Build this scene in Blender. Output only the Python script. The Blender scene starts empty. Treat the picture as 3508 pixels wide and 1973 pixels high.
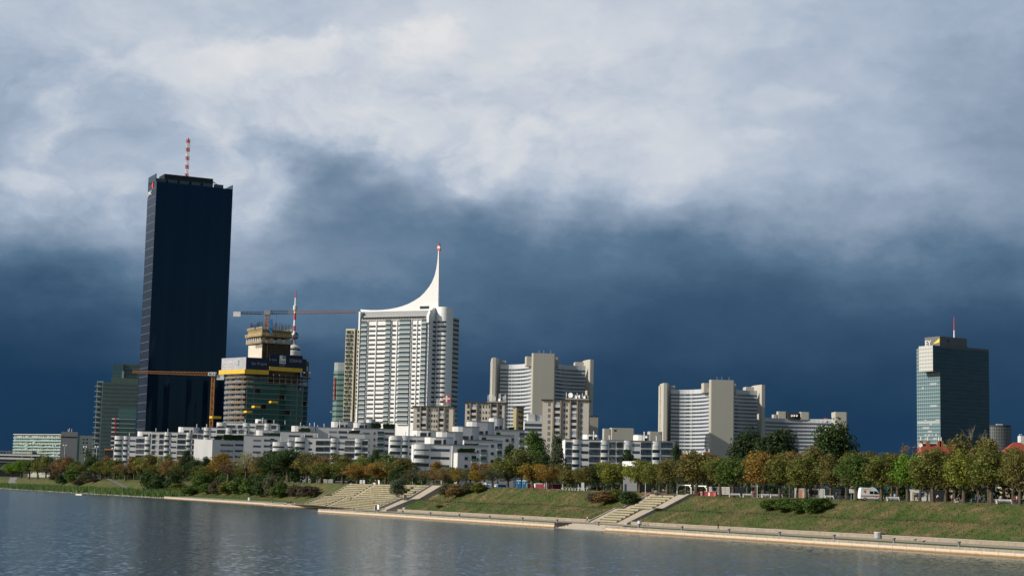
import bpy, math, random
import numpy as np
from mathutils import Vector, Matrix
random.seed(7); rng = np.random.default_rng(7)
S = bpy.context.scene
COL = S.collection

# ------------------------------------------------------------------ camera
PW, PH, FOC, CX, CY, CAMZ = 3508, 1973, 5800.0, 1754.0, 986.5, 9.6
SLOPE, HORC = .0218, 1674.0
ROLL = math.atan(SLOPE); PITCH = math.atan((HORC - CY) * math.cos(ROLL) / FOC)
FW = np.array([0, math.cos(PITCH), math.sin(PITCH)]); U0 = np.array([0, -math.sin(PITCH), math.cos(PITCH)]); R0 = np.array([1., 0, 0])
RV = R0 * math.cos(ROLL) + U0 * math.sin(ROLL); UV = U0 * math.cos(ROLL) - R0 * math.sin(ROLL)
cam = bpy.data.cameras.new('camera'); co = bpy.data.objects.new('camera', cam); COL.objects.link(co)
cam.sensor_width = 36; cam.lens = 36 * FOC / PW; cam.clip_start = 1; cam.clip_end = 40000
co.matrix_world = Matrix(((RV[0], UV[0], -FW[0], 0), (RV[1], UV[1], -FW[1], 0), (RV[2], UV[2], -FW[2], CAMZ), (0, 0, 0, 1)))
S.camera = co
S.view_settings.view_transform = 'Standard'; S.view_settings.look = 'None'
S.view_settings.exposure = 0.0; S.view_settings.gamma = 1.0
S.render.resolution_x, S.render.resolution_y = 1024, 575
S.cycles.max_bounces = 5; S.cycles.diffuse_bounces = 2; S.cycles.glossy_bounces = 2; S.cycles.transmission_bounces = 2; S.cycles.transparent_max_bounces = 6

def ray(x, y): return FW * FOC + RV * (x - CX) + UV * (CY - y)
def at(x, y, Y):                     # point seen at photo pixel x,y that stands Y metres away
    d = ray(x, y); return np.array([0, 0, CAMZ]) + d * (Y / d[1])
def gz(x, y, z):
    d = ray(x, y); return np.array([0, 0, CAMZ]) + d * ((z - CAMZ) / d[2])
def px(P):
    q = np.array(P, float) - [0, 0, CAMZ]; k = q @ FW
    return CX + FOC * (q @ RV) / k, CY - FOC * (q @ UV) / k
def azel(x, y):
    d = ray(x, y); d = d / np.linalg.norm(d)
    return math.atan2(d[0], d[1]), math.asin(d[2])

# ------------------------------------------------------------------ sun and sky
SUN_AZ, SUN_EL = math.radians(254), math.radians(28)       # azimuth clockwise from +Y: low, behind the camera's port side
sdir = Vector((math.sin(SUN_AZ) * math.cos(SUN_EL), math.cos(SUN_AZ) * math.cos(SUN_EL), math.sin(SUN_EL)))
sun = bpy.data.lights.new('sun', 'SUN'); sun.energy = 5.0; sun.angle = math.radians(.5); sun.color = (1.0, .93, .82)
so = bpy.data.objects.new('sun', sun); COL.objects.link(so); so.rotation_euler = (-sdir).to_track_quat('-Z', 'Y').to_euler()

def s2l(c): return tuple((v / 255 / 12.92) if v / 255 <= .04045 else ((v / 255 + .055) / 1.055) ** 2.4 for v in c)
W = bpy.data.worlds.new('World'); S.world = W; W.use_nodes = True
nt = W.node_tree; N = nt.nodes; Lk = nt.links; N.clear()
def nd(t, **k):
    n = N.new(t)
    for a, b in k.items(): setattr(n, a, b)
    return n
def sock(i, v):
    if hasattr(v, 'bl_idname') or isinstance(v, bpy.types.NodeSocket): Lk.new(v, i)
    else: i.default_value = v
def mth(op, a, b=0.0, c=0.0, clamp=False):
    n = nd('ShaderNodeMath', operation=op, use_clamp=clamp)
    sock(n.inputs[0], a); sock(n.inputs[1], b); sock(n.inputs[2], c); return n.outputs[0]
def smooth(v, a, b, lo=0.0, hi=1.0):
    n = nd('ShaderNodeMapRange', interpolation_type='SMOOTHSTEP'); sock(n.inputs[0], v)
    for i, q in zip((1, 2, 3, 4), (a, b, lo, hi)): sock(n.inputs[i], q)
    return n.outputs[0]
def mixf(f, a, b):
    n = nd('ShaderNodeMix', data_type='FLOAT'); sock(n.inputs[0], f); sock(n.inputs[2], a); sock(n.inputs[3], b); return n.outputs[0]
def comb(x, y, z=0.0):
    n = nd('ShaderNodeCombineXYZ'); sock(n.inputs[0], x); sock(n.inputs[1], y); sock(n.inputs[2], z); return n.outputs[0]
def noise(vec, scale, detail, rough=.55):
    n = nd('ShaderNodeTexNoise'); sock(n.inputs['Vector'], vec)
    n.inputs['Scale'].default_value = scale; n.inputs['Detail'].default_value = detail; n.inputs['Roughness'].default_value = rough
    return n.outputs['Fac']
tc = nd('ShaderNodeTexCoord'); sx = nd('ShaderNodeSeparateXYZ'); Lk.new(tc.outputs['Generated'], sx.inputs[0])
AZ = mth('ARCTAN2', sx.outputs[0], sx.outputs[1]); EL = mth('ARCSINE', sx.outputs[2])
n1 = noise(comb(AZ, mth('MULTIPLY', EL, 2.6), 13.1), 8, 5, .5)
n2 = noise(comb(AZ, mth('MULTIPLY', EL, 2.0), 9.7), 7, 5, .55)
n3 = noise(comb(AZ, mth('MULTIPLY', EL, 1.5), 5.3), 26, 7, .6)
wel = mth('ADD', EL, mth('ADD', mth('MULTIPLY', mth('SUBTRACT', n1, .52), .05), mth('MULTIPLY', mth('SUBTRACT', n3, .5), .022)))
waz = mth('ADD', AZ, mth('MULTIPLY', mth('SUBTRACT', n2, .5), .14))
EMAX = .42
K = 1.3618
cols = {   # cloud brightness down the sky, at several bearings (measured on the storm front)
 0:    [(-900,.70),(0,.73),(120,.74),(220,.66),(300,.60),(400,.62),(460,.75),(530,.62),(600,.46),(690,.30),(790,.19),(900,.11),(1100,.07)],
 200:  [(-900,.74),(0,.77),(150,.77),(250,.74),(350,.69),(440,.75),(520,.70),(590,.57),(660,.39),(740,.26),(830,.15),(1000,.08),(1100,.06)],
 600:  [(-900,.76),(0,.75),(80,.76),(140,.90),(230,.89),(330,.84),(400,.78),(480,.76),(580,.70),(660,.56),(740,.42),(820,.30),(910,.19),(1100,.09)],
 850:  [(-900,.78),(0,.78),(90,.83),(230,.84),(310,.83),(380,.72),(440,.52),(500,.48),(580,.42),(660,.46),(720,.44),(780,.36),(850,.28),(930,.19),(1100,.11)],
 1288: [(-900,.78),(0,.80),(90,.84),(180,.86),(260,.82),(350,.86),(430,.80),(500,.68),(560,.50),(630,.38),(700,.32),(790,.27),(870,.22),(960,.15),(1100,.11)],
 1700: [(-900,.76),(0,.77),(200,.78),(340,.84),(420,.80),(490,.70),(560,.53),(630,.38),(710,.29),(810,.23),(920,.15),(1100,.09)],
 2200: [(-900,.70),(0,.72),(200,.70),(350,.66),(440,.69),(520,.65),(600,.52),(670,.36),(750,.27),(840,.20),(950,.13),(1100,.10)],
 2560: [(-900,.60),(0,.62),(150,.58),(300,.56),(420,.56),(520,.57),(610,.50),(690,.37),(770,.26),(860,.18),(1000,.12),(1100,.10)],
}
L = None; prev = None
for xc, pts in cols.items():
    r = nd('ShaderNodeValToRGB'); cr = r.color_ramp; cr.interpolation = 'B_SPLINE'
    e = sorted((max(0, min(1, azel(xc * K, y * K)[1] / EMAX)), v) for y, v in pts)
    cr.elements[0].position = e[0][0]; cr.elements[0].color = (e[0][1],) * 3 + (1,)
    cr.elements[1].position = e[-1][0]; cr.elements[1].color = (e[-1][1],) * 3 + (1,)
    for p, v in e[1:-1]:
        q = cr.elements.new(p); q.color = (v, v, v, 1)
    Lk.new(mth('DIVIDE', wel, EMAX, clamp=True), r.inputs[0])
    a = azel(xc * K, 500)[0]
    L = r.outputs[0] if L is None else mixf(smooth(waz, prev, a), L, r.outputs[0])
    prev = a
amp = smooth(L, .14, .62, .05, .32)
n4 = noise(comb(waz, mth('MULTIPLY', wel, 1.9), 2.2), 13, 8, .52)
n5 = noise(comb(mth('ADD', AZ, mth('MULTIPLY', EL, 1.2)), mth('MULTIPLY', EL, .5), 6.6), 20, 5, .5)
L = mth('ADD', L, mth('MULTIPLY', mth('ADD', mth('MULTIPLY', mth('SUBTRACT', n3, .5), .5), mth('ADD', mth('MULTIPLY', mth('SUBTRACT', n4, .5), .75), mth('MULTIPLY', mth('SUBTRACT', n5, .5), .18))), amp))
n6 = noise(comb(waz, mth('MULTIPLY', wel, 1.3), 4.4), 19, 6, .55)
puff = mth('SUBTRACT', mth('ABSOLUTE', mth('SUBTRACT', mth('MULTIPLY', n6, 2.0), 1.0)), .16)
L = mth('ADD', L, mth('MULTIPLY', mth('MULTIPLY', puff, .30), mth('MULTIPLY', smooth(L, .45, .75), mth('MULTIPLY', smooth(AZ, .14, -.04, .15, 1.0), smooth(EL, .275, .225, .25, 1.0)))))
# single cumulus heads and holes
bn = noise(comb(AZ, mth('MULTIPLY', EL, 1.4), 1.7), 30, 7, .58)
bn2 = noise(comb(AZ, mth('MULTIPLY', EL, 1.4), 8.2), 11, 4, .5)
for (x, y, rx, ry, val, k) in [(990,112,170,62,.98,.7),(1110,125,110,56,.93,.5),(590,150,150,60,.93,.7),(760,128,110,34,.93,.6),(470,170,150,60,.86,.5),(70,462,120,34,.83,.7),(270,450,110,40,.80,.6),
                               (1390,330,110,46,.94,.6),(1540,325,130,52,.92,.55),(1230,170,190,40,.88,.4),(1950,262,160,34,.83,.5),(1880,345,140,26,.86,.5),(2230,462,170,44,.72,.6),(2070,520,140,40,.66,.4),
                               (330,330,90,40,.60,.6),(690,370,150,50,.50,.55),(820,420,150,50,.42,.5),(10,330,110,100,.60,.5),(470,280,90,40,.74,.4),(1340,250,120,34,.76,.4),(1120,330,120,30,.78,.4),(930,690,170,44,.46,.6),(1250,270,180,30,.74,.35),(640,600,160,60,.62,.35)]:
    a, e = azel(x * K, y * K)
    dx = mth('DIVIDE', mth('SUBTRACT', AZ, a), rx * K / FOC); dy = mth('DIVIDE', mth('SUBTRACT', EL, e), ry * K / FOC)
    d = mth('SQRT', mth('ADD', mth('MULTIPLY', dx, dx), mth('MULTIPLY', dy, dy)))
    d = mth('ADD', d, mth('ADD', mth('MULTIPLY', mth('SUBTRACT', bn, .5), 3.2), mth('MULTIPLY', mth('SUBTRACT', bn2, .5), 2.6)))
    # crisp on the sunlit upper rim, soft below
    soft = smooth(dy, -.6, .7, 1.4, .75) if val > .7 else 1.5
    m = smooth(d, 1.05, mth('SUBTRACT', 1.05, soft))
    L = mixf(mth('MULTIPLY', m, k), L, val)
ramp = nd('ShaderNodeValToRGB'); cr = ramp.color_ramp
st = [(0,(17,43,71)),(.10,(28,58,87)),(.24,(56,84,112)),(.4,(90,117,144)),(.55,(135,154,176)),(.70,(170,184,203)),(.82,(201,208,218)),(.92,(220,222,225)),(1,(238,239,239))]
cr.elements[0].position = 0; cr.elements[0].color = s2l(st[0][1]) + (1,); cr.elements[1].position = 1; cr.elements[1].color = s2l(st[-1][1]) + (1,)
for p, c in st[1:-1]:
    q = cr.elements.new(p); q.color = s2l(c) + (1,)
Lk.new(L, ramp.inputs[0])
sky = nd('ShaderNodeTexSky', sky_type='NISHITA'); sky.sun_disc = False; sky.sun_elevation = SUN_EL; sky.sun_rotation = SUN_AZ
sky.air_density = 1.0; sky.dust_density = 1.0
BG = .10
sc = nd('ShaderNodeVectorMath', operation='SCALE'); Lk.new(ramp.outputs[0], sc.inputs[0]); sc.inputs['Scale'].default_value = 1 / BG
front = mth('MULTIPLY', smooth(sx.outputs[1], -.25, .35), smooth(EL, 1.1, .55))
mx = nd('ShaderNodeMix', data_type='RGBA'); Lk.new(front, mx.inputs[0]); Lk.new(sky.outputs[0], mx.inputs[6]); Lk.new(sc.outputs[0], mx.inputs[7])
bg = nd('ShaderNodeBackground'); bg.inputs[1].default_value = BG; Lk.new(mx.outputs[2], bg.inputs[0])
wo = nd('ShaderNodeOutputWorld'); Lk.new(bg.outputs[0], wo.inputs[0])

# ------------------------------------------------------------------ materials
MATS = {}
def mat(name, c, rough=.8, spec=.3, metal=0.0, var=0.0, vscale=1.0, stretch=(1, 1, 1), build=None, bump=0.0, coord='Object'):
    if name in MATS: return MATS[name]
    m = bpy.data.materials.new(name); m.use_nodes = True; t = m.node_tree; b = t.nodes['Principled BSDF']
    b.inputs['Base Color'].default_value = (*c, 1); b.inputs['Roughness'].default_value = rough
    b.inputs['Specular IOR Level'].default_value = spec; b.inputs['Metallic'].default_value = metal
    if var:
        tcn = t.nodes.new('ShaderNodeTexCoord'); mp = t.nodes.new('ShaderNodeMapping'); mp.inputs['Scale'].default_value = stretch
        nz = t.nodes.new('ShaderNodeTexNoise'); nz.inputs['Scale'].default_value = vscale; nz.inputs['Detail'].default_value = 6; nz.inputs['Roughness'].default_value = .62
        r = t.nodes.new('ShaderNodeValToRGB'); r.color_ramp.elements[0].position = .3; r.color_ramp.elements[1].position = .7
        r.color_ramp.elements[0].color = (*[v * (1 - var) for v in c], 1); r.color_ramp.elements[1].color = (*[min(1, v * (1 + var)) for v in c], 1)
        t.links.new(tcn.outputs[coord], mp.inputs[0]); t.links.new(mp.outputs[0], nz.inputs['Vector']); t.links.new(nz.outputs['Fac'], r.inputs[0]); t.links.new(r.outputs[0], b.inputs['Base Color'])
        if bump:
            bp = t.nodes.new('ShaderNodeBump'); bp.inputs['Strength'].default_value = bump; bp.inputs['Distance'].default_value = .3
            t.links.new(nz.outputs['Fac'], bp.inputs['Height']); t.links.new(bp.outputs[0], b.inputs['Normal'])
    if build: build(t, b)
    MATS[name] = m; return m

def grid_lines(dx, dz, wx, wz, line, axis=0, face=None):
    """thin joint or mullion lines every dx along the wall and dz up it, in the wall's own coordinates"""
    def f(t, b):
        n = t.nodes; l = t.links
        tcn = n.new('ShaderNodeTexCoord'); s = n.new('ShaderNodeSeparateXYZ'); l.new(tcn.outputs['Object'], s.inputs[0])
        def mm(op, a, v=0.0):
            k = n.new('ShaderNodeMath'); k.operation = op
            for i, q in ((0, a), (1, v)):
                if isinstance(q, (int, float)): k.inputs[i].default_value = q
                else: l.new(q, k.inputs[i])
            return k.outputs[0]
        def lines(o, d, w): return mm('LESS_THAN', mm('MODULO', mm('ADD', o, 5000 * d), d), w)
        if axis == 2: hx = mm('ADD', s.outputs[0], s.outputs[1])
        else: hx = s.outputs[axis]
        f1 = mm('MAXIMUM', lines(hx, dx, wx), lines(s.outputs[2], dz, wz))
        mxn = n.new('ShaderNodeMix'); mxn.data_type = 'RGBA'; l.new(f1, mxn.inputs[0])
        src = b.inputs['Base Color']
        if src.is_linked: l.new(src.links[0].from_socket, mxn.inputs[6])
        else: mxn.inputs[6].default_value = src.default_value
        mxn.inputs[7].default_value = (*line, 1); l.new(mxn.outputs[2], src)
    return f

glass = mat('window_glass', (.018, .028, .045), .12, .5)
glass_b = mat('blue_window_glass', (.03, .055, .10), .12, .6)
glass_c = mat('curtained_window', (.16, .17, .18), .4, .4)
glass_t = mat('teal_balcony_glass', (.10, .19, .20), .2, .5)
white = mat('white_render', (.68, .67, .65), .75, .25, var=.06, vscale=.25, stretch=(1, 1, .3))
offwhite = mat('pale_grey_render', (.55, .545, .535), .8, .2, var=.08, vscale=.2, stretch=(1, 1, .25))
cream = mat('cream_render', (.50, .455, .385), .85, .2, var=.07, vscale=.2, stretch=(1, 1, .3))
ochre = mat('ochre_render', (.30, .25, .14), .85, .2, var=.06, vscale=.2)
un_conc = mat('fluted_concrete', (.42, .40, .345), .85, .2, var=.05, vscale=.08, stretch=(1, 1, .2), build=grid_lines(3.0, 400, .25, .01, (.38, .36, .31), 0))
un_span = mat('spandrel_panel', (.62, .61, .57), .7, .25, var=.05, vscale=.3)
roofdark = mat('dark_roof_felt', (.05, .048, .045), .9)
concrete = mat('concrete', (.33, .30, .26), .9, .2, var=.15, vscale=.8)
steel = mat('grey_steel', (.32, .33, .34), .5, .5, .4)
whitep = mat('white_paint', (.74, .74, .72), .5, .4)
redp = mat('red_paint', (.50, .055, .04), .5, .4)
bluep = mat('blue_plastic', (.05, .22, .45), .5, .4)
yellowp = mat('yellow_paint', (.62, .40, .03), .5, .4)
orangep = mat('orange_crane_paint', (.38, .165, .045), .5, .4)
blackp = mat('black_metal', (.02, .02, .022), .5, .4)
navy = mat('navy_banner', (.018, .028, .055), .7, .2, var=.1, vscale=.3)
silver = mat('silver_banner', (.34, .34, .37), .6, .3, var=.15, vscale=.25)
wood = mat('formwork_wood', (.36, .25, .11), .85, .2, var=.25, vscale=.6)
railwood = mat('pale_guard_board', (.62, .50, .36), .85, .2, var=.12, vscale=.5)
rust = mat('rebar', (.07, .055, .05), .8)
tile_red = mat('red_roof_tile', (.26, .055, .034), .85, .2, var=.15, vscale=1.5)
brick = mat('red_brick', (.30, .13, .07), .9, .2, var=.15, vscale=2)
hedge_m = mat('hedge_leaf', (.02, .045, .012), .8, .2, var=.5, vscale=1.6, bump=1)
bark = mat('bark', (.085, .068, .05), .95, .1, var=.3, vscale=3)
palebark = mat('pale_bark', (.34, .32, .27), .95, .1, var=.25, vscale=3)

# ------------------------------------------------------------------ building blocks
class MB:
    def __init__(s): s.v = []; s.f = []; s.n = 0
    def add(s, v, f):
        s.v.append(np.asarray(v, float).reshape(-1, 3)); s.f += [tuple(i + s.n for i in q) for q in f]; s.n += len(s.v[-1]); return s
    def box(s, x0, x1, y0, y1, z0, z1):
        return s.add([(x0,y0,z0),(x1,y0,z0),(x1,y1,z0),(x0,y1,z0),(x0,y0,z1),(x1,y0,z1),(x1,y1,z1),(x0,y1,z1)],
                     [(3,2,1,0),(4,5,6,7),(0,1,5,4),(1,2,6,5),(2,3,7,6),(3,0,4,7)])
    def prism(s, poly, z0, z1, caps=True):
        n = len(poly); z1s = z1 if hasattr(z1, '__len__') else [z1] * n
        z0s = z0 if hasattr(z0, '__len__') else [z0] * n
        f = [(i, (i + 1) % n, n + (i + 1) % n, n + i) for i in range(n)]
        if caps: f += [tuple(range(n))[::-1], tuple(range(n, 2 * n))]
        return s.add([(p[0], p[1], z) for p, z in zip(poly, z0s)] + [(p[0], p[1], z) for p, z in zip(poly, z1s)], f)
    def extr(s, prof, x0, x1):        # profile in (y,z) drawn along x
        n = len(prof)
        return s.add([(x0, p[0], p[1]) for p in prof] + [(x1, p[0], p[1]) for p in prof],
                     [(i, n + i, n + (i + 1) % n, (i + 1) % n) for i in range(n)] + [tuple(range(n)), tuple(range(n, 2 * n))[::-1]])
    def tube(s, pts, rad, n=6, cap=True):
        pts = [np.array(p, float) for p in pts]; rad = rad if hasattr(rad, '__len__') else [rad] * len(pts)
        V = []; prevx = None
        for i, p in enumerate(pts):
            d = pts[min(i + 1, len(pts) - 1)] - pts[max(i - 1, 0)]; d = d / (np.linalg.norm(d) + 1e-9)
            ref = np.array([0, 0, 1.]) if abs(d[2]) < .9 else np.array([1., 0, 0])
            x = np.cross(ref, d); x /= np.linalg.norm(x)
            if prevx is not None and x @ prevx < 0 and False: x = -x
            y = np.cross(d, x); prevx = x
            for k in range(n):
                a = 2 * math.pi * k / n; V.append(p + (x * math.cos(a) + y * math.sin(a)) * rad[i])
        m = len(pts)
        F = [(i * n + k, i * n + (k + 1) % n, (i + 1) * n + (k + 1) % n, (i + 1) * n + k) for i in range(m - 1) for k in range(n)]
        if cap: F += [tuple(range(n))[::-1], tuple(range((m - 1) * n, m * n))]
        return s.add(V, F)
    def bar(s, a, b, w): return s.tube([a, b], w, 4)
    def lathe(s, prof, n=16, cx=0, cy=0):    # prof: (r,z)
        V = [(cx + r * math.cos(2 * math.pi * k / n), cy + r * math.sin(2 * math.pi * k / n), z) for r, z in prof for k in range(n)]
        m = len(prof)
        F = [(i * n + k, i * n + (k + 1) % n, (i + 1) * n + (k + 1) % n, (i + 1) * n + k) for i in range(m - 1) for k in range(n)]
        return s.add(V, F + [tuple(range(n))[::-1], tuple(range((m - 1) * n, m * n))])
    def strip(s, path, y0, y1, z0, z1): pass
    def mesh(s, name):
        me = bpy.data.meshes.new(name); me.from_pydata(np.concatenate(s.v).tolist() if s.v else [], [], s.f); me.update(); return me

def link(name, data, parent=None):
    o = bpy.data.objects.new(name, data); COL.objects.link(o)
    if parent is not None: o.parent = parent
    return o
def part(name, mb, m, parent=None, smooth=False, label=None, kind=None):
    me = mb.mesh(name); me.materials.append(m)
    if smooth: me.polygons.foreach_set('use_smooth', [True] * len(me.polygons))
    o = link(name, me, parent)
    if label: o['label'] = label
    if kind: o['kind'] = kind
    return o
def tag(o, label, cat, group=None, kind=None):
    o['label'] = label; o['category'] = cat
    if group: o['group'] = group
    return o
def thing(name, label, cat, loc=(0, 0, 0), rz=0.0, group=None):
    o = link(name, None); o.location = tuple(float(q) for q in loc); o.rotation_euler = (0, 0, rz); o.empty_display_size = .5
    return tag(o, label, cat, group)
def struct(name, mb, m, smooth=False, kind='structure'):
    o = part(name, mb, m, None, smooth); o['kind'] = kind; return o
def copy_tree(o, parent=None):
    c = o.copy(); COL.objects.link(c)
    if parent is not None: c.parent = parent
    for ch in o.children: copy_tree(ch, c)
    return c
def text(name, body, size, m, parent, loc, rot=(math.pi / 2, 0, 0), sx=1.0, align='LEFT'):
    cu = bpy.data.curves.new(name, 'FONT'); cu.body = body; cu.size = size; cu.extrude = .04; cu.align_x = align; cu.materials.append(m)
    tmp = bpy.data.objects.new(name, cu); COL.objects.link(tmp); dg = bpy.context.evaluated_depsgraph_get()
    me = bpy.data.meshes.new_from_object(tmp.evaluated_get(dg)); bpy.data.objects.remove(tmp)
    if not me.materials: me.materials.append(m)
    o = link(name, me, parent); o.location = loc; o.rotation_euler = rot; o.scale = (sx, 1, 1); return o

GZ = 9.0      # ground level of the town behind the bank
class Fac:
    """a vertical facade: its top corner is seen at photo pixel (x,y), Y metres away; it runs along angle ang. Own axes: x along, y back, z up."""
    def __init__(s, x, y, Y, ang=0.0, base=GZ):
        s.P = at(x, y, Y); s.a = np.array([math.cos(ang), math.sin(ang), 0]); s.n = np.array([math.sin(ang), -math.cos(ang), 0]); s.ang = ang; s.base = base
        s.H = s.P[2] - base; s.loc = (s.P[0], s.P[1], base)
    def sh(s, x, y, t=0.0):
        d = ray(x, y); o = np.array([0, 0, CAMZ]); q = s.P + s.n * t
        k = ((q - o) @ s.n) / (d @ s.n); Q = o + d * k - s.P
        return Q @ s.a, Q[2] + s.H
    def sx(s, x, y): return s.sh(x, y)[0]
    def hy(s, x, y): return s.sh(x, y)[1]
    def thing(s, name, label, cat='building', group=None): return thing(name, label, cat, s.loc, s.ang, group)
R = math.radians

# ------------------------------------------------------------------ the river bank: u runs along the shore (away, upstream), v inland
UU = np.array([-.4390, .8985]); UU /= np.linalg.norm(UU); VV = np.array([UU[1], -UU[0]]); OO = np.array([37.1, 385.1])
SHORE_ANG = math.atan2(-UU[1], -UU[0])      # facing the water, running downstream
def uvw(u, v, z=0.0):
    q = OO + UU * u + VV * v; return np.array([q[0], q[1], z])
def vb(u): return float(np.interp(u, [-400, 216, 224, 442, 622, 1152, 2000], [13.5, 13.5, 14.8, 52, 60.2, 72, 100]))
def vq(u): return float(np.interp(u, [397, 622, 870, 1152, 2000], [36.4, 46.7, 50, 58, 85]))
def zt(u): return float(np.interp(u, [-200, 40, 90, 130, 180, 400, 900, 2000], [8.7, 8.8, 9.3, 9.8, 10.0, 10.3, 10.6, 11.0]))
def hills(x, y): return math.sin(x * .05 + 1.3) * math.sin(y * .043) * .5 + math.sin(x * .17 + y * .11) * .25
def tz(u, v):
    """height of the ground"""
    T = zt(u); w = v - vb(u)
    a = float(np.interp(w, [-1, 0, .5, 7, 9.5, 17.5, 26, 90, 260, 600], [1.2, 2.05, 2.1, 4.9, 5.2, T, T + .1, T + .1, GZ, GZ]))
    if u > 600:
        x = v - vq(u); b = float(np.interp(x, [-1, 0, 2, 10, 22, 36, 60, 120, 400], [-.8, .05, .7, 2.0, 4.6, T, T + .2, T + .2, GZ]))
        k = min(1, (u - 600) / 40); a = a * (1 - k) + b * k
        if 3 < x < 34: a += k * hills(u, v)
    elif 1 < w < 17 and not 205 < u < 446: a += .25 * hills(u * 1.3, v * 1.2)
    if (206 < u < 445 or 42 < u < 62) and 0 <= w < 18: a -= 1.1
    return a
def at_u(x, vfun, z):
    """u of the point on the line v = vfun(u), at height z(u), that shows at photo column x"""
    lo, hi = -300, 1900
    for _ in range(50):
        m = (lo + hi) / 2; v = vfun(m)
        if px(uvw(m, v, z(m) if callable(z) else z))[0] > x: lo = m
        else: hi = m
    return lo
def bank(x, w):
    """ground point w metres behind the retaining-wall line at photo column x -> world point"""
    u = at_u(x, lambda q: vb(q) + w, lambda q: tz(q, vb(q) + w)); v = vb(u) + w
    return uvw(u, v, tz(u, v))

def noise_mix(cols_, scale, stretch=(1, 1, 1), detail=7, second=None, coord='Object'):
    def f(t, b):
        n = t.nodes; l = t.links
        tcn = n.new('ShaderNodeTexCoord'); mp = n.new('ShaderNodeMapping'); mp.inputs['Scale'].default_value = stretch
        l.new(tcn.outputs[coord], mp.inputs[0])
        nz = n.new('ShaderNodeTexNoise'); nz.inputs['Scale'].default_value = scale; nz.inputs['Detail'].default_value = detail; nz.inputs['Roughness'].default_value = .68
        l.new(mp.outputs[0], nz.inputs['Vector'])
        r = n.new('ShaderNodeValToRGB'); cr = r.color_ramp
        while len(cr.elements) < len(cols_): cr.elements.new(.5)
        for i, (p, c) in enumerate(cols_): cr.elements[i].position = p; cr.elements[i].color = (*c, 1)
        l.new(nz.outputs['Fac'], r.inputs[0]); l.new(r.outputs[0], b.inputs['Base Color'])
        bp = n.new('ShaderNodeBump'); bp.inputs['Strength'].default_value = .8; bp.inputs['Distance'].default_value = .4; l.new(nz.outputs['Fac'], bp.inputs['Height']); l.new(bp.outputs[0], b.inputs['Normal'])
    return f
grass_m = mat('rough_grass', (.07, .08, .03), .95, .1, build=noise_mix([(.30, (.034, .060, .014)), (.44, (.060, .085, .022)), (.53, (.092, .088, .036)), (.61, (.135, .106, .048)), (.72, (.22, .16, .075))], .2, (1, 1, .6), 10))
lawn_m = mat('mown_lawn', (.05, .09, .02), .95, .1, var=.3, vscale=.8)
path_m = mat('gravel_path', (.30, .265, .215), .95, .1, var=.12, vscale=.5)
park_m = mat('park_ground', (.07, .075, .03), .95, .1, var=.35, vscale=.06)
pave_m = mat('stone_paving', (.34, .30, .245), .9, .2, var=.15, vscale=.35)

# ground sheet
us = [-5000, -2500, -1200, -700, -450] + list(np.arange(-300, 1400, 5)) + [1400, 1500, 1650, 1800, 2000, 2600, 3500, 5000, 9000]
ws = [0, .5, 2, 3.5, 5, 7, 8, 9.5, 11, 12.5, 14, 15.5, 17.5, 19.5, 22, 26, 34, 45, 60, 90, 140, 260, 600, 1500, 4000, 12000]
V = []; F = []
for u in us:
    uc = min(max(u, -400), 2000)
    for w in ws:
        if uc > 600:
            k = min(1, (uc - 600) / 40); v = vb(uc) + w - k * min(1, max(0, 1 - w / 26)) * (vb(uc) - vq(uc) + 1)
        else: v = vb(uc) + w
        V.append(uvw(u, v, tz(uc, v)))
m_ = len(ws)
for i in range(len(us) - 1):
    for j in range(m_ - 1):
        F.append((i * m_ + j, i * m_ + j + 1, (i + 1) * m_ + j + 1, (i + 1) * m_ + j))
mb = MB(); mb.add(V, F); ground = struct('ground', mb, grass_m, True)
ground.data.materials.append(park_m)
for p in ground.data.polygons:
    if p.index % (m_ - 1) >= 13: p.material_index = 1

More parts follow.
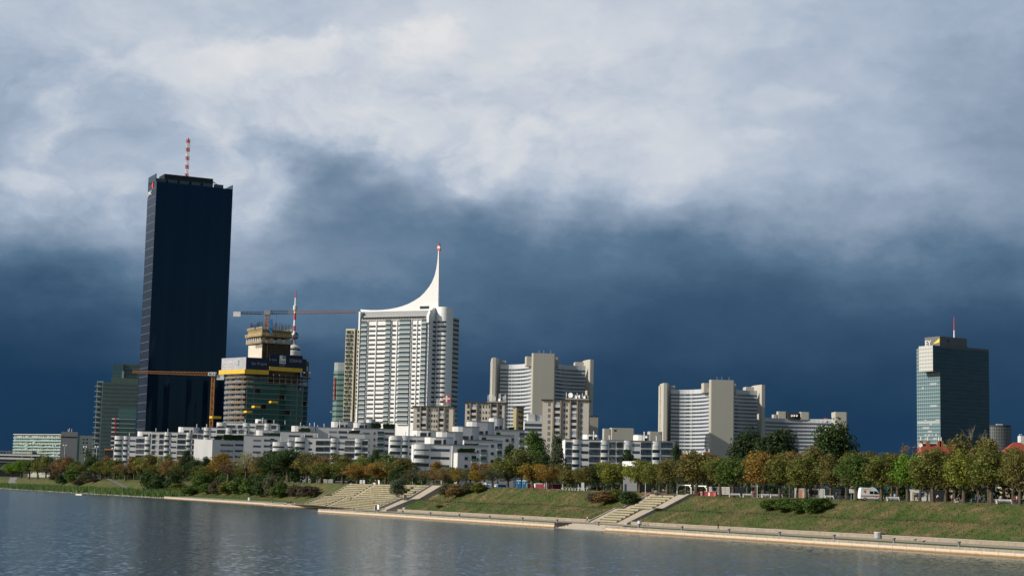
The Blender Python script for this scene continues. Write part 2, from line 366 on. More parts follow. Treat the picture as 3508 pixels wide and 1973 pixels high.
# water
def water_build(t, b):
    n = t.nodes; l = t.links
    tcn = n.new('ShaderNodeTexCoord')
    def nz(scale, stretch, detail, rot=0.0):
        mp = n.new('ShaderNodeMapping'); mp.inputs['Scale'].default_value = stretch; mp.inputs['Rotation'].default_value = (0, 0, rot); l.new(tcn.outputs['Object'], mp.inputs[0])
        q = n.new('ShaderNodeTexNoise'); q.inputs['Scale'].default_value = scale; q.inputs['Detail'].default_value = detail; q.inputs['Roughness'].default_value = .6; l.new(mp.outputs[0], q.inputs['Vector']); return q.outputs['Fac']
    def mm(op, a, v):
        k = n.new('ShaderNodeMath'); k.operation = op
        for i, q in ((0, a), (1, v)):
            if isinstance(q, (int, float)): k.inputs[i].default_value = q
            else: l.new(q, k.inputs[i])
        return k.outputs[0]
    def slope(scale, stretch, detail, rot, k):
        mp = n.new('ShaderNodeMapping'); mp.inputs['Scale'].default_value = stretch; mp.inputs['Rotation'].default_value = (0, 0, rot); l.new(tcn.outputs['Object'], mp.inputs[0])
        q = n.new('ShaderNodeTexNoise'); q.inputs['Scale'].default_value = scale; q.inputs['Detail'].default_value = detail; q.inputs['Roughness'].default_value = .55; l.new(mp.outputs[0], q.inputs['Vector'])
        sb_ = n.new('ShaderNodeVectorMath'); sb_.operation = 'SUBTRACT'; l.new(q.outputs['Color'], sb_.inputs[0]); sb_.inputs[1].default_value = (.5, .5, .5)
        sc2 = n.new('ShaderNodeVectorMath'); sc2.operation = 'SCALE'; l.new(sb_.outputs[0], sc2.inputs[0])
        if isinstance(k, (int, float)): sc2.inputs['Scale'].default_value = k
        else: l.new(k, sc2.inputs['Scale'])
        return sc2.outputs[0]
    gust = nz(.016, (1, .3, 1), 4, .35)
    st = n.new('ShaderNodeMapRange'); l.new(gust, st.inputs[0]); st.inputs[1].default_value = .35; st.inputs[2].default_value = .65; st.inputs[3].default_value = .27; st.inputs[4].default_value = .42
    ad = n.new('ShaderNodeVectorMath'); ad.operation = 'ADD'; l.new(slope(1.7, (1, .30, 1), 4, .2, st.outputs[0]), ad.inputs[0]); l.new(slope(.5, (1, .3, 1), 3, .35, .09), ad.inputs[1])
    mu = n.new('ShaderNodeVectorMath'); mu.operation = 'MULTIPLY'; l.new(ad.outputs[0], mu.inputs[0]); mu.inputs[1].default_value = (.55, 1.0, 0)
    up = n.new('ShaderNodeVectorMath'); up.operation = 'ADD'; l.new(mu.outputs[0], up.inputs[0]); up.inputs[1].default_value = (0, 0, 1)
    no = n.new('ShaderNodeVectorMath'); no.operation = 'NORMALIZE'; l.new(up.outputs[0], no.inputs[0]); l.new(no.outputs[0], b.inputs['Normal'])
    b.inputs['IOR'].default_value = 1.33; b.inputs['Specular Tint'].default_value = (.47, .68, .82, 1)
water_m = mat('river_water', (.034, .062, .076), .16, .5, build=water_build)
mb = MB(); mb.add([(-6000, -800, 0), (6000, -800, 0), (6000, 9000, 0), (-6000, 9000, 0)], [(0, 1, 2, 3)]); struct('water', mb, water_m)

# quays ------------------------------------------------------------
def quay_face(t, b):
    n = t.nodes; l = t.links
    tcn = n.new('ShaderNodeTexCoord'); s = n.new('ShaderNodeSeparateXYZ'); l.new(tcn.outputs['Object'], s.inputs[0])
    nz = n.new('ShaderNodeTexNoise'); nz.inputs['Scale'].default_value = .7; nz.inputs['Detail'].default_value = 6; l.new(tcn.outputs['Object'], nz.inputs['Vector'])
    ad = n.new('ShaderNodeMath'); ad.operation = 'MULTIPLY_ADD'; l.new(nz.outputs['Fac'], ad.inputs[0]); ad.inputs[1].default_value = .22; l.new(s.outputs[2], ad.inputs[2])
    r = n.new('ShaderNodeValToRGB'); cr = r.color_ramp; cr.elements.new(.5); cr.elements.new(.6)
    for e, p, c in zip(cr.elements, (.0, .36, .46, .8), ((.10, .06, .02), (.34, .20, .08), (.50, .42, .32), (.53, .46, .37))): e.position = p; e.color = (*c, 1)
    l.new(ad.outputs[0], r.inputs[0]); l.new(r.outputs[0], b.inputs['Base Color'])
    grid_lines(4.0, 40, .10, .001, (.2, .16, .12), 0)(t, b)
quay_m = mat('quay_concrete', (.5, .43, .34), .9, .2, build=quay_face)
cap_m = mat('quay_capstone', (.27, .23, .18), .9, .2, var=.28, vscale=1.1, stretch=(1, 1, .35), build=grid_lines(1.0, 40, .05, .001, (.19, .15, .12), 0))
ret_m = mat('retaining_wall_concrete', (.27, .225, .17), .9, .2, var=.22, vscale=.9, stretch=(1, 1, .3), build=grid_lines(2.0, 40, .05, .001, (.22, .18, .14), 0))
def shore_thing(name, label, cat, u, v, z, ang=0.0, group=None):
    """thing whose own x runs downstream along the shore, y inland"""
    return thing(name, label, cat, uvw(u, v, z), SHORE_ANG + ang, group)
def sb(mb, u_org, u0, u1, v0, v1, z0, z1, sh0=0.0, sh1=0.0): return mb.box(u_org - u1, u_org - u0, v0, v1, z0, z1)

def quay(u0, u1, v0, v1, label):
    """quay wall from u0 (near) to u1 (far); v may drift"""
    q0, q1 = uvw(u1, v1), uvw(u0, v0); d = q1 - q0; ln = float(np.linalg.norm(d)); ang = math.atan2(d[1], d[0])
    t = thing('quay_wall', label, 'quay wall', (q0[0], q0[1], 0), ang, 'stone quay walls along the water')
    part('wall_face', MB().box(0, ln, 0, .8, -1.5, .74), quay_m, t)
    part('capstone', MB().box(-.02, ln + .02, .06, .78, .744, 1.25), cap_m, t)
    return t
quay(-300, 30.5, 0, 0, 'long pale quay wall with grey capstones, on the near side of the boat steps')
quay(57, 235, 0, 0, 'pale quay wall between the boat steps and the grandstand plaza')
quay(397, 622, 36.4, 46.7, 'farthest quay wall, below the bushy bank beyond the plaza')
def ribbon(name, u0, u1, f0, f1, z0, z1, m, n=40, kind='structure'):
    V = []; F = []
    for i in range(n + 1):
        u = u0 + (u1 - u0) * i / n
        V += [uvw(u, f0(u), z0), uvw(u, f1(u), z1)]
    F = [(2 * i, 2 * i + 1, 2 * i + 3, 2 * i + 2) for i in range(n)]
    mb = MB(); mb.add(V, F); return struct(name, mb, m, kind=kind)
zero = lambda u: .78
ribbon('lawn', -300, 26, zero, lambda u: 5.4, 1.255, 1.3, lawn_m)
ribbon('lawn', 57, 205, zero, lambda u: 5.4, 1.255, 1.3, lawn_m)
ribbon('path', -300, 62, lambda u: 5.4 if u < 26 else 6.2, lambda u: 13.6, 1.3, 1.4, path_m, 60)
ribbon('path', 62, 222, lambda u: 5.4 if u < 205 else .8, lambda u: vb(u) + .4, 1.295, 1.4, path_m, 60)
ribbon('lawn', 397, 622, lambda u: vq(u) + .78, lambda u: vq(u) + 4, 1.255, 1.3, lawn_m)
ribbon('path', 397, 640, lambda u: vq(u) + 4, lambda u: vq(u) + 8, 1.3, 1.4, path_m)
ribbon('lawn', 397, 640, lambda u: vq(u) + 8, lambda u: vb(u) + 1.0, 1.39, 2.2, lawn_m)
# boat steps between the quays, down to the water
mb = MB()
for k in range(6): mb.extr([(.3 + k * .95, -1.5), (.3 + k * .95, .12 + k * .22), (7.4, .12 + k * .22), (7.4, -1.5)], 0, 26.4)
t = shore_thing('boat_steps', 'low wide stone steps leading down into the water between two quay walls', 'steps', 56.95, 0, 0)
part('step_flight', mb, pave_m, t)
part('side_wall', MB().box(-.3, .02, .8, 6.4, -1.5, 1.24), ret_m, t)
# retaining walls
def retain(u0, u1, label):
    t = shore_thing('retaining_wall', label, 'wall', u1, 13.5, 0, 0, 'low concrete retaining walls')
    part('wall_face', MB().box(0, u1 - u0, 0, .5, 1.2, 2.02), ret_m, t)
    part('coping', MB().box(-.02, u1 - u0 + .02, -.06, .56, 2.022, 2.16), concrete, t)
retain(-300, 41.4, 'low concrete retaining wall under the grassy slope, from the boat steps past the bench row')
retain(62.6, 214, 'low concrete retaining wall under the slope between the stairway and the grandstand')
# plaza
mb = MB(); pts = [(215, .79), (235, .79), (235, 31), (397.2, 33.2), (397.2, 37), (430, 50.6), (224, 15.4), (215, 14.2)]
mb.prism([tuple(uvw(a, b)[:2]) for a, b in pts][::1], -1.5, 1.18); struct('plaza_pavement', mb, pave_m)
t = shore_thing('quay_wall', 'low step edge of the grandstand plaza at the water', 'quay wall', 397, 0, 0, 0, 'stone quay walls along the water')
q0, q1 = uvw(397, 33.2), uvw(235, 31); mb = MB()
t.location = (q0[0], q0[1], 0); d = q1 - q0; t.rotation_euler = (0, 0, math.atan2(d[1], d[0])); ln = float(np.linalg.norm(d))
part('wall_face', mb.box(0, ln, -.5, -.02, -1.5, .62), quay_m, t); part('capstone', MB().box(0, ln, -.3, .3, .9, 1.2), pave_m, t)

# stairway through the slope (u 42..62) ------------------------------
def slope_z(u, w): return float(np.interp(w, [-1, 0, 7, 9.5, 17.5, 20], [1.4, 2.0, 4.95, 5.25, zt(u) + .05, zt(u) + .1]))
moss_shade_m = mat('moss_shadow_line', (.07, .065, .035), .95)  # strips at the riser feet: moss, with the gap shadow put into the dark colour
def moss(o, x0, x1, y, z, h=.2): part('moss_shade_line', MB().box(x0 + .05, x1 - .05, y - .03, y, z, z + h), moss_shade_m, o)
mossy = mat('mossy_step', (.30, .27, .19), .9, .2, var=.22, vscale=1.2, build=grid_lines(1.6, 40, .05, .001, (.2, .18, .11), 0))
stairm = mat('stair_stone', (.31, .265, .21), .9, .2, var=.12, vscale=1)
t = shore_thing('stairway', 'stone stairway with stepped seat blocks and narrow side stairs up the grassy bank', 'stairway', 62, 13.5, 0)
T = zt(52)
def stair_run(mb, x0, x1, y0, y1, z0, z1, n, deep=1.5):
    for k in range(n):
        a = y0 + (y1 - y0) * k / n; b = z0 + (z1 - z0) * (k + 1) / n
        mb.box(x0, x1, a, y1 + .02 * (n - k), z0 - deep, b) if k == 0 else mb.box(x0, x1, a, y1 + .001 * (n - k), b - (z1 - z0) / n * 1.02, b)
    return mb
T2 = T + .1
def double(x0, x1, n1, n2, mbf):
    stair_run(mbf, x0, x1, -.8, 7, 1.4, 5.0, n1); mbf.box(x0, x1, 7.03, 9.6, 3, 5.004); stair_run(mbf, x0, x1, 9.6, 17.6, 5.0, T2, n2); mbf.box(x0, x1, 17.63, 21, 6, T2 + .004)
    return mbf
part('side_stair', double(.6, 3.4, 22, 23, MB()), stairm, t)
part('side_stair', double(14.6, 18.6, 22, 23, MB()), stairm, t)
for k in range(6):      # seat blocks
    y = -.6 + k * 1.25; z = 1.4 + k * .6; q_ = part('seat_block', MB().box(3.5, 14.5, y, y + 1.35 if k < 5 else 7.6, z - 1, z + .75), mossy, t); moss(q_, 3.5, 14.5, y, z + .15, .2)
part('landing', MB().box(3.5, 14.5, 7.65, 9.8, 3.6, 5.03), stairm, t)
for k in range(6):
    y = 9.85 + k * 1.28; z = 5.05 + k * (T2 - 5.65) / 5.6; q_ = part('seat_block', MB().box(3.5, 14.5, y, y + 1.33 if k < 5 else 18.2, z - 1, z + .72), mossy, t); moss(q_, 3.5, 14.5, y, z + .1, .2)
cop = lambda x0, x1, dz=.25: MB().extr([(-1, .8), (-1, 1.5 + dz), (7, 5.05 + dz), (9.5, 5.3 + dz), (17.5, T2 + .05 + dz), (20, T2 + .05 + dz), (20, 6), (9, 2)], x0, x1)
part('coping', cop(0, .56), concrete, t); part('coping', cop(18.64, 20.3), concrete, t)

# grandstand (big stepped seating) -------------------------------------
uR = at_u(1303, vb, 1.3); uL = at_u(1056, vb, 1.3)
g0, g1 = uvw(uL, vb(uL)), uvw(uR, vb(uR)); d = g1 - g0; GL = float(np.linalg.norm(d)); GANG = math.atan2(d[1], d[0])
GT = zt(300) + .05
t = thing('grandstand', 'broad stone grandstand of mossy stepped seats facing the water', 'grandstand', (g0[0], g0[1], 0), GANG)
mossy2 = mat('mossy_tier', (.27, .24, .155), .9, .2, var=.38, vscale=.5, stretch=(1, 1, 1), build=grid_lines(3.2, 40, .1, .001, (.24, .21, .13), 0))
xup = 34.0     # the upper flight starts farther along
aisle = 58.0
def tiers(x0, x1, y0, y1, z0, z1, n, sub=1):
    for k in range(n):
        a = y0 + (y1 - y0) * k / n; b = z0 + (z1 - z0) * (k + 1) / n
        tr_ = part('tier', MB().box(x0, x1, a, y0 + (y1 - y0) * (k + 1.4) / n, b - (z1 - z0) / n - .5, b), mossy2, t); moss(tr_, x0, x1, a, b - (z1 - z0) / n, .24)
SH = 5.0   # skew of the aisle per metre back is nil: it runs straight up
tiers(1.2, 46, -1.2, 7.2, 1.25, 5.0, 7); tiers(51, GL - .2, -1.2, 7.2, 1.25, 5.0, 7)
part('landing', MB().box(1.2, GL - .2, 7.9, 9.7, 3, 5.05), stairm, t)
tiers(1.2, 46, 9.8, 18, 5.05, GT, 7); tiers(51, GL - .2, 9.8, 18, 5.05, GT, 7)
def run2(mbf, x0, x1):
    stair_run(mbf, x0, x1, -1, 7.2, 1.25, 5.0, 20); mbf.box(x0, x1, 7.24, 9.6, 3, 5.0); stair_run(mbf, x0, x1, 9.6, 18, 5.0, GT, 20); mbf.box(x0, x1, 18.03, 22, 6, GT); return mbf
part('aisle_stair', run2(MB(), 46.1, 50.9), stairm, t)
cp = lambda x0, x1, dz: MB().extr([(-1.4, .8), (-1.4, 1.6 + dz), (7.2, 5.3 + dz), (9.6, 5.45 + dz), (18, GT + .2 + dz), (22, GT + .2 + dz), (22, 6), (9, 2)], x0, x1)
part('coping', cp(-.2, 1.1, .35), whitep if False else concrete, t)
part('coping', cp(GL - .1, GL + .8, .5), concrete, t)
part('side_stair', run2(MB(), GL + .9, GL + 14), stairm, t)
part('coping', cp(GL + 14.05, GL + 15, .2), concrete, t)
# railing on the dividing wall
mb = MB(); pr = [(-1.2, 2.1), (7.2, 5.75), (9.6, 5.95), (18, GT + .7), (21, GT + .7)]
for (a, za), (b, zb) in zip(pr[:-1], pr[1:]):
    for h in (.55, 1.05): mb.bar((GL + .35, a, za + h), (GL + .35, b, zb + h), .05)
    k = max(1, int((b - a) / .8))
    for i in range(k + 1): y = a + (b - a) * i / k; z = za + (zb - za) * i / k; mb.bar((GL + .35, y, z - .2), (GL + .35, y, z + 1.05), .035)
part('railing', mb, steel, t)
for y, z in ((-1.6, 1.2), (8.3, 5.0), (21.5, GT)): part('pillar', MB().box(GL - .1, GL + 1.1, y - .6, y + .6, z - .5, z + 1.75), concrete, t)

# ------------------------------------------------------------------ towers
BLD = 'city towers beyond the trees'
def rects(f, th, name, m, cells, t0=-.05, t1=.25, cap=100, parent=None):
    """one part per pixel rectangle (x0,y0,x1,y1) on the facade; beyond `cap` the rest become one part of kind stuff"""
    rest = MB(); k = 0
    for c in cells:
        x0, y0, x1, y1 = c[:4]; mm_ = c[4] if len(c) > 4 else m
        s0, h1 = f.sh(x0, y0); s1, h0 = f.sh(x1, y1)
        if k < cap: part(name, MB().box(s0, s1, t0, t1, h0, h1), mm_, parent or th)
        else: rest.box(s0, s1, t0, t1, h0, h1)
        k += 1
    if k > cap: part(name, rest, m, parent or th, kind='stuff')

# --- black glass tower -------------------------------------------------
f = Fac(536.5, 622, 1400, R(27)); t = f.thing('glass_tower', 'tallest tower, of black folded glass with a red and white mast', 'skyscraper')
Wd = f.sx(798, 645); H = f.H; D = 27.0
dark_front = mat('black_curtain_wall', (.0022, .0085, .019), .05, .32, var=.12, vscale=.05, stretch=(1, 1, .2), build=grid_lines(3.1, 3.6, .06, .12, (.005, .014, .028), 0))
lit_side = mat('black_curtain_wall_lit', (.010, .014, .022), .25, .3, build=grid_lines(3.4, 7.2, .34, .42, (.11, .12, .14), 1))  # same curtain wall as the front, sunlight put into its lighter glass and mullions
dark_front.node_tree.nodes['Principled BSDF'].inputs['Specular Tint'].default_value = (.28, .58, 1.0, 1)
# folded front: vertical facets whose depth drifts with height
nx, nz = 15, 18; V = []; F_ = []
def fold(i, k):
    h = k / nz; s = i / (nx - 1)
    a = [0, .9, -.5, .8, -.7, 1.0, -.8, .9, -.6, .7, -.9, .8, -.4, .9, 0][i]
    return a * max(0, math.sin(h * 5.1 + i * 1.7)) * .28 - .6 * math.sin(math.pi * s) * math.sin(h * 2.4)
for k in range(nz + 1):
    for i in range(nx): V.append((Wd * i / (nx - 1), fold(i, k), H * k / nz if k < nz else H - 3.0 * i / (nx - 1) * 0))
F_ = [(k * nx + i, k * nx + i + 1, (k + 1) * nx + i + 1, (k + 1) * nx + i) for k in range(nz) for i in range(nx - 1)]
mb = MB(); mb.add(V, F_); part('front_glass', mb, dark_front, t)
part('flank_glass', MB().add([(0, 0, 0), (0, 0, H), (0, D, H + 3), (0, D, 0)], [(0, 1, 2, 3)]), lit_side, t)
part('rear_glass', MB().add([(0, D, 0), (0, D, H), (Wd, D, H), (Wd, D, 0), (Wd, 0, 0), (Wd, 0, H), (0, 0, H - 1), (0, D, H - 1), (Wd, D, H - 1), (Wd, 0, H - 1)], [(0, 1, 2, 3), (3, 2, 5, 4), (6, 9, 8, 7)]), dark_front, t)
louver = mat('roof_louvre', (.03, .05, .065), .3, .5, build=grid_lines(1.5, 30, .4, .01, (.004, .006, .01), 1))
part('parapet_screen', MB().box(.05, .6, 3, D, H - 1, H + 7.2).add([(0, 0, H), (0, D, H + 7.4), (.3, D, H + 7.4), (.3, 0, H), (0, D, H), (.3, D, H)], [(0, 1, 4), (3, 5, 2), (0, 3, 2, 1)]), louver, t)
part('parapet_screen', MB().box(Wd - .6, Wd - .1, 0, D, H - 1, H + 3.5), louver, t); part('parapet_screen', MB().box(0.7, 14, D - .5, D, H, H + 7.2), louver, t)
p0 = f.sx(570, 610); p1 = f.sx(737, 625)
part('penthouse', MB().box(p0, p1, 6, D - 4, H - 1, H + 8.3), mat('black_panel', (.008, .011, .016), .4, .3), t)
for i in range(6): a = p0 - 8 + (Wd - p0 + 2) * i / 6; part('roof_window', MB().box(a + .8, a + (Wd - p0) / 6 - .8, 4.4, 5.9, H - .5, H + 3.6), mat('roof_glass', (.02, .04, .06), .2, .5), t)
mb = MB(); mb.bar((p1, 12, H + 8), (p1 + 7, 12, H + 4), .3); mb.bar((p1, 12, H + 5.5), (p1 + 3.5, 12, H + 6), .25); part('cleaning_crane', mb, blackp, t)
# logo on the flank
t.rotation_euler
lg = MB().add([(-.3, 9.5, H - 4.5), (-.3, 13.5, H - 3.4), (-.3, 13.5, H - .6), (-.3, 11.5, H + 1.6), (-.3, 9.5, H - .6)], [(0, 1, 2, 3, 4)[::-1]]); part('emblem', lg, mat('red_sign', (.6, .06, .03), .5, .3), t)
text('lettering', 'pwc', 7.0, whitep, t, (-.4, 25, H - 9), (math.pi / 2, 0, -math.pi / 2))
# mast
f.sh(653, 600)
tm = thing('roof_mast', 'slim lattice mast in red and white on the black tower roof', 'antenna mast', tuple(np.array(f.loc) + f.a * f.sx(654.5, 600) - f.n * 13 + [0, 0, H + 8.3]), f.ang)
hm = f.hy(660, 472) - H - 8.3 + 1
def lattice(mb, x, w, z0, z1, n, r=.18, diag=True):
    for a, b in ((-1, -1), (1, -1), (1, 1), (-1, 1)): mb.bar((x + a * w, b * w, z0), (x + a * w, b * w, z1), r)
    for k in range(n):
        za, zb = z0 + (z1 - z0) * k / n, z0 + (z1 - z0) * (k + 1) / n
        for (a, b), (c, d) in (((-1, -1), (1, -1)), ((1, -1), (1, 1)), ((1, 1), (-1, 1)), ((-1, 1), (-1, -1))):
            mb.bar((x + a * w, b * w, za), (x + c * w, d * w, za), r * .8)
            if diag: mb.bar((x + (a if k % 2 else c) * w, (b if k % 2 else d) * w, za), (x + (c if k % 2 else a) * w, (d if k % 2 else b) * w, zb), r * .8)
for k in range(9):
    z0, z1 = hm * k / 9, hm * (k + 1) / 9; mb = MB(); w = 1.1 if k < 6 else .9
    lattice(mb, 0, w, z0, z1, 2, .11); mb.tube([(0, 0, z0), (0, 0, z1)], .2, 6)
    if k % 2 == 0 or k == 7: 
        for a in range(4): mb.box(math.cos(a * 1.57) * 1.5 - .16, math.cos(a * 1.57) * 1.5 + .16, math.sin(a * 1.57) * 1.5 - .16, math.sin(a * 1.57) * 1.5 + .16, z0 + .4, z1 - .3)
    part('mast_section', mb, redp if k % 2 == 0 else whitep, tm)
part('mast_tip', MB().lathe([(.7, hm), (.05, hm + 1.8)], 6), redp, tm)

# --- tower under construction ------------------------------------------
cf = Fac(842, 1285, 1150, R(32)); ct = cf.thing('construction_tower', 'unfinished round-fronted tower wrapped in scaffold floors and banners', 'building site tower')
H = cf.H; sc_ = 1150 / FOC
def cx(x): return cf.sx(x, 1300)
xr = cx(1064); xl = -(842 - 757) * sc_ * 1.1
plan = [(0, 0)] + [(xr * k / 10, -4.5 * math.sin(math.pi * k / 10)) for k in range(1, 10)] + [(xr, 1.5), (xr + .4, 12), (xr - 6, 24), (4, 32), (-5.5, 23), (-6.2, 15), (-4.6, 8), (-2.2, 2.6)]
def off(p, d):
    c = np.mean(np.array(p), 0); out = []
    for q in p: w = np.array(q) - c; out.append(tuple(np.array(q) + w / np.linalg.norm(w) * d))
    return out
fl = 17.5 * sc_; nfl = 14
inner = off(plan, -3.2)
core_dark = mat('raw_interior', (.10, .095, .085), .9)
part('inner_wall', MB().prism(off(plan, -7), 0, H + 12), core_dark, ct)
slabm = mat('slab_edge', (.24, .225, .20), .9, .2, var=.12, vscale=.6)
for k in range(nfl):
    z = H - 1.5 - k * fl
    if z < 3: break
    sl = part('floor_slab', MB().prism(plan, z - .35, z), slabm, ct)
    # guard boards along the sunlit side
    gb = MB()
    for a, b in list(zip(plan[-4:], plan[-3:] + plan[:1])) + ([(plan[0], plan[1])] if k < 3 else []):
        for h in (.35, .75, 1.2): gb.bar((a[0] * 1.01, a[1] - .2, z + h), (b[0] * 1.01, b[1] - .2, z + h), .09)
    if k < 3:
        for a, b in zip(plan[0:11], plan[1:12]): gb.bar((a[0], a[1] - .1, z + .8), (b[0], b[1] - .1, z + .8), .07)
    part('guard_rail', gb, railwood, sl)
    if k > 0:
        gp = MB(); gl = mat('green_tower_glass', (.010, .055, .060), .15, .4, build=grid_lines(2.6, 60, .18, .02, (.05, .085, .08), 0))
        gl.node_tree.nodes['Principled BSDF'].inputs['Specular Tint'].default_value = (.35, .8, .9, 1)
        for i in range(0, 11):
            if (k < 2 and i > 2) or (i * 7 + k * 5) % 11 == 0:
                if gp.n: part('glazing', gp, gl, sl); gp = MB()
                continue
            a, b = off(plan, -.9)[i], off(plan, -.9)[i + 1]; gp.add([(a[0], a[1], z), (b[0], b[1], z), (b[0], b[1], z + fl - .4), (a[0], a[1], z + fl - .4)], [(0, 1, 2, 3)])
        if gp.n: part('glazing', gp, gl, sl)
    cm = MB()
    for i in range(0, len(plan)): a = off(plan, -1.4)[i]; cm.box(a[0] - .28, a[0] + .28, a[1] - .28, a[1] + .28, z, z + fl - .36)
    for i in (-3, -2, -1):     # props on the open side
        for q in (.3, .65): a = np.array(plan[i]) * (1 - q) + np.array(plan[(i + 1) % len(plan)]) * q; cm.box(a[0] - .15, a[0] + .15, a[1] + .9, a[1] + 1.2, z, z + fl - .36)
    cm.prism(off(plan, -1.6), z + .0, z + .02); part('column_frame', cm, slabm, sl)
    bd = MB(); a = np.array(plan[-3]); b = np.array(plan[-1])
    for i in range(4):
        p = plan[-4 + i]; q_ = plan[(-3 + i)] if i < 3 else plan[0]
        if (i + k) % 3 == 0: bd = MB(); bd.add([(p[0] * .97, p[1] + .6, z + .3), (q_[0] * .97, q_[1] + .6, z + .3), (q_[0] * .97, q_[1] + .6, z + 2.0), (p[0] * .97, p[1] + .6, z + 2.0)], [(0, 1, 2, 3)]); part('debris_net', bd, mat('blue_net', (.05, .11, .17), .8), sl)
for (x0, y0, x1, y1) in ((927, 1373, 951, 1381), (870, 1389, 890, 1397), (843, 1406, 861, 1414)):
    s0, h1 = cf.sh(x0, y0, 7); s1, h0 = cf.sh(x1, y1, 7); part('loading_platform', MB().box(s0, s1, -8, -3, h0, h1), yellowp, ct)
s0, h1 = cf.sh(733, 1424); s1, h0 = cf.sh(764, 1433); part('loading_platform', MB().box(s0, s1, 3, 8, h0, h1), yellowp, ct)
# banner ring
def banner(p0, p1, z0, z1, m, name='banner', thick=.3):
    a, b = np.array(p0), np.array(p1); d = (b - a) / np.linalg.norm(b - a); n = np.array([d[1], -d[0]])
    return part(name, MB().prism([tuple(a), tuple(b), tuple(b - n * thick), tuple(a - n * thick)], z0, z1), m, ct), a, d, n
hz = lambda x, y: cf.hy(x, y)
L0 = (-8.2, 23.5); C0 = (-.9, -1.6); C1 = (cx(909), -5.0); C2 = (cx(1031) - 1.5, -4.6); C3 = (cx(1048), 0); C4 = (xr + 1.6, 7)
zb0, zb1 = H + 4.0, H + 12.2
bs, a, d, n = banner(L0, C0, zb0, zb1, silver)
def on(a, d, n, s, z, out=.12): return (a[0] + d[0] * s + n[0] * out, a[1] + d[1] * s + n[1] * out, z)
ang = math.atan2(d[1], d[0]); text('lettering', 'DANUBEFLATS', 3.0, whitep, bs, on(a, d, n, 1.0, H + 8.2), (math.pi / 2, 0, ang), .78)
text('lettering', 'THE ONE AND ONLY', 1.3, whitep, bs, on(a, d, n, 3.2, H + 6.0), (math.pi / 2, 0, ang), .8)
e_ = on(a, d, n, 18.6, 0); part('tower_emblem', MB().box(-.35, .35, -.05, .05, 0, 3.2).box(-1.1, 1.1, -.05, .05, -.5, -.1), whitep, bs).location = (e_[0], e_[1], H + 7.4)
bn_, a, d, n = banner(C0, C1, zb0 + .1, zb1 - .1, navy); ang = math.atan2(d[1], d[0])
text('lettering', 'Ein Projek', 2.6, silver, bn_, on(a, d, n, 3.8, H + 7.2), (math.pi / 2, 0, ang), .98)
D1 = (C1[0] + .2, C1[1] - .35); D2 = (C2[0], C2[1] - .2)
bn_, a, d, n = banner(D1, D2, zb0 + 2.6, zb1 + 3.0, navy); ang = math.atan2(d[1], d[0]); ln = float(np.linalg.norm(np.array(D2) - D1))
text('lettering', 't von', 2.5, silver, bn_, on(a, d, n, .2, H + 10.6), (math.pi / 2, 0, ang), .98)
zz = H + 9.0; ex = ln * .30
e_ = on(a, d, n, ex, 0, .1)
pl = part('plaque', MB().box(0, 4.6, -.05, .05, 0, 5.6), whitep, bn_); pl.location = (e_[0], e_[1], zz); pl.rotation_euler = (0, 0, ang)
e_ = on(a, d, n, ex, 0, .2); q_ = part('plaque_bars', MB().box(2.3, 2.7, -.05, .05, 3.4, 5.6).box(3.1, 3.5, -.05, .05, 3.4, 5.6).box(3.9, 4.3, -.05, .05, 3.4, 5.6), navy, bn_); q_.location = (e_[0], e_[1], zz); q_.rotation_euler = (0, 0, ang)
text('lettering', 'S+B', 2.4, navy, bn_, on(a, d, n, ex + .25, zz + .5, .25), (math.pi / 2, 0, ang), 1.0)
text('lettering', 'GRUPPE', 1.25, silver, bn_, on(a, d, n, ex - .2, zz - 1.5), (math.pi / 2, 0, ang), 1.0)
text('lettering', 'SORAVIA', 3.2, silver, bn_, on(a, d, n, ln * .60, H + 10.4), (math.pi / 2, 0, ang), .72)
gbm = mat('brown_banner', (.045, .04, .036), .8)
bn_, a, d, n = banner(D2, C3, zb0 - 2.6, zb1 + 1, mat('black_banner', (.012, .014, .02), .8)); bn2_, a, d, n = banner(C3, C4, zb0 - 2.8, zb1, gbm)
ang = math.atan2(d[1], d[0]); e_ = on(a, d, n, 1.0, 0); pl = part('plaque', MB().box(0, 2.6, -.05, .05, 0, 3.0), whitep, bn2_); pl.location = (e_[0], e_[1], H + 5.5); pl.rotation_euler = (0, 0, ang)
for (x, y) in ((1032, 1277), (1051, 1277)):
    s, h = cf.sh(x, y); part('diamond_sign', MB().add([(s - 1.1, -4.8, h), (s, -4.8, h - .8), (s + 1.1, -4.8, h), (s, -4.8, h + .8)], [(0, 1, 2, 3)]), whitep, ct)
def skirt(p0, p1, z0, z1, n):
    a, b = np.array(p0), np.array(p1)
    for k in range(n): banner(tuple(a + (b - a) * k / n), tuple(a + (b - a) * (k + .985) / n), z0, z1, yellowp, 'yellow_skirt', 1.2)
skirt((-10, 23.5), (-1.8, -2.2), H + 1.0, H + 3.9, 4); skirt((-1.8, -2.2), (C1[0], -5.6), H + .9, H + 3.9, 2); skirt((C1[0] + .2, -6.0), (C2[0], -5.4), zb0 - .2, zb0 + 2.5, 4); skirt((C3[0] + 1, .5), (xr + 2.6, 9), H - 1.2, H + 1.2, 1)
part('edge_beam', MB().prism(off(plan, 1.0), H + .1, H + .7), blackp, ct)
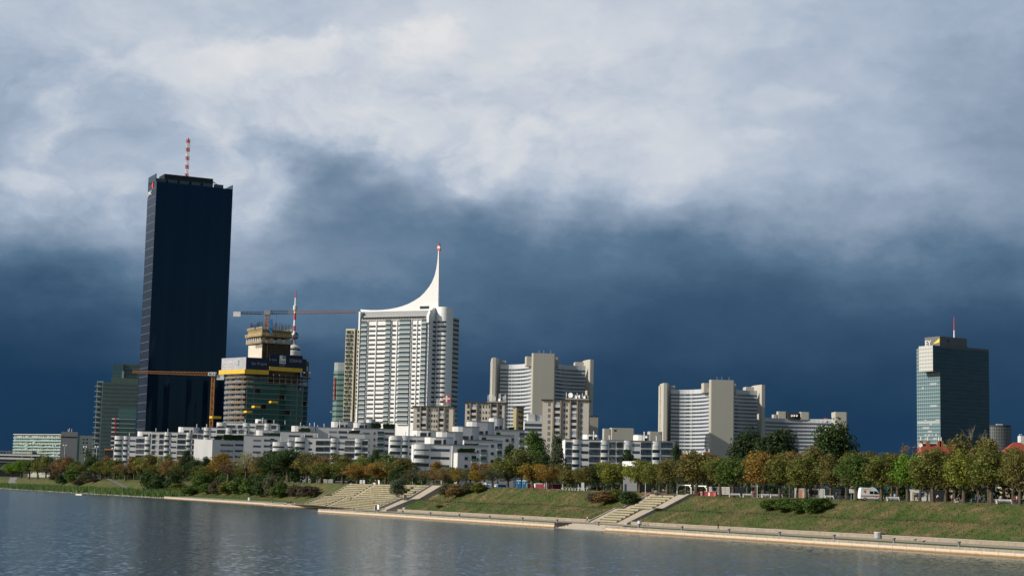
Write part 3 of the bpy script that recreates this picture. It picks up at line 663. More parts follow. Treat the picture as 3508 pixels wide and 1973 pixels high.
# stair core above
k0 = cf.sh(845, 1200, -9)[0]; k1 = cf.sh(897, 1200, -6)[0]; k2 = cf.sh(994, 1200, -6)[0]
zc = cf.hy(900, 1170); corem = mat('fresh_concrete', (.55, .50, .42), .9, .2, var=.1, vscale=.3)
core = [(k1, 6), (k2, 6), (k2, 27), (k1 - .6, 28), (k1 - .3, 17)]
cpart = part('stair_core', MB().prism(core, H - 2, zc), corem, ct)
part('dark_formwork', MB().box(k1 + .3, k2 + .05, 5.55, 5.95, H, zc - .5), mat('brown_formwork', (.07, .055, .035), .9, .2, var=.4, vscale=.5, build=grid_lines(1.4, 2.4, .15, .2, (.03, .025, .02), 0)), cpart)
slots = MB(); A_, B_ = np.array(core[4]), np.array(core[0]); dd = (B_ - A_) / np.linalg.norm(B_ - A_); nn = np.array([dd[1], -dd[0]])
for k in range(11):
    c = A_ + dd * (1 + k * .95); slots.prism([tuple(c + nn * .1), tuple(c + dd * .35 + nn * .1), tuple(c + dd * .35), tuple(c)], zc - 3.2 - (k % 3) * .4, zc - .4)
part('anchor_slot', slots, blackp, cpart)
def ring(d, z0, z1, m, name): return part(name, MB().prism(off(core, d), z0, z1), m, ct)
z = zc; ring(2.0, z - .4, z + .1, wood, 'work_platform'); ring(3.0, z + 4.2, z + 4.7, wood, 'work_platform'); ring(.8, z + 4.7, z + 9.0, mat('yellow_formwork', (.25, .19, .075), .8, .2, var=.3, vscale=.5, build=grid_lines(1.2, 2.1, .2, .25, (.13, .09, .03), 0)), 'formwork')
g = MB()
for d_, z0 in ((2.0, z), (3.0, z + 4.6), (1.6, z + 9)):
    c = off(core, d_)
    for a, b in zip(c, c[1:] + c[:1]):
        for h in (.5, 1.1, 1.6): g.bar((a[0], a[1], z0 + h), (b[0], b[1], z0 + h), .12)
        for q in np.linspace(0, 1, 7)[:-1]: p = np.array(a) * (1 - q) + np.array(b) * q; g.bar((p[0], p[1], z0), (p[0], p[1], z0 + 1.9), .08)
part('guard_rail', g, railwood, ct)
g = MB()
c = off(core, 1.9)
for a, b in zip(c, c[1:] + c[:1]):
    for q in np.linspace(0, 1, 5)[:-1]:
        p = np.array(a) * (1 - q) + np.array(b) * q; p2 = np.array(a) * (1 - q - .12) + np.array(b) * (q + .12); 
        g.add([(p[0], p[1], z + .3), (p2[0], p2[1], z + .3), (p2[0], p2[1], z + 3.2), (p[0], p[1], z + 3.2)], [(0, 1, 2, 3)])
part('site_sheet', g, mat('pale_sheet', (.30, .32, .30), .8, var=.3, vscale=.4), ct)
c = off(core, -.4); 
for i, (a, b) in enumerate(zip(c, c[1:] + c[:1])):
    g = MB()
    for q in np.linspace(.05, .95, 14):
        if rng.random() < .15: continue
        p = np.array(a) * (1 - q) + np.array(b) * q; hh = 12.5 + rng.random() * 2.5
        for o_ in (0, .25): g.bar((p[0] + o_, p[1], z + 8), (p[0] + o_, p[1], z + hh), .07)
    part('rebar_bundle', g, rust, ct)

# --- cranes --------------------------------------------------------------
def crane(name, label, xm, ytop, ybot, Y, xa, ya, xb, yb, dark_to, m, mast_w=1.0, base_z=None, xbot=None):
    top = at(xm, ytop, Y); base = GZ if base_z is None else base_z
    t = thing(name, label, 'crane', (top[0], top[1], base), 0.0); hh = top[2] - base
    mb = MB(); lattice(mb, 0, mast_w, 0, hh, int(hh / 2.4), .2); part('mast', mb, m, t)
    A, B = at(xa, ya, Y), at(xb, yb, Y); a, b = A[0] - top[0], B[0] - top[0]; za, zb = A[2] - base, B[2] - base
    zj = hh + .6
    def boom(mb, x0, x1, n, w=.8, h0=2.0, h1=1.2, zz0=0, zz1=0):
        for k in range(n):
            p, q = x0 + (x1 - x0) * k / n, x0 + (x1 - x0) * (k + 1) / n; z0_ = zj + zz0 + (zz1 - zz0) * k / n; z1_ = zj + zz0 + (zz1 - zz0) * (k + 1) / n
            ha, hb = h0 + (h1 - h0) * k / n, h0 + (h1 - h0) * (k + 1) / n; mid = (p + q) / 2
            for y in (-w, w): mb.bar((p, y, z0_), (q, y, z1_), .13); mb.bar((p, y, z0_), (mid, 0, z0_ + (ha + hb) / 2), .08); mb.bar((mid, 0, z0_ + (ha + hb) / 2), (q, y, z1_), .08)
            mb.bar((p, 0, z0_ + ha), (q, 0, z1_ + hb), .2); mb.bar((p, -w, z0_), (p, w, z0_), .1)
        return mb
    L_ = max(b, a, key=abs); Sh = min(b, a, key=abs); zl = (zb if L_ == b else za) - zj
    if dark_to is not None:
        dx_ = at(dark_to, ya, Y)[0] - top[0]
        part('jib', boom(MB(), 0, dx_, 12, .8, 2.4, 2.0, 0, zl * dx_ / L_), mat('dark_crane_grey', (.05, .055, .06), .5, .4), t); part('jib_end', boom(MB(), dx_, L_, 22, .8, 2.0, 1.2, zl * dx_ / L_, zl), m, t)
    else: part('jib', boom(MB(), 0, L_, 30, .8, 2.2, 1.3, 0, zl), m, t)
    zs = (za if L_ == b else zb) - zj
    part('counter_jib', boom(MB(), 0, Sh, 8, .9, 1.5, 1.0, 0, zs * .6).box(min(Sh * .2, Sh), max(Sh * .2, Sh), -.9, .9, zj - .3, zj), mat('dark_crane_grey', (.05, .055, .06), .5, .4) if dark_to else m, t)
    s_ = Sh / abs(Sh)
    part('counterweight', MB().box(min(Sh, Sh - s_ * 5), max(Sh, Sh - s_ * 5), -1, 1, zj + zs * .6 - 2.4, zj + zs * .6 + 1), whitep, t)
    part('cab', MB().box(-2.2, 2.2, -1.6, 1.6, zj - .6, zj + 2.6), steel, t)
    return t, hh, zj, L_
t, hh, zj, L_ = crane('tower_crane', 'tower crane with long dark and orange jib standing on the concrete core', 916, 1079, 1160, 1165, 800, 1072, 1222, 1071, 988, orangep, 1.1, base_z=GZ)
part('mast_tarpaulin', MB().box(2.0, 3.6, -1.2, .6, hh - 10, hh - 3).box(1.9, 3.9, -1.1, .5, hh - 13, hh - 10), mat('blue_tarpaulin', (.02, .17, .42), .6, .3), t)
mb = MB(); xh = at(947, 1080, 1165)[0] - at(916, 1079, 1165)[0]; mb.bar((xh, 0, zj), (xh, 0, zj - 6), .06); mb.bar((xh, 0, zj - 9), (xh, 0, zj - 20), .07); part('hoist_rope', mb, blackp, t)
part('hook_block', MB().box(xh - .5, xh + .5, -.3, .3, zj - 9, zj - 6), redp, t)
t, hh, zj, L_ = crane('tower_crane', 'all orange tower crane standing before the black glass tower', 731, 1290, 1460, 1172, 453, 1277, 768, 1290, None, orangep, 1.0)
part('name_board', MB().box(-3.4, 1.6, -1.95, -1.8, zj + .1, zj + 2.2), whitep, t); text('lettering', 'BCA', 1.9, blackp, t, (-2.9, -2.0, zj + .5), sx=1.1)

# --- observation tower far behind -----------------------------------------
P = at(1008, 1150, 2300); t = thing('observation_tower', 'distant round observation tower with red and white banded mast', 'tower', (P[0], P[1], GZ))
zt_ = lambda y: at(1008, y, 2300)[2] - GZ
part('shaft', MB().lathe([(6, 0), (3.4, zt_(1300)), (3.4, zt_(1220))], 20), offwhite, t, True)
part('restaurant_drum', MB().lathe([(5, zt_(1222)), (9, zt_(1218)), (9.2, zt_(1203)), (8.4, zt_(1201))], 28), offwhite, t)
part('window_ring', MB().lathe([(8.5, zt_(1201)), (8.5, zt_(1194.5))], 28), glass, t)
part('upper_deck', MB().lathe([(9, zt_(1194.4)), (8.8, zt_(1188)), (6, zt_(1183)), (5.5, zt_(1180))], 28), offwhite, t)
part('equipment_deck', MB().lathe([(3, zt_(1180)), (2.6, zt_(1164))], 10), steel, t)
ys = [1164, 1150, 1133, 1116, 1096, 1073, 1066]
for k in range(6): part('mast_band', MB().lathe([(1.6, zt_(ys[k])), (1.5, zt_(ys[k + 1]))], 12), redp if k % 2 == 0 else whitep, t)
part('mast_pod', MB().lathe([(2.0, zt_(1066)), (2.9, zt_(1061)), (2.9, zt_(1048)), (2.0, zt_(1045))], 14), offwhite, t)
part('mast_tip', MB().lathe([(1.2, zt_(1045)), (1.0, zt_(1020))], 8), whitep, t); part('mast_tip', MB().lathe([(.8, zt_(1020)), (.5, zt_(995))], 8), redp, t)
for sx_, m in ((-3.3, whitep), (3.3, mat('dark_blue_sign', (.02, .03, .09), .5))):
    q = part('oval_sign', MB().lathe([(2.9, -.3), (2.9, .3)], 20), m, t); q.rotation_euler = (math.pi / 2, 0, .5 if sx_ > 0 else -.5); q.location = (sx_, -3.2, zt_(1151)); q.scale = (1, 1.55, 1)
    text('lettering', 'N', 4.2, mat('dark_blue_sign', (.02, .03, .09)) if sx_ < 0 else whitep, q, (-1.5, -1.4, .4 if False else .36), (0, 0, 0))

# --- white tower with the sail ---------------------------------------------
hf = Fac(1235, 1068, 1110, R(-24)); t = hf.thing('white_tower', 'white apartment tower crowned by a tall curved sail spire', 'apartment tower')
H = hf.H; yr = 1200
def zx(xz): return 1120 + xz * .4971
def zy(yz): return 800 + yz * .4971
X = lambda xz, yz=850: hf.sx(zx(xz + (850 - yz) * .020), zy(yz))
Wf = X(697); Hf = hf.hy(zx(450), zy(600))
Dp = 22.0
tower_white = mat('white_tower_panel', (.78, .77, .75), .6, .3, var=.03, vscale=.2, build=grid_lines(4.2, 3.2, .06, .08, (.52, .51, .5), 0))
part('front_wall', MB().box(0, Wf, 0, Dp, 0, Hf), tower_white, t)
# side fin (port edge)
part('edge_fin', MB().box(-.6, .55, -1.2, Dp * .6, 0, H), whitep, t)
# recess wall + cylinder
ccy = 11.0; rc = 5.6; xc_ = hf.sh(1523, 1100, -ccy)[0]; ccx = xc_
q0 = Wf + .4; turn = (q0, .3); q1 = (hf.sh(1496, 1100, -9)[0] + .6, 9.0)
Hc = at(zx(810), zy(505), hf.P[1] + float(hf.a[1] * ccx - hf.n[1] * ccy) - 5)[2] - GZ
part('recess_wall', MB().prism([turn, q1, (q1[0] + 1, Dp + 6), (turn[0] - 1, Dp)], 0, Hc - 2.5), tower_white, t)
part('cylinder_wall', MB().lathe([(rc, 0), (rc, Hc)], 48, ccx, ccy), tower_white, t, False)
part('rear_block', MB().box(ccx + 1, hf.sh(1565, 1150, -22)[0], ccy + 4, ccy + 14, 0, at(1560, 1105, 1135)[2] - GZ), mat('grey_rear_panel', (.36, .35, .33), .7, .2, build=grid_lines(60, 3.1, .1, 1.2, (.05, .055, .06), 0)), t)
rowh = 31.5 * .4971; nrow = 22
colspec = [('b', 236, 273), ('w', 286, 331), ('w', 341, 396), ('b', 401, 436), ('w', 447, 472), ('n', 483, 493), ('b', 496, 572), ('w', 588, 612), ('w', 622, 643), ('b', 649, 682)]
cnt = 0; rest = MB()
baly = mat('balcony_glass', (.17, .24, .26), .2, .5)
for ci, (ty, a, b) in enumerate(colspec):
    s0, s1 = X(a), X(b)
    yref = 650 if ci == 0 else 640 - (a - 240) * .02
    for r in range(nrow + 1):
        yz = yref + (r - 1) * 31.5
        if ty != 'b' and r == 0: continue
        zc_ = hf.hy(zx((a + b) / 2), zy(yz)); w = .72 if ty == 'w' else .55
        if ty == 'b':
            o = part('balcony', MB().box(s0, s1, -.9, .4, zc_ - 1.1, zc_ + .95), glass if (r * 3 + ci) % 4 else glass_b, t)
            part('parapet', MB().box(s0 + .02, s1 - .02, -1.0, -.94, zc_ - 1.2, zc_ - .05), baly, o); part('slab', MB().box(s0 - .1, s1 + .1, -1.25, .3, zc_ - 1.75, zc_ - 1.3), whitep, o)
        else:
            mm_ = glass_c if rng.random() < .12 else glass
            if cnt < 100: part('window', MB().box(s0, s1, -.04, .2, zc_ - w, zc_ + w * .75), mm_, t); cnt += 1
            else: rest.box(s0, s1, -.04, .2, zc_ - w, zc_ + w * .75)
part('window', rest, glass, t, kind='stuff')
for x_ in (277, 335, 439, 478, 577, 616, 645): part('pilaster', MB().box(X(x_) - .25, X(x_) + .25, -.5, .1, 0, Hf), whitep, t)
# recess windows and cylinder windows
rw = MB(); cwm = MB(); dv = np.array([q1[0] - turn[0], q1[1] - turn[1]]); dl = np.linalg.norm(dv); dv /= dl; nv = np.array([dv[1], -dv[0]])
for r in range(22):
    z = Hf - 1.0 - r * (31.9 * .4971 * 1110 / FOC)
    o = MB()
    a, b = np.array(turn) + dv * dl * .42, np.array(turn) + dv * dl * .98
    o.prism([tuple(a + nv * .06), tuple(b + nv * .06), tuple(b - nv * .2), tuple(a - nv * .2)], z - .65, z + .55); part('window', o, glass, t)
    o = MB(); n_ = 12; a0, a1 = R(-118), R(-52)
    ring_ = [(ccx + rc * 1.006 * math.cos(a0 + (a1 - a0) * i / n_), ccy + rc * 1.006 * math.sin(a0 + (a1 - a0) * i / n_)) for i in range(n_ + 1)]
    o.add([(p[0], p[1], z - .6 + 1.2 * k) for k in (0, 1) for p in ring_], [(i, i + 1, n_ + 2 + i, n_ + 1 + i) for i in range(n_)]); part('ribbon_window', o, glass, t)
# curved metal roof and sail
ys_ = [hf.hy(zx(400), zy(600)), hf.hy(zx(400), zy(585)), hf.hy(zx(400), zy(565)), hf.hy(zx(400), zy(545)), hf.hy(zx(400), zy(530))]
part('curved_roof', MB().extr([(-.6, ys_[0]), (-.4, ys_[1]), (.6, ys_[2]), (2.6, ys_[3]), (5.5, ys_[4]), (9, ys_[4] + .4), (9, ys_[0])], .6, Wf - .2), mat('roof_metal', (.33, .33, .32), .5, .4, var=.06, vscale=.1, build=grid_lines(2.2, 60, .12, .02, (.2, .2, .2), 0)), t)
lw = MB()
for k in range(40): a = 2 + (Wf - 4) * k / 40; lw.box(a, a + .55, -.75, -.2, ys_[1] - .5, ys_[1] + 1.0)
part('louvre', lw, blackp, t)
part('roof_fin', MB().extr([(-1.1, ys_[0] - 2), (-.9, ys_[1] + 1), (.2, ys_[2] + 1), (2.3, ys_[3] + 1.2), (5.3, ys_[4] + 1.5), (9, ys_[4] + 2), (9, ys_[0] - 2)], Wf - 1.3, Wf + .35), whitep, t)
sail = [(232,522),(262,525),(300,527.5),(340,527.5),(380,526),(430,520.5),(480,511),(520,500),(560,485),(600,464),(640,438),(675,404),(705,366),(725,333),(742,290),(753,245),(760,200),(764,160),(766,120)]
t_sail = -9.0
def sp(a, b): s, h = hf.sh(zx(a), zy(b), t_sail); return s, h
top = [sp(*p) for p in sail]; tip = sp(768, 118); right = [sp(772, 118), sp(771, 240), sp(769, 380), sp(766, 508)]
low = [sp(766, 530), sp(735, 535), sp(232, 540)]
poly = top + right + low; n_ = len(poly)
mb = MB(); mb.add([(p[0], 9.0, p[1]) for p in poly] + [(p[0], 10.6, p[1]) for p in poly], [tuple(range(n_)), tuple(range(n_, 2 * n_))[::-1]] + [(i, n_ + i, n_ + (i + 1) % n_, (i + 1) % n_) for i in range(n_)])
sl = part('sail', mb, mat('sail_panel', (.76, .75, .73), .6, .3, build=grid_lines(6, 4.5, .05, .06, (.62, .61, .6), 0)), t)
s0, h1 = sp(641, 501); s1, h0 = sp(704, 518); part('plant_window', MB().box(s0, s1, 8.9, 9.2, h0, h1), glass, sl)
for k, (ya, yb, m) in enumerate(((119, 103, redp), (103, 87, whitep), (87, 72, redp), (72, 66, blackp))):
    (a, ha), (b, hb) = sp(768.2, ya), sp(770.5, yb); w_ = 1.2 - .22 * k; part('spire_band', MB().box((a + b) / 2 - w_, (a + b) / 2 + w_ * .8, 9.2, 10.4, ha, hb), m, t)

# --- beige tower with golden bays, curved green tower ------------------------
bf = Fac(1185, 1126, 1112, R(-16)); t = bf.thing('beige_tower', 'slim cream tower with protruding gold framed windows beside the white tower', 'apartment tower')
H = bf.H; w1, w2, w3 = bf.sx(1216, 1126), bf.sx(1223.5, 1126), bf.sx(1238, 1126)
goldw = mat('cream_panel', (.56, .52, .42), .7, .2, build=grid_lines(4, 3, .08, .1, (.36, .31, .18), 0)); goldf = mat('gold_frame', (.50, .42, .20), .5, .4)
part('front_wall', MB().box(0, w1, 0, 14, 0, H), goldw, t); part('corner_strip', MB().box(w1 + .02, w2, 1.0, 14, 0, H - .4), mat('bronze_strip', (.14, .105, .06), .5, .4), t); part('rear_wing', MB().box(w2 + .02, w3 + 3, .3, 14, 0, H - .8), goldw, t)
part('roof_plant', MB().box(w2, w3 + 2, 5, 12, H, H + 5), mat('rusty_plant', (.13, .09, .08), .9), t)
cnt = 0; rest = MB()
for r in range(23):
    for c in range(5):
        x0 = 1187.5 + c * 5.7 if c < 4 else 1227; y0 = 1132 + r * 13.6
        s0, h1 = bf.sh(x0 - r * .5, y0); s1 = s0 + .9; h0 = h1 - 1.9
        s1 = s0 + .75
        if cnt < 100:
            o = part('bay_window', MB().box(s0, s1, -.35 if (r + c) % 3 else -.7, .1, h0, h1), goldf, t); part('pane', MB().box(s0 + .1, s1 - .1, -.75, -.3, h0 + .1, h1 - .1), glass if (r * 5 + c) % 3 else glass_t, o); cnt += 1
        else: rest.box(s0, s1, -.4, .1, h0, h1)
part('bay_window', rest, glass, t, kind='stuff')
gf = Fac(1140, 1243, 1300, R(-8)); t = gf.thing('curved_green_tower', 'round cornered green glass office tower peeking from behind the cream tower', 'office tower')
H = gf.H; w = gf.sx(1182, 1243); plan_ = [(0, 6), (.4, 2.5), (2, .8), (4, .1), (6, 0), (w, 0), (w, 20), (0, 20)]
part('glass_wall', MB().prism(plan_, 0, H - 6), mat('green_band_glass', (.13, .22, .20), .25, .5, build=grid_lines(500, 4.0, .01, 1.5, (.03, .055, .055), 0)), t)
part('glass_crown', MB().prism([(p[0] * .98 + .2, p[1] + .3) for p in plan_], H - 5.95, H + .5), mat('crown_glass', (.24, .28, .27), .3, .5, build=grid_lines(1.6, 10, .2, .2, (.4, .42, .4), 0)), t)
part('red_sign_strip', MB().box(1.5, 2.3, -.2, .3, H - 28, H - 11), redp, t)
part('edge_canopy', MB().box(-1.3, .5, 2, 12, H - 38, H - 37), steel, t)

# ------------------------------------------------------------------ curved office towers (concave facades between slabs)
strip_glass = mat('ribbon_glass', (.035, .055, .085), .15, .5, build=grid_lines(1.6, 400, .3, .01, (.18, .20, .22), 2))
span_m = mat('spandrel_band', (.46, .475, .49), .6, .3, var=.05, vscale=.3, build=grid_lines(3.2, 400, .16, .01, (.36, .36, .35), 2))
def bez(p0, p1, p2, n=16): return [tuple((1 - k) ** 2 * np.array(p0) + 2 * k * (1 - k) * np.array(p1) + k * k * np.array(p2)) for k in np.linspace(0, 1, n + 1)]
def wall_path(mb, path, off_, z0, z1):
    P = np.array(path); V = []
    for i, p in enumerate(P):
        d = P[min(i + 1, len(P) - 1)] - P[max(i - 1, 0)]; d = d / np.linalg.norm(d); n = np.array([d[1], -d[0]]); q = p + n * off_; V.append(q)
    n = len(V); return mb.add([(q[0], q[1], z0) for q in V] + [(q[0], q[1], z1) for q in V], [(i, i + 1, n + i + 1, n + i) for i in range(n - 1)])
def rounded(x0, x1, y0, y1, r=1.6):
    out = []
    for cx_, cy_, a0 in ((x0 + r, y0 + r, 180), (x1 - r, y0 + r, 270), (x1 - r, y1 - r, 0), (x0 + r, y1 - r, 90)):
        for k in range(4): a = R(a0 + 30 * k); out.append((cx_ + r * math.cos(a), cy_ + r * math.sin(a)))
    return out
def un_tower(label, Y, slab, left, right, rows, rowpx, base_dark=0):
    """slab: (xl, xr, ytop) of the projecting end slab; left/right: end slab (x0,x1,ytop,edge) and facade top y"""
    f = Fac(slab[0], slab[2], Y, R(4)); t = f.thing('curved_office_tower', label, 'office tower', 'concave slab ended office towers'); H = f.H
    w = f.sx(slab[1], slab[2]); part('end_slab', MB().prism(rounded(0, w, 0, 9, 1.3), 0, H), un_conc, t)
    s = Y / FOC; D = 52.0
    for side, spec in ((-1, left), (1, right)):
        if spec is None: continue
        x0, x1, yt, fy = spec          # end slab pixels (outer, inner) and its top, facade top
        Yb = Y + D
        Pi = at(x1, fy, Yb) - f.P; xi = Pi @ f.a; Po = at(x0, yt, Yb) - f.P; xo = Po @ f.a; yb_ = -(Pi @ f.n)
        Hs = at(x0, yt, Yb)[2] - GZ; Hw = at(x1, fy, Yb)[2] - GZ
        xa = 0.8 if side < 0 else w - .8
        path = bez((xi, yb_), (xa + side * 3.5, yb_ + 3), (xa, 8.5)) if side < 0 else bez((xa, 8.5), (xa + side * 3.5, yb_ + 3), (xi, yb_))
        fac = part('facade', wall_path(MB(), path, 0, 0, Hw), span_m, t)
        part('roof_deck', MB().add([(p[0], p[1], Hw - .2) for p in path] + [(w / 2, yb_ + 12, Hw - .2)], [tuple(range(len(path) + 1))]), un_span, t)
        mid = at((x1 + slab[0 if side < 0 else 1]) / 2, fy, Yb)
        fh = rowpx * Yb / FOC
        for k in range(rows):
            z = Hw - 5.6 - k * fh
            if z < 2: break
            part('window_band', wall_path(MB(), path, .18, z - fh * .25, z + fh * .25), strip_glass, fac)
        for q in path[::2]: pass
        a, b = (xo, xi + 4.2) if side < 0 else (xi - 4.2, xo)
        ew = abs(xo - xi)
        e0, e1 = (xo, xi) if side < 0 else (xi, xo)
        em = e0 + (.5 if side < 0 else .45) * (e1 - e0)
        part('end_slab', MB().prism([(e0, yb_ - 3.2), (em - .8, yb_ - 3.6), (em, yb_ - 2.8), (e1, yb_ + 14), (e1, yb_ + 30), (e0, yb_ + 24)] if side < 0 else [(e0, yb_ + 14), (em, yb_ - 2.8), (em + .8, yb_ - 3.6), (e1, yb_ - 3.2), (e1, yb_ + 24), (e0, yb_ + 30)], 0, Hs), un_conc, t)
        part('rear_core', MB().box(min(xo, xi + (7 if side < 0 else -9)), max(xo, xi + (7 if side < 0 else -9)), yb_ + 16, yb_ + 32, 0, Hs - 1.5), un_conc, t)
    part('lift_core', MB().prism(rounded(-5.5, w + 4.5, 11, 24, 1), at(slab[0] - 12, slab[2] + 45, Y + 12)[2] - GZ, at(slab[0] - 10, slab[2] + 12, Y + 12)[2] - GZ), un_conc, t)
    part('rear_wall', MB().box(-26 * (left is not None), w + 26 * (right is not None), D + 24, D + 25, 0, H * .8), un_span, t)
    mb = MB()
    for q in (.3, .5, .8): mb.bar((w * q, 4, H), (w * q, 4, H + 3.5), .12)
    part('roof_aerial', mb, steel, t)
    return t
un_tower('tallest concrete office tower with two curved glass fronts, behind the cream flats with antennas', 1690, (1824, 1904, 1209), (1687, 1714, 1225, 1248), (2033, 2006, 1232, 1253), 17, 12.5)
un_tower('concrete office tower with curved glass fronts above the red roofed house', 1790, (2434, 2517, 1300), (2272, 2299, 1312, 1334), (2619, 2594, 1318, 1338), 16, 12.4)
# low curved wing
f = Fac(2620, 1430, 1900, R(0)); t = f.thing('curved_office_wing', 'low curved office block behind the big dark trees', 'office building'); H = f.H
w = f.sx(2858, 1430); path = bez((0, 0), (w * .5, 22), (w, 2)); fac = part('facade', wall_path(MB(), path, 0, 0, H), span_m, t)
for k in range(8): z = H - 5.5 - k * 4.15; part('window_band', wall_path(MB(), path, .2, z - 1.1, z + 1.1), strip_glass, fac)
part('end_slab', MB().prism(rounded(w, f.sx(2901, 1412), -3, 18, 1.2), 0, f.hy(2870, 1411)), un_conc, t)
part('rear_wall', MB().box(0, w, 16, 24, 0, H - .3), un_span, t)
for a, b, y, m in ((2653, 2669, 1418, un_conc), (2669, 2700, 1407, un_conc), (2702, 2745, 1411, roofdark), (2747, 2779, 1409, un_conc)): part('roof_block', MB().prism(rounded(f.sx(a, y), f.sx(b, y), 10, 20, 1.2), H - 1, f.hy(a, y)), m, t)
for x in (2716, 2724, 2733): q = part('roof_dish', MB().lathe([(.3, -.5), (1.3, 0), (1.35, .15), (.2, -.3)], 12), whitep, t); q.location = (f.sx(x, 1422), 9, f.hy(x, 1422)); q.rotation_euler = (R(75), 0, 0)
part('red_plant_room', MB().box(f.sx(2832, 1430), f.sx(2842, 1430), 12, 16, H, H + 1.6), redp, t)
# small concrete cores behind the low white flats
f = Fac(2069, 1467, 1500, R(5)); t = f.thing('concrete_core_block', 'twin concrete cores rising behind the white balcony flats with a roof tree', 'office building')
part('core', MB().prism(rounded(0, f.sx(2092, 1467), 2, 10, .8), 0, f.H), un_conc, t); part('core', MB().prism(rounded(f.sx(2094, 1465), f.sx(2173, 1465), 0, 12, .8), 0, f.H + .8), un_conc, t)
s0, h1 = f.sh(2104, 1471); part('vent', MB().box(s0, s0 + 2, -.1, .1, h1 - 1.6, h1), blackp, t)
f = Fac(2225, 1477, 1500, R(5)); t = f.thing('concrete_core_block', 'single concrete core beside the curved office tower, behind a white drum penthouse', 'office building')
part('core', MB().prism(rounded(0, f.sx(2269, 1477), 0, 12, .8), 0, f.H), un_conc, t); s0, h1 = f.sh(2258, 1481); part('vent', MB().box(s0, s0 + 1.8, -.1, .1, h1 - 1.4, h1), steel, t)
f = Fac(1797, 1441, 1400, R(3)); t = f.thing('low_glass_office', 'low grey block with blue glass bands between two cream apartment blocks', 'office building'); w = f.sx(1857, 1441)
part('wall', MB().box(0, w, 0, 14, 0, f.H), un_span, t)
for k in range(5): s, h = f.sh(1797, 1450 + k * 16); part('window_band', MB().box(.2, w - .2, -.1, .1, h - 2.2, h), glass_b, t)
part('roof_block', MB().prism(rounded(f.sx(1807, 1418), f.sx(1838, 1418), 3, 12, 1.2), f.H, f.hy(1820, 1417)), offwhite, t); part('roof_block', MB().box(f.sx(1841, 1420), f.sx(1858, 1420), 4, 12, f.H, f.hy(1850, 1421)), offwhite, t)

# ------------------------------------------------------------------ dark office tower far along the bank
f = Fac(3219, 1189, 1850, R(31)); t = f.thing('dark_office_tower', 'dark glass office tower with a yellow beam sign and a red and white antenna', 'office tower'); H = f.H
w = f.sx(3387, 1203); d0 = 46.0
lit_glass = mat('lit_office_glass', (.075, .135, .155), .25, .5, build=grid_lines(3.1, 4.0, .35, .75, (.27, .33, .33), 1))  # sunlit copy of the tower glass: the light is put into its paler colours
shaded_glass = mat('shaded_office_glass', (.014, .044, .068), .2, .2, var=.5, vscale=.12, stretch=(.4, 1, 2.2), build=grid_lines(4.2, 4.0, .35, .9, (.030, .060, .080), 0))  # shaded copy of the same glass: the shade is put into its darker colours
dl = None
for k in range(400):
    q = f.P + np.array([-f.a[1], f.a[0], 0]) * k * .2
    if px(q)[0] < 3140: dl = k * .2; break
dl = dl or 36.0
part('dark_front', MB().add([(0, 0, 0), (w, 0, 0), (w, 0, H), (0, 0, H)], [(0, 1, 2, 3)]), shaded_glass, t)
shaded_glass.node_tree.nodes['Principled BSDF'].inputs['Specular Tint'].default_value = (.4, .7, 1.0, 1)
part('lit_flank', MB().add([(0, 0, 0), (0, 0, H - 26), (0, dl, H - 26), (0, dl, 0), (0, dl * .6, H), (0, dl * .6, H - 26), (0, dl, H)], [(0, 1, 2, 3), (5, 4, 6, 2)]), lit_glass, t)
part('rear_walls', MB().add([(w, 0, 0), (w, dl, 0), (w, dl, H), (w, 0, H), (0, dl, 0), (0, dl, H), (0, 0, H)], [(0, 1, 2, 3), (1, 4, 5, 2), (6, 3, 2, 5)]), shaded_glass, t)
bx = 7.5       # cantilevered corner box
zb_ = f.hy(3200, 1271)
fr = mat('box_lattice', (.30, .31, .29), .5, .4, build=grid_lines(2.4, 4.0, .7, 1.3, (.50, .50, .47), 1))
part('corner_box', MB().box(-bx - 3, -.02, -.02, dl * .6, zb_, H + 1.5), fr, t); part('corner_box_front', MB().box(-bx - 2.9, -.05, -.14, -.05, zb_ + .1, H + 1.4), shaded_glass, t)
# single lit blinds
for k in range(15):
    r = rng.integers(2, 20); c = rng.integers(0, 8); s0 = 1 + c * (dl - 4) / 8; z = H - 30 - r * 4.0
    ln_ = rng.choice([3, 3, 6, 10])
    if z > 24: part('blind', MB().box(-.12, .05, s0, min(dl - .5, s0 + ln_), z + .9, z + 3.1), mat('pale_blind', (.32, .35, .34), .6), t)
for z, a, b in ((H - 84, .5, dl - .5),): part('blind', MB().box(-.12, .05, a, b, z + .9, z + 3.4), mat('pale_blind', (.32, .35, .34), .6), t)
for k in range(5): z = 8 + k * 8.2 - (k % 2) * 0; part('white_band', MB().box(-.3, .1, dl * .3, dl - .3, z, z + 3.3), whitep, t)
part('soffit_step', MB().box(-.9, .1, .2, dl, 43.6, 45.0), mat('pale_trim', (.34, .36, .35), .5), t)
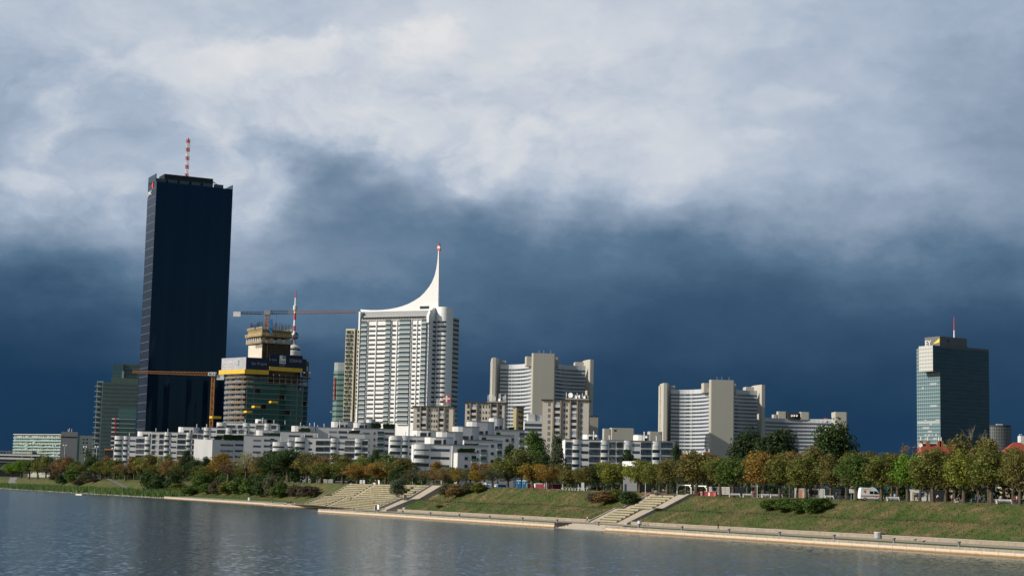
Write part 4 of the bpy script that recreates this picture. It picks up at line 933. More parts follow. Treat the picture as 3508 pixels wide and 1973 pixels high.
# roof block with sign
p0 = f.sx(3231, 1165); p1 = f.sx(3324, 1165); hb = f.hy(3231, 1158) + 2.4
part('roof_block', MB().box(p0, p1, 5, 28, H - .5, hb), mat('grey_cladding', (.13, .13, .13), .7, .2), t)
part('roof_terrace_rail', MB().box(0, w, .1, .5, H, H + 2.2), mat('rail_glass', (.05, .065, .07), .3), t)
text('lettering', 'EY', 8.6, whitep, t, (p0 - .15, 27.6, hb - 9.4), (math.pi / 2, 0, -math.pi / 2), 1.0)
part('yellow_beam', MB().add([(p0 - .2, 15, hb - 8), (p0 - .2, 5.4, hb - 2), (p0 - .2, 5.4, hb - 6.6)], [(0, 1, 2)]), mat('yellow_sign', (.75, .55, .05), .5), t)
for x_, y_ in ((3245, 1166), (3310, 1192)): s0, h1 = f.sh(x_, y_, -5); part('vent', MB().box(s0, s0 + 2.5, 4.8, 5.1, h1 - 2, h1 + 1), blackp, t)
s0 = f.sx(3301, 1163); ha = f.hy(3302, 1083)
part('antenna', MB().lathe([(.75, hb), (.65, hb + (ha - hb) * .38)], 8, s0, 14), whitep, t); part('antenna', MB().lathe([(.6, hb + (ha - hb) * .38), (.3, ha)], 8, s0, 14), redp, t)
# round dark office block
P = at(3424, 1463, 1950); t = thing('round_office_block', 'dark round fronted office block with a slatted facade behind red roofed houses', 'office building', (P[0], P[1], GZ)); h = P[2] - GZ
plan_ = [(13.5 * math.cos(a) * (1.0 if abs(math.cos(a)) < 2 else 1), 10 * math.sin(a)) for a in np.linspace(0, 2 * math.pi, 28)[:-1]]
part('slatted_wall', MB().prism(plan_, 0, h), mat('slat_facade', (.05, .06, .07), .4, .4, build=grid_lines(1.9, 3.7, .7, .6, (.15, .155, .155), 0)), t)
part('roof_cap', MB().prism(off(plan_, -.8), h, h + 2.2), roofdark, t); part('roof_plant', MB().box(-4, 3, -3, 0, h + 2.2, h + 3.4), whitep, t)
f = Fac(3490, 1492, 1500, R(0)); t = f.thing('grey_roof_box', 'pale grey box building with a white pipe frame at the very end of the skyline', 'building'); part('wall', MB().box(2, 20, 0, 10, 0, f.H), offwhite, t); part('pipe_frame', MB().bar((.5, 0, f.H - 10), (.5, 0, f.H + 1), .3).bar((.5, 0, f.H + 1), (3, 0, f.H + 1), .3), whitep, t)

# ------------------------------------------------------------------ teal towers upstream
teal = mat('teal_curtain_wall', (.085, .125, .12), .3, .4, var=.12, vscale=.12, stretch=(1, 1, 3), build=grid_lines(3.0, 3.55, .2, 1.1, (.045, .07, .07), 0))
teal_l = mat('teal_panel', (.30, .40, .36), .6, .3)
f = Fac(354, 1309, 1530, R(9)); t = f.thing('teal_tower', 'tall teal glass tower with white slab balconies on its narrow side', 'apartment tower'); H = f.H; w = f.sx(474, 1312)
part('front_wall', MB().box(0, w, 0, 22, 0, H), teal, t)
part('flank_wall', MB().box(-5.6, -.02, 1.0, 18, 0, H + 1), teal_l, t)
rb = MB(); 
for k in range(19):
    z = H - 3.5 - k * 4.65
    o = part('balcony', MB().box(-7.2, -2.2, .2, 3.4, z - .25, z + .1), whitep, t); part('balcony_window', MB().box(-4.9, -1.2, .8, 1.1, z + .5, z + 3.2), glass, o)
f2a, f2b = f.sx(385, 1300), f.sx(474, 1300)
part('upper_block', MB().box(f2a + 3, f2b, 6, 22, H, f.hy(385, 1243)), teal, t); part('glass_corner', MB().box(f2a - .5, f2a + 9, 4.5, 16, H + .5, f.hy(385, 1243) - .5), mat('teal_glass', (.03, .10, .12), .15, .5, build=grid_lines(1.6, 3.4, .1, .2, (.08, .15, .16), 0)), t)
part('pale_pier', MB().box(f2a + 8, f2a + 9.6, 4.2, 6, H, H + 11), teal_l, t); part('roof_garden', MB().box(f2a - 1, f2b, 1, 5.8, H, H + 4.4), mat('roof_plants', (.10, .15, .12), .9, var=.5, vscale=1.2), t)
f = Fac(407, 1432, 1460, R(9)); t = f.thing('striped_office_tower', 'small green glass tower with white bands and a thin red stripe', 'office tower'); H = f.H; w = f.sx(465, 1432)
part('front_wall', MB().box(0, w, 0, 16, 0, H), mat('green_office_glass', (.03, .085, .085), .2, .5, build=grid_lines(1.5, 500, .15, .01, (.06, .13, .13), 0)), t)
part('flank_wall', MB().box(-5.4, -.02, .4, 14, 0, H), glass, t)
for k in range(8):
    z = H - .8 - k * 3.75; part('white_band', MB().box(-5.8, .05, -.1, 14, z - .5, z + .8), whitep, t); part('grey_band', MB().box(.06, w, -.15, .2, z - .3, z + .4), teal_l, t)
part('red_stripe', MB().box(-3.1, -2.3, -.4, 0, H - 14, H + .3), redp, t)
part('upper_block', MB().box(-.7, w, 3, 14, H, f.hy(430, 1399)), mat('teal_crown_glass', (.06, .15, .15), .2, .5, build=grid_lines(2.2, 4, .12, .2, (.16, .27, .26), 0)), t)

# ------------------------------------------------------------------ balcony slab block and neighbours upstream
f = Fac(46, 1488, 1960, R(-29)); t = f.thing('balcony_block', 'long slab of flats with turquoise balcony strips and a blank grey end wall', 'apartment block'); H = f.H
w = f.sx(210, 1478); part('front_wall', MB().box(0, w, 1.6, 14, 0, H), mat('pale_back_wall', (.40, .40, .36), .8, var=.2, vscale=.9), t)
part('roof_edge', MB().box(-.3, w + .2, -.2, 14, H, H + .7), offwhite, t)
turq = mat('turquoise_parapet', (.20, .37, .35), .4, .4, build=grid_lines(3.3, 50, .35, .01, (.36, .42, .38), 0))
for k in range(8):
    z = H - 3.9 - k * 3.45
    if z < 2: break
    o = part('balcony', MB().box(0, w, 0, 1.7, z - .2, z), offwhite, t); part('parapet', MB().box(.02, w - .02, -.12, .0, z - .3, z + 1.15), turq, o)
    dm = MB()
    for c in range(26):
        if rng.random() < .72: a = (c + .15 + rng.random() * .2) * w / 26; dm.box(a, a + w / 26 * (.25 + .35 * rng.random()), 1.45, 1.65, z + .9, z + 2.6)
    part('balcony_opening', dm, glass, o)
    for c in range(5):
        if rng.random() < .4: a = rng.random() * (w - 5); part('awning', MB().extr([(-.9, z + 1.6), (1.5, z + 2.5), (1.5, z + 2.6), (-.9, z + 1.72)], a, a + 3 + rng.random() * 2), [whitep, wood, offwhite][c % 3], o)
f2 = Fac(210, 1478, 1960 + w * math.sin(R(-29)), R(12)); w2 = f2.sx(266, 1480)
e = f2.thing('tmp', 'tmp tmp tmp tmp'); bpy.data.objects.remove(e)
g_ = thing('grey_end_block', 'blank grey end wall of the turquoise balcony flats, behind a globe lamp', 'apartment block', f2.loc, f2.ang)
part('end_wall', MB().box(.1, w2, 0, 16, 0, f2.H), mat('grey_end_render', (.30, .29, .29), .8, var=.04), g_); s, h = f2.sh(212, 1494); part('dark_slot', MB().box(.4, w2 - .1, -.1, .1, h - 1.3, h), blackp, g_)
mb = MB()
for x, hh in ((233, 5), (237, 7), (245, 6)): s = f2.sx(x, 1478); mb.bar((s, 5, f2.H), (s, 5, f2.H + hh * .6), .22)
part('roof_aerial', mb, whitep, g_)
f = Fac(266, 1491, 2060, R(6)); t = f.thing('grey_green_block', 'plain grey green block with rows of small square windows', 'apartment block'); w = f.sx(330, 1493)
part('front_wall', MB().box(0, w, 0, 12, 0, f.H), mat('grey_green_panel', (.17, .20, .18), .8, var=.06), t)
part('dark_joint', MB().box(0, 1.6, -.2, .1, 0, f.H), mat('dark_green_joint', (.04, .07, .065), .4), t)
rects(f, t, 'window', glass, [(272 + c * 11.5, 1502 + r * 11.5, 277.5 + c * 11.5, 1507.5 + r * 11.5, glass if (r * 3 + c) % 3 else glass_t) for r in range(5) for c in range(5)])
# riverside station and car deck at the frame's edge
f = Fac(-60, 1549, 1900, R(0)); t = f.thing('station_deck', 'dark layered station deck with white parapet bands at the bridge end', 'station'); 
H = f.H; w = f.sx(137, 1560)
for k, (y0, y1, m, d_) in enumerate(((1556, 1561, offwhite, -1), (1561, 1567, blackp, 0), (1567, 1573, offwhite, -1.5), (1573, 1585, mat('dim_grey_deck', (.13, .135, .14), .8), 0), (1585, 1602, blackp, .8), (1602, 1607, mat('dim_grey_deck', (.13, .135, .14)), -1), (1607, 1638, mat('black_glass_wall', (.012, .014, .018), .2), .6))):
    h1, h0 = f.hy(60, y0), f.hy(60, y1); part('deck_band' if m != blackp else 'dark_level', MB().box(0, w - k * 3.0, d_, 20, h0, h1), m, t)
mb = MB()
for a, b in ((-40, 20), (23, 52), (53, 77), (82, 108)):
    s0, s1 = f.sx(a, 1550), f.sx(b, 1550); h1, h0 = f.hy(60, 1545), f.hy(60, 1556); mb.box(s0, s1, 0, .6, h1 - .4, h1)
    for q in np.linspace(s0, s1, 7): mb.box(q - .12, q + .12, 0, .4, h0, h1)
part('terrace_frame', mb, mat('pinkish_frame', (.40, .28, .20), .7), t); s0, h1 = f.sh(109, 1547); s1, h0 = f.sh(122, 1556); part('plant_box', MB().box(s0, s1, 2, 6, h0, h1), blackp, t)
f = Fac(358, 1536, 1330, R(4)); t = f.thing('kiosk_tower', 'dark kiosk building with a flat orange roof edge beside the white flats', 'kiosk'); w = f.sx(388, 1536)
part('wall', MB().box(.4, w, 0, 6, 0, f.H - 1.2), blackp, t); part('orange_roof', MB().box(0, w + .2, -.4, 6.4, f.H - 1.15, f.H), mat('orange_fascia', (.40, .20, .08), .7), t); part('plinth', MB().box(.2, w + .1, -.3, .1, f.hy(360, 1572), f.hy(360, 1568)), offwhite, t)

# ------------------------------------------------------------------ cream apartment blocks with dark flat roofs
def cream_block(label, x0, x1, x2, yt, Y, ang, rowpx, rows, wins, loggias, small, sidecols, row0, H0=None, roof=None):
    f = Fac(x0, yt + 3, Y, R(ang)); t = f.thing('cream_apartment_block', label, 'apartment block', 'cream flats with loggias'); H = f.H
    w = f.sx(x1, yt + 3); a2 = f.a; 
    # depth of the side so that it ends at x2
    dp = 8.0
    for k in range(300):
        q = f.P + f.a * w - f.n * k * .1
        if px(q)[0] >= x2: dp = k * .1; break
    side = cream
    part('wall', MB().box(0, w, 0, dp, 0, H), cream, t)
    part('roof_slab', MB().box(-.7, w + .7, -.8, dp + .8, H, H + .55), roofdark, t)
    s = Y / FOC; fh = rowpx * s
    for r in range(rows):
        z = f.hy(x0 + 10, row0) - r * fh
        for x in wins: a = f.sx(x, yt); part('window', MB().box(a - .65, a + .65, -.06, .15, z - .95, z + .85), [glass, glass_c, glass_b][(r * 3 + int(x)) % 3], t)
        for x in small: a = f.sx(x, yt); part('narrow_window', MB().box(a - .4, a + .4, -.06, .15, z - .75, z + .65), [glass, glass_c, glass][(r + int(x)) % 3], t)
        for xa, xb in loggias:
            a, b = f.sx(xa, yt), f.sx(xb, yt)
            o = part('loggia', MB().box(a, b, -.03, .3, z - 1.2, z + 1.25), [glass, glass, glass_c, blackp][(r * 5 + int(xa)) % 4], t)
            part('parapet', MB().box(a - .02, b + .02, -.55, -.02, z - 1.55, z - .28), offwhite, o)
            if (r + int(xa)) % 3 == 0: part('glazed_screen', MB().box(a + .1, b - .1, -.4, -.1, z - .3, z + 1.1), mat('screen_glass', (.30, .34, .40), .3, .5, build=grid_lines(.9, 30, .12, .01, (.55, .55, .55), 0)), o)
        for q in sidecols: yy = q * dp; part('window', MB().box(w - .15, w + .06, yy - .55, yy + .55, z - .9, z + .8), [glass_c, glass][(r + int(q * 10)) % 2], t)
    for xa, xb in loggias:
        a, b = f.sx(xa, yt), f.sx(xb, yt)
        part('shaft_fin', MB().box(a - .7, a - .06, -.9, .05, 0, H - .02), mat('brown_fin', (.27, .22, .17), .8), t); part('shaft_fin', MB().box(b + .06, b + .7, -.9, .05, 0, H - .02), mat('brown_fin', (.27, .22, .17), .8), t)
    return f, t, H, w, dp
f1, t1, H1, w1, dp1 = cream_block('cream flats with a red and white cross sign on the dark flat roof', 1417, 1553, 1593, 1390, 930, -6, 18.2, 9, (1433.5, 1534), ((1444, 1461), (1505, 1521)), (1472, 1480.5, 1489, 1497.5), (.22, .55, .85), 1404)
f2_, t2, H2, w2, dp2 = cream_block('cream flats with a row of aerials on the roof between two similar blocks', 1594, 1729, 1770, 1377, 915, -6, 19.4, 9, (1605.5, 1716), ((1614, 1632), (1684, 1702)), (1646, 1656.5, 1666.5, 1677), (.45,), 1392)
f3, t3, H3, w3, dp3 = cream_block('cream flats with dishes and aerials on the roof, standing alone beside tall trees', 1859, 2018, 2046, 1368, 850, -6, 20.0, 10, (1882, 1993), ((1899, 1919), (1957, 1976)), (1934, 1942.5), (.18, .5, .82), 1384)
o = Fac(1771, 1395, 935, R(10)); t = o.thing('ochre_wing', 'ochre side wing in shade behind the cream flats with the row of aerials', 'apartment block'); w = o.sx(1797, 1397)
part('wall', MB().box(.1, w, 2, 12, 0, o.H), ochre, t); part('roof_slab', MB().box(-.2, w + .5, 1.4, 12.4, o.H, o.H + .5), roofdark, t)
rects(o, t, 'window', glass, [(1777 + c * 10, 1404 + r * 19, 1780 + c * 10, 1411 + r * 19) for r in range(4) for c in range(2)], 1.9 * -1 + 0, 2.1)
for ch in t.children:
    if ch.name.startswith('window'): ch.location = (0, 2.0, 0)
o = Fac(2046, 1425, 862, R(7)); t = o.thing('cream_stair_wing', 'narrow cream wing attached behind the flats with roof dishes', 'apartment block'); w = o.sx(2053, 1425); part('wall', MB().box(-4, w, 3, 10, 0, o.H), cream, t); part('roof_slab', MB().box(-4, w + .3, 2.8, 10, o.H, o.H + .3), roofdark, t)
# rooftop aerials
def aerials(f, t, H, label, xs, y0, dish=(), w=2.0):
    a = thing('aerial_group', label, 'antennas', tuple(np.array(f.loc) + f.a * 0 - f.n * 3.5 + [0, 0, H + .55]), f.ang)
    s0, s1 = f.sx(min(x for x, _ in xs) - 3, y0), f.sx(max(x for x, _ in xs) + 3, y0); part('plinth', MB().box(s0, s1, -1, 1.5, 0, .8), concrete, a)
    for x, yt in xs:
        s = f.sx(x, yt); h = f.hy(x, yt) - H - .55; mb = MB(); mb.bar((s, 0, 0), (s, 0, h * .55), .09); mb.tube([(s, 0, h * .4), (s, 0, h)], .17, 6); part('aerial', mb, whitep, a)
    for x, y, r in dish:
        s, h = f.sh(x, y); q = part('dish', MB().lathe([(.1, -.35), (r * .7, -.2), (r, 0), (r * .6, -.1)], 14), whitep, a); q.location = (s, -.6, max(h - H - .55, r * .7)); q.rotation_euler = (R(95), 0, R(-25))
        part('dish_mount', MB().bar((s, -.4, 0), (s, -.4, max(h - H - .55, r * .7)), .09), steel, a)
    return a
aerials(f2_, t2, H2, 'row of white aerials on the flats between two cream blocks', [(1670, 1352), (1674, 1350), (1677, 1348), (1687, 1349), (1691, 1356), (1695, 1357), (1708, 1346), (1712, 1348), (1722, 1356), (1726, 1353), (1730, 1350)], 1370, ((1708, 1368, .8),))
aerials(f3, t3, H3, 'cluster of dishes and aerials on the cream flats standing alone', [(1939, 1342), (1948, 1346), (1960, 1347), (1976, 1344), (1985, 1350), (1994, 1345), (2003, 1352), (2013, 1354)], 1362, ((1953, 1352, 1.3), (1969, 1359, 1.0), (1981, 1358, .8), (2000, 1359, .7)))
aerials(f1, t1, H1, 'thin aerials beside the red cross sign on the cream flats', [(1494, 1367), (1498, 1366), (1503, 1370), (1529, 1372)], 1387, ((1510, 1383, .8),))
s0, h1 = f1.sh(1516, 1353); s1, h0 = f1.sh(1539, 1376); P = np.array(f1.loc) + f1.a * s0 - f1.n * 3 + [0, 0, H1 + .55]
t = thing('roof_sign', 'red sign panel with a white cross on struts above cream flats', 'sign', P, f1.ang); ww, hh = s1 - s0, h1 - H1 - .55; b0 = max(.8, h0 - H1 - .55)
part('panel', MB().extr([(0, b0), (0, hh), (.3, hh), (.3, b0)], 0, ww), redp, t); part('white_cross', MB().box(ww * .38, ww * .60, -.06, .0, b0, hh).box(0, ww * .37, -.06, 0, b0 + (hh - b0) * .42, b0 + (hh - b0) * .62).box(ww * .61, ww, -.06, 0, b0 + (hh - b0) * .42, b0 + (hh - b0) * .62), whitep, t)
mb = MB(); 
for q in (.2, .8): mb.bar((ww * q, .4, 0), (ww * q, .4, hh), .12); mb.bar((ww * q, 2.2, 0), (ww * q, .4, hh * .8), .1)
part('strut', mb, steel, t)

# ------------------------------------------------------------------ houses with red roofs
def red_house(label, x0, x1, yr, ye, Y, ang=0, chim=(), hip=False):
    f = Fac(x0, ye, Y, R(ang)); t = f.thing('red_roofed_house', label, 'house', 'red tiled roofs between the trees'); w = f.sx(x1, ye); H = f.H; hr = f.hy((x0 + x1) / 2, yr); d = 12.0
    part('wall', MB().box(.4, w - .4, .4, d - .4, 0, H), mat('yellow_house_wall', (.42, .34, .22), .9), t)
    i = 4.5 if hip else 0
    rf = part('roof', MB().add([(0, 0, H), (w, 0, H), (w, d, H), (0, d, H), (i, d / 2, hr), (w - i, d / 2, hr)], [(0, 1, 5, 4), (2, 3, 4, 5), (1, 2, 5), (3, 0, 4), (3, 2, 1, 0)]), tile_red, t)
    for x in chim: s = f.sx(x, yr); part('chimney', MB().box(s - .7, s + .7, d / 2 - 1.6, d / 2 - .6, H, hr + 1.2), brick, rf); part('flue', MB().bar((s, d / 2 - 1, hr + 1), (s, d / 2 - 1, hr + 2.6), .15), whitep, rf)
    return f, t, rf
red_house('long red roof with brick chimneys below the dark office tower', 3162, 3290, 1519, 1556, 640, 0, (3166, 3190, 3228, 3236), False)
red_house('steep red hipped roof at the end of the skyline', 3438, 3560, 1513, 1556, 560, -4, (), True)
red_house('dull red roof under the concrete office tower', 2322, 2466, 1556, 1590, 720, 3, (2422, 2436))
red_house('bright red hip roof beside the big dark round tree', 2484, 2560, 1544, 1585, 680, -12, (2512,), True)
red_house('red roof mostly hidden behind the poplar', 2870, 2960, 1545, 1575, 700, 0, (2908,))
P = at(3153, 1524, 632); t = thing('satellite_dish', 'large white satellite dish above the brick chimney roof', 'dish', (P[0], P[1], GZ + 6)); q = part('reflector', MB().lathe([(.1, -.3), (.55, -.15), (.75, 0), (.4, -.05)], 16), whitep, t); q.location = (0, 0, P[2] - GZ - 6); q.rotation_euler = (R(92), 0, R(-15)); part('mount', MB().bar((0, .2, 0), (0, .2, P[2] - GZ - 6), .08), steel, t)

# ------------------------------------------------------------------ white terraced flats stepping along the bank
TG = 'white terraced flats with round bays'
def drum_poly(a, b, y0, y1, n=8):
    """plan of a penthouse with one or two rounded front corners"""
    return rounded(a, b, y0, y1, min(4.2, (b - a) * .42, (y1 - y0) * .48))
def terrace(label, x0, x1, yt, Y, ang, dp, fl, nf, cols=(), row0=None, m=None, drums=(), stacks=(), flank=None, garden=(), roundc=None, cat='apartment block'):
    """cols: (kind, xa, xb) kinds w wide window, s ribbon window, b round balcony bay, g glazed loggia, o small square window; fl: storey height in pixels"""
    m = m or white
    f = Fac(x0, yt, Y, R(ang)); t = f.thing('terraced_flats', label, cat, TG); H = f.H; w = f.sx(x1, yt); s = Y / FOC; fh = fl * s
    part('wall', MB().box(0, w, 0, dp, 0, H), m, t)
    part('roof_edge', MB().box(-.12, w + .12, -.12, dp, H, H + .28), mat('grey_coping', (.16, .155, .15), .8), t)
    row0 = row0 or yt + fl * .85; e = max(1.0, fh / 3.05)
    for kind, xa, xb in cols:
        a, b = f.sx(xa, yt), f.sx(xb, yt)
        if kind == 'b':
            r = (b - a) / 2; c = (a + b) / 2
            part('bay_cap', MB().prism([(c + r * math.cos(q), -.36 * r * math.sin(q) * 1.0 - .02) for q in np.linspace(math.pi, 0, 11)] , H - fh * .62, H + .1), m, t)
        for k in range(nf):
            z = f.hy((xa + xb) / 2, row0) - k * fh
            if z < 1: break
            gm = [glass, glass_b, glass, glass_b, glass_c][int(rng.integers(0, 5))]
            if kind == 'w':
                o = part('window', MB().box(a, b, -.04, .2, z - .95 * e, z + .85 * e), gm, t)
                fm = MB()
                for q in (0, .22, .6, 1): fm.box(a + (b - a) * q - .06, a + (b - a) * q + .06, -.1, .0, z - .98 * e, z + .88 * e)
                fm.box(a - .06, b + .06, -.1, 0, z - 1.06 * e, z - .96 * e); part('frame', fm, mat('blue_black_frame', (.03, .045, .06), .5), o)
                part('sill_shelf', MB().box(a - .1, b + .1, -.55, .0, z + 1.15 * e, z + 1.25 * e), mat('awning_glass', (.30, .31, .33), .4), o)
            elif kind == 's': part('ribbon_window', MB().box(a, b, -.04, .2, z - .55 * e, z + .45 * e), gm, t)
            elif kind == 'o': part('small_window', MB().box(a, b, -.04, .2, z - .6 * e, z + .6 * e), glass, t)
            elif kind == 'g':
                o = part('loggia', MB().box(a, b, -.05, .3, z - 1.0 * e, z + 1.0 * e), glass, t); part('glass_parapet', MB().box(a - .02, b + .02, -.5, -.42, z - 1.2 * e, z - .1 * e), glass_t, o); part('slab', MB().box(a - .05, b + .05, -.55, .1, z - 1.6 * e, z - 1.22 * e), m, o)
            elif kind == 'b':
                r = (b - a) / 2; c = (a + b) / 2
                o = part('balcony', MB().box(a + .1, b - .1, -.05, .3, z - 1.0 * e, z + 1.0 * e), glass, t)
                arc = [(c + r * math.cos(q), -.36 * r * math.sin(q)) for q in np.linspace(math.pi, 0, 11)]
                part('round_slab', MB().prism(arc, z - 1.70 * e, z - 1.05 * e), m, o)
                arc2 = [(c + r * .97 * math.cos(q), -.345 * r * math.sin(q)) for q in np.linspace(math.pi, 0, 11)]
                part('round_parapet', MB().prism(arc2, z - 1.04 * e, z - .22 * e), mat('milky_parapet', (.50, .55, .54), .4, .4), o)
    for i, (xa, xb, ya, yb_, back) in enumerate(drums):
        a, b = f.sh(xa, ya, -back)[0], f.sh(xb, ya, -back)[0]; h1 = f.sh(xa, ya, -back)[1]
        o = part('penthouse', MB().prism(drum_poly(a, b, back, back + 8), H - .1, h1), m, t)
        part('roof_edge', MB().prism(drum_poly(a - .08, b + .08, back - .08, back + 8.1), h1, h1 + .2), mat('grey_coping', (.16, .155, .15)), o)
        hz_ = h1 - H
        part('doorway', MB().box(a + (b - a) * .62, a + (b - a) * .62 + 1.1, back - .06, back + .2, H + .1, H + min(2.1, hz_ * .8)), blackp, o)
        if i % 2 == 0: part('roof_opening', MB().box(a + (b - a) * .3, a + (b - a) * .55, back - .05, back + .2, H + .2, H + min(1.9, hz_ * .7)), glass, o)
    for x, y in stacks:
        s_ = f.sx(x, yt); h = f.hy(x, y); part('flue', MB().lathe([(.22, H), (.2, h - .4), (.3, h - .35), (.3, h)], 7, s_, 3.0), whitep, t)
    if flank: part('flank_wall', MB().prism(flank(f, w), 0, H + .03), m, t)
    for xa, xb, ya in garden:
        a, b = f.sx(xa, ya), f.sx(xb, ya); h = f.hy(xa, ya)
        part('roof_hedge', leafbox(a, b, .4, 2.2, H, max(H + .5, h)), hedge_m, t)
    return f, t
def leafbox(x0, x1, y0, y1, z0, z1):
    mb = MB(); n = max(3, int((x1 - x0) / .45)); m_ = max(2, int((z1 - z0) / .5))
    for i in range(n):
        for j in range(m_):
            c = np.array([x0 + (x1 - x0) * (i + .5) / n, (y0 + y1) / 2, z0 + (z1 - z0) * (j + .5) / m_]) + rng.normal(0, .14, 3)
            w_, d_, h_ = (x1 - x0) / n * .8, (y1 - y0) / 2, (z1 - z0) / m_ * .75
            mb.box(c[0] - w_, c[0] + w_, c[1] - d_ + rng.normal(0, .15), c[1] + d_, c[2] - h_, c[2] + h_)
    return mb
# upstream group
terrace('white terraced flats at the upstream end with rounded corner balconies', 393, 520, 1493, 1295, 3, 14, 18.7, 5,
        [('b', 394, 420), ('b', 424, 440), ('s', 445, 465), ('w', 467, 494), ('b', 498, 516)], 1509, stacks=((441, 1482),), drums=((469, 540, 1477, 0, 2.0),))
terrace('tall white terraced flats with a plain grey pier, foot of the black glass tower', 519, 692, 1479, 1235, 3, 14, 18.6, 6,
        [('w', 522, 533), ('w', 547, 561), ('b', 565, 582), ('s', 586, 606), ('w', 609, 636), ('b', 640, 656), ('w', 660, 675), ('w', 679, 692)], 1494, stacks=((532, 1466), (573, 1468)), drums=((609, 682, 1462, 0, 2.5),))
terrace('white terraced flats with a row of wide windows above a roof hedge', 691, 845, 1464, 1130, 3, 14, 18.6, 3,
        [('w', 681, 696), ('b', 700, 718), ('s', 722, 740), ('w', 744, 771), ('b', 775, 792), ('w', 796, 810), ('w', 818, 834)], 1478, stacks=((672, 1452), (706, 1452)))
terrace('uppermost white terraced flats below the tower under construction', 742, 952, 1447, 1132, 2, 14, 19, 3,
        [('b', 744, 770), ('w', 776, 806), ('w', 815, 830), ('b', 834, 851), ('s', 855, 874), ('w', 877, 903), ('b', 907, 925), ('w', 930, 946)], 1463, stacks=((838, 1436), (898, 1430), (937, 1438), (975, 1440)), drums=((873, 912, 1435, 0, 3),))
terrace('white block with sunlit end wall and long roof hedge', 728, 868, 1506, 1085, 17, 20, 20, 4,
        [('s', 756, 800), ('s', 806, 850), ('o', 783, 787), ('s', 868, 892)], 1524, m=offwhite, garden=((768, 836, 1489), (736, 760, 1494)),
        flank=lambda f, w: [(0, -.02), (-.2, .3), (-10.5, 9.0), (-9.6, 12.0), (-.2, 6)])
terrace('pale block with a stair tower and planted terraces', 836, 1012, 1491, 1050, 8, 14, 20, 4,
        [('s', 868, 895), ('s', 905, 950), ('o', 908, 913), ('g', 926, 940)], 1508, m=offwhite, drums=((877, 960, 1473, 0, 1.0),), stacks=((987, 1500), (1042, 1488)), garden=((917, 958, 1484),))
terrace('pale stepped block with a round penthouse over planted decks', 962, 1085, 1478, 1000, 8, 14, 20, 3,
        [('s', 990, 1028), ('s', 1040, 1072)], 1493, m=offwhite, drums=((999, 1080, 1458, 0, 1.2),), stacks=((1029, 1446), (1041, 1456), (1061, 1448), (1077, 1446)), garden=((1032, 1062, 1466),))
terrace('pale block with round penthouse by the foot of the cream tower', 1082, 1214, 1463, 1010, 6, 14, 20, 3,
        [('s', 1128, 1154), ('s', 1160, 1205)], 1479, m=offwhite, drums=((1135, 1214, 1443, 0, 1.5),), stacks=((1110, 1450), (1088, 1456)), garden=((1156, 1200, 1472),))
terrace('grey stepped block with two clipped hedges and glass balconies', 1213, 1352, 1466, 980, 10, 16, 21, 5,
        [('s', 1243, 1266), ('o', 1281, 1286), ('g', 1294, 1316), ('s', 1318, 1350)], 1484, m=offwhite, drums=((1213, 1274, 1447, 0, 2), (1258, 1288, 1436, 0, 4)), garden=((1273, 1305, 1449), (1314, 1351, 1452)), stacks=((1165, 1440), (1303, 1442)))
terrace('pale low block with one long round parapet', 1160, 1250, 1484, 965, 5, 10, 21, 2, [('s', 1163, 1190)], 1496, m=offwhite, stacks=((1192, 1475),), garden=((1200, 1232, 1474),))
terrace('white balcony block in front, between the grandstand trees and the white tower', 1010, 1263, 1498, 930, 5, 14, 21.2, 4,
        [('b', 1012, 1046), ('s', 1058, 1070), ('w', 1083, 1110), ('w', 1112, 1130), ('b', 1134, 1155), ('s', 1158, 1180), ('w', 1182, 1214), ('b', 1217, 1240), ('w', 1242, 1260)], 1517, stacks=((1042, 1487), (1127, 1484), (1088, 1484)))
terrace('white low block with round corner balconies behind the big oak', 934, 1012, 1514, 965, 5, 12, 21.2, 3, [('b', 935, 975), ('b', 985, 1004)], 1532, stacks=((987, 1502),))
# downstream group
terrace('white block with stacked round corner balconies below the cream flats', 1336, 1460, 1493, 760, 6, 14, 22, 5,
        [('b', 1337, 1374), ('b', 1377, 1399), ('s', 1403, 1426), ('s', 1429, 1458)], 1510, drums=((1414, 1500, 1473, 0, 2.0),), stacks=((1390, 1478), (1419, 1486)))
terrace('lowest white block nearest the park, with long ribbon windows and a round corner', 1417, 1548, 1521, 660, 7, 12, 27, 3,
        [('b', 1419, 1472), ('s', 1476, 1541)], 1541, drums=((1458, 1556, 1497, 0, 1.5),), stacks=((1475, 1504),))
terrace('small pale annex with one square window beside the lowest white block', 1568, 1634, 1550, 655, 14, 8, 26, 3, [('o', 1592, 1603), ('g', 1616, 1632)], 1570, m=offwhite, garden=((1572, 1628, 1536),))
terrace('second step of the pale stepped flats', 1550, 1674, 1524, 690, 12, 12, 26, 3, [('o', 1592, 1597), ('g', 1648, 1668), ('o', 1634, 1640)], 1547, m=offwhite, drums=((1500, 1592, 1478, 0, 6),), garden=((1594, 1640, 1519),))
terrace('third step of the pale stepped flats, with a square window', 1590, 1722, 1507, 715, 12, 12, 26, 4, [('o', 1682, 1692), ('g', 1704, 1720), ('s', 1594, 1612)], 1527, m=offwhite, drums=((1555, 1648, 1460, 0, 6),), garden=((1655, 1665, 1500),))
terrace('fourth step of the pale stepped flats below the ochre wing', 1640, 1762, 1489, 745, 12, 12, 25, 4, [('o', 1732, 1743), ('g', 1752, 1762), ('s', 1650, 1690)], 1508, m=offwhite, drums=((1604, 1700, 1443, 0, 7),), garden=((1702, 1712, 1482),))
terrace('topmost step of the pale stepped flats, against the cream flats', 1690, 1798, 1471, 775, 12, 12, 25, 5, [('g', 1780, 1797), ('s', 1702, 1716)], 1490, m=offwhite, drums=((1682, 1730, 1431, 0, 8),), garden=((1745, 1762, 1464),))
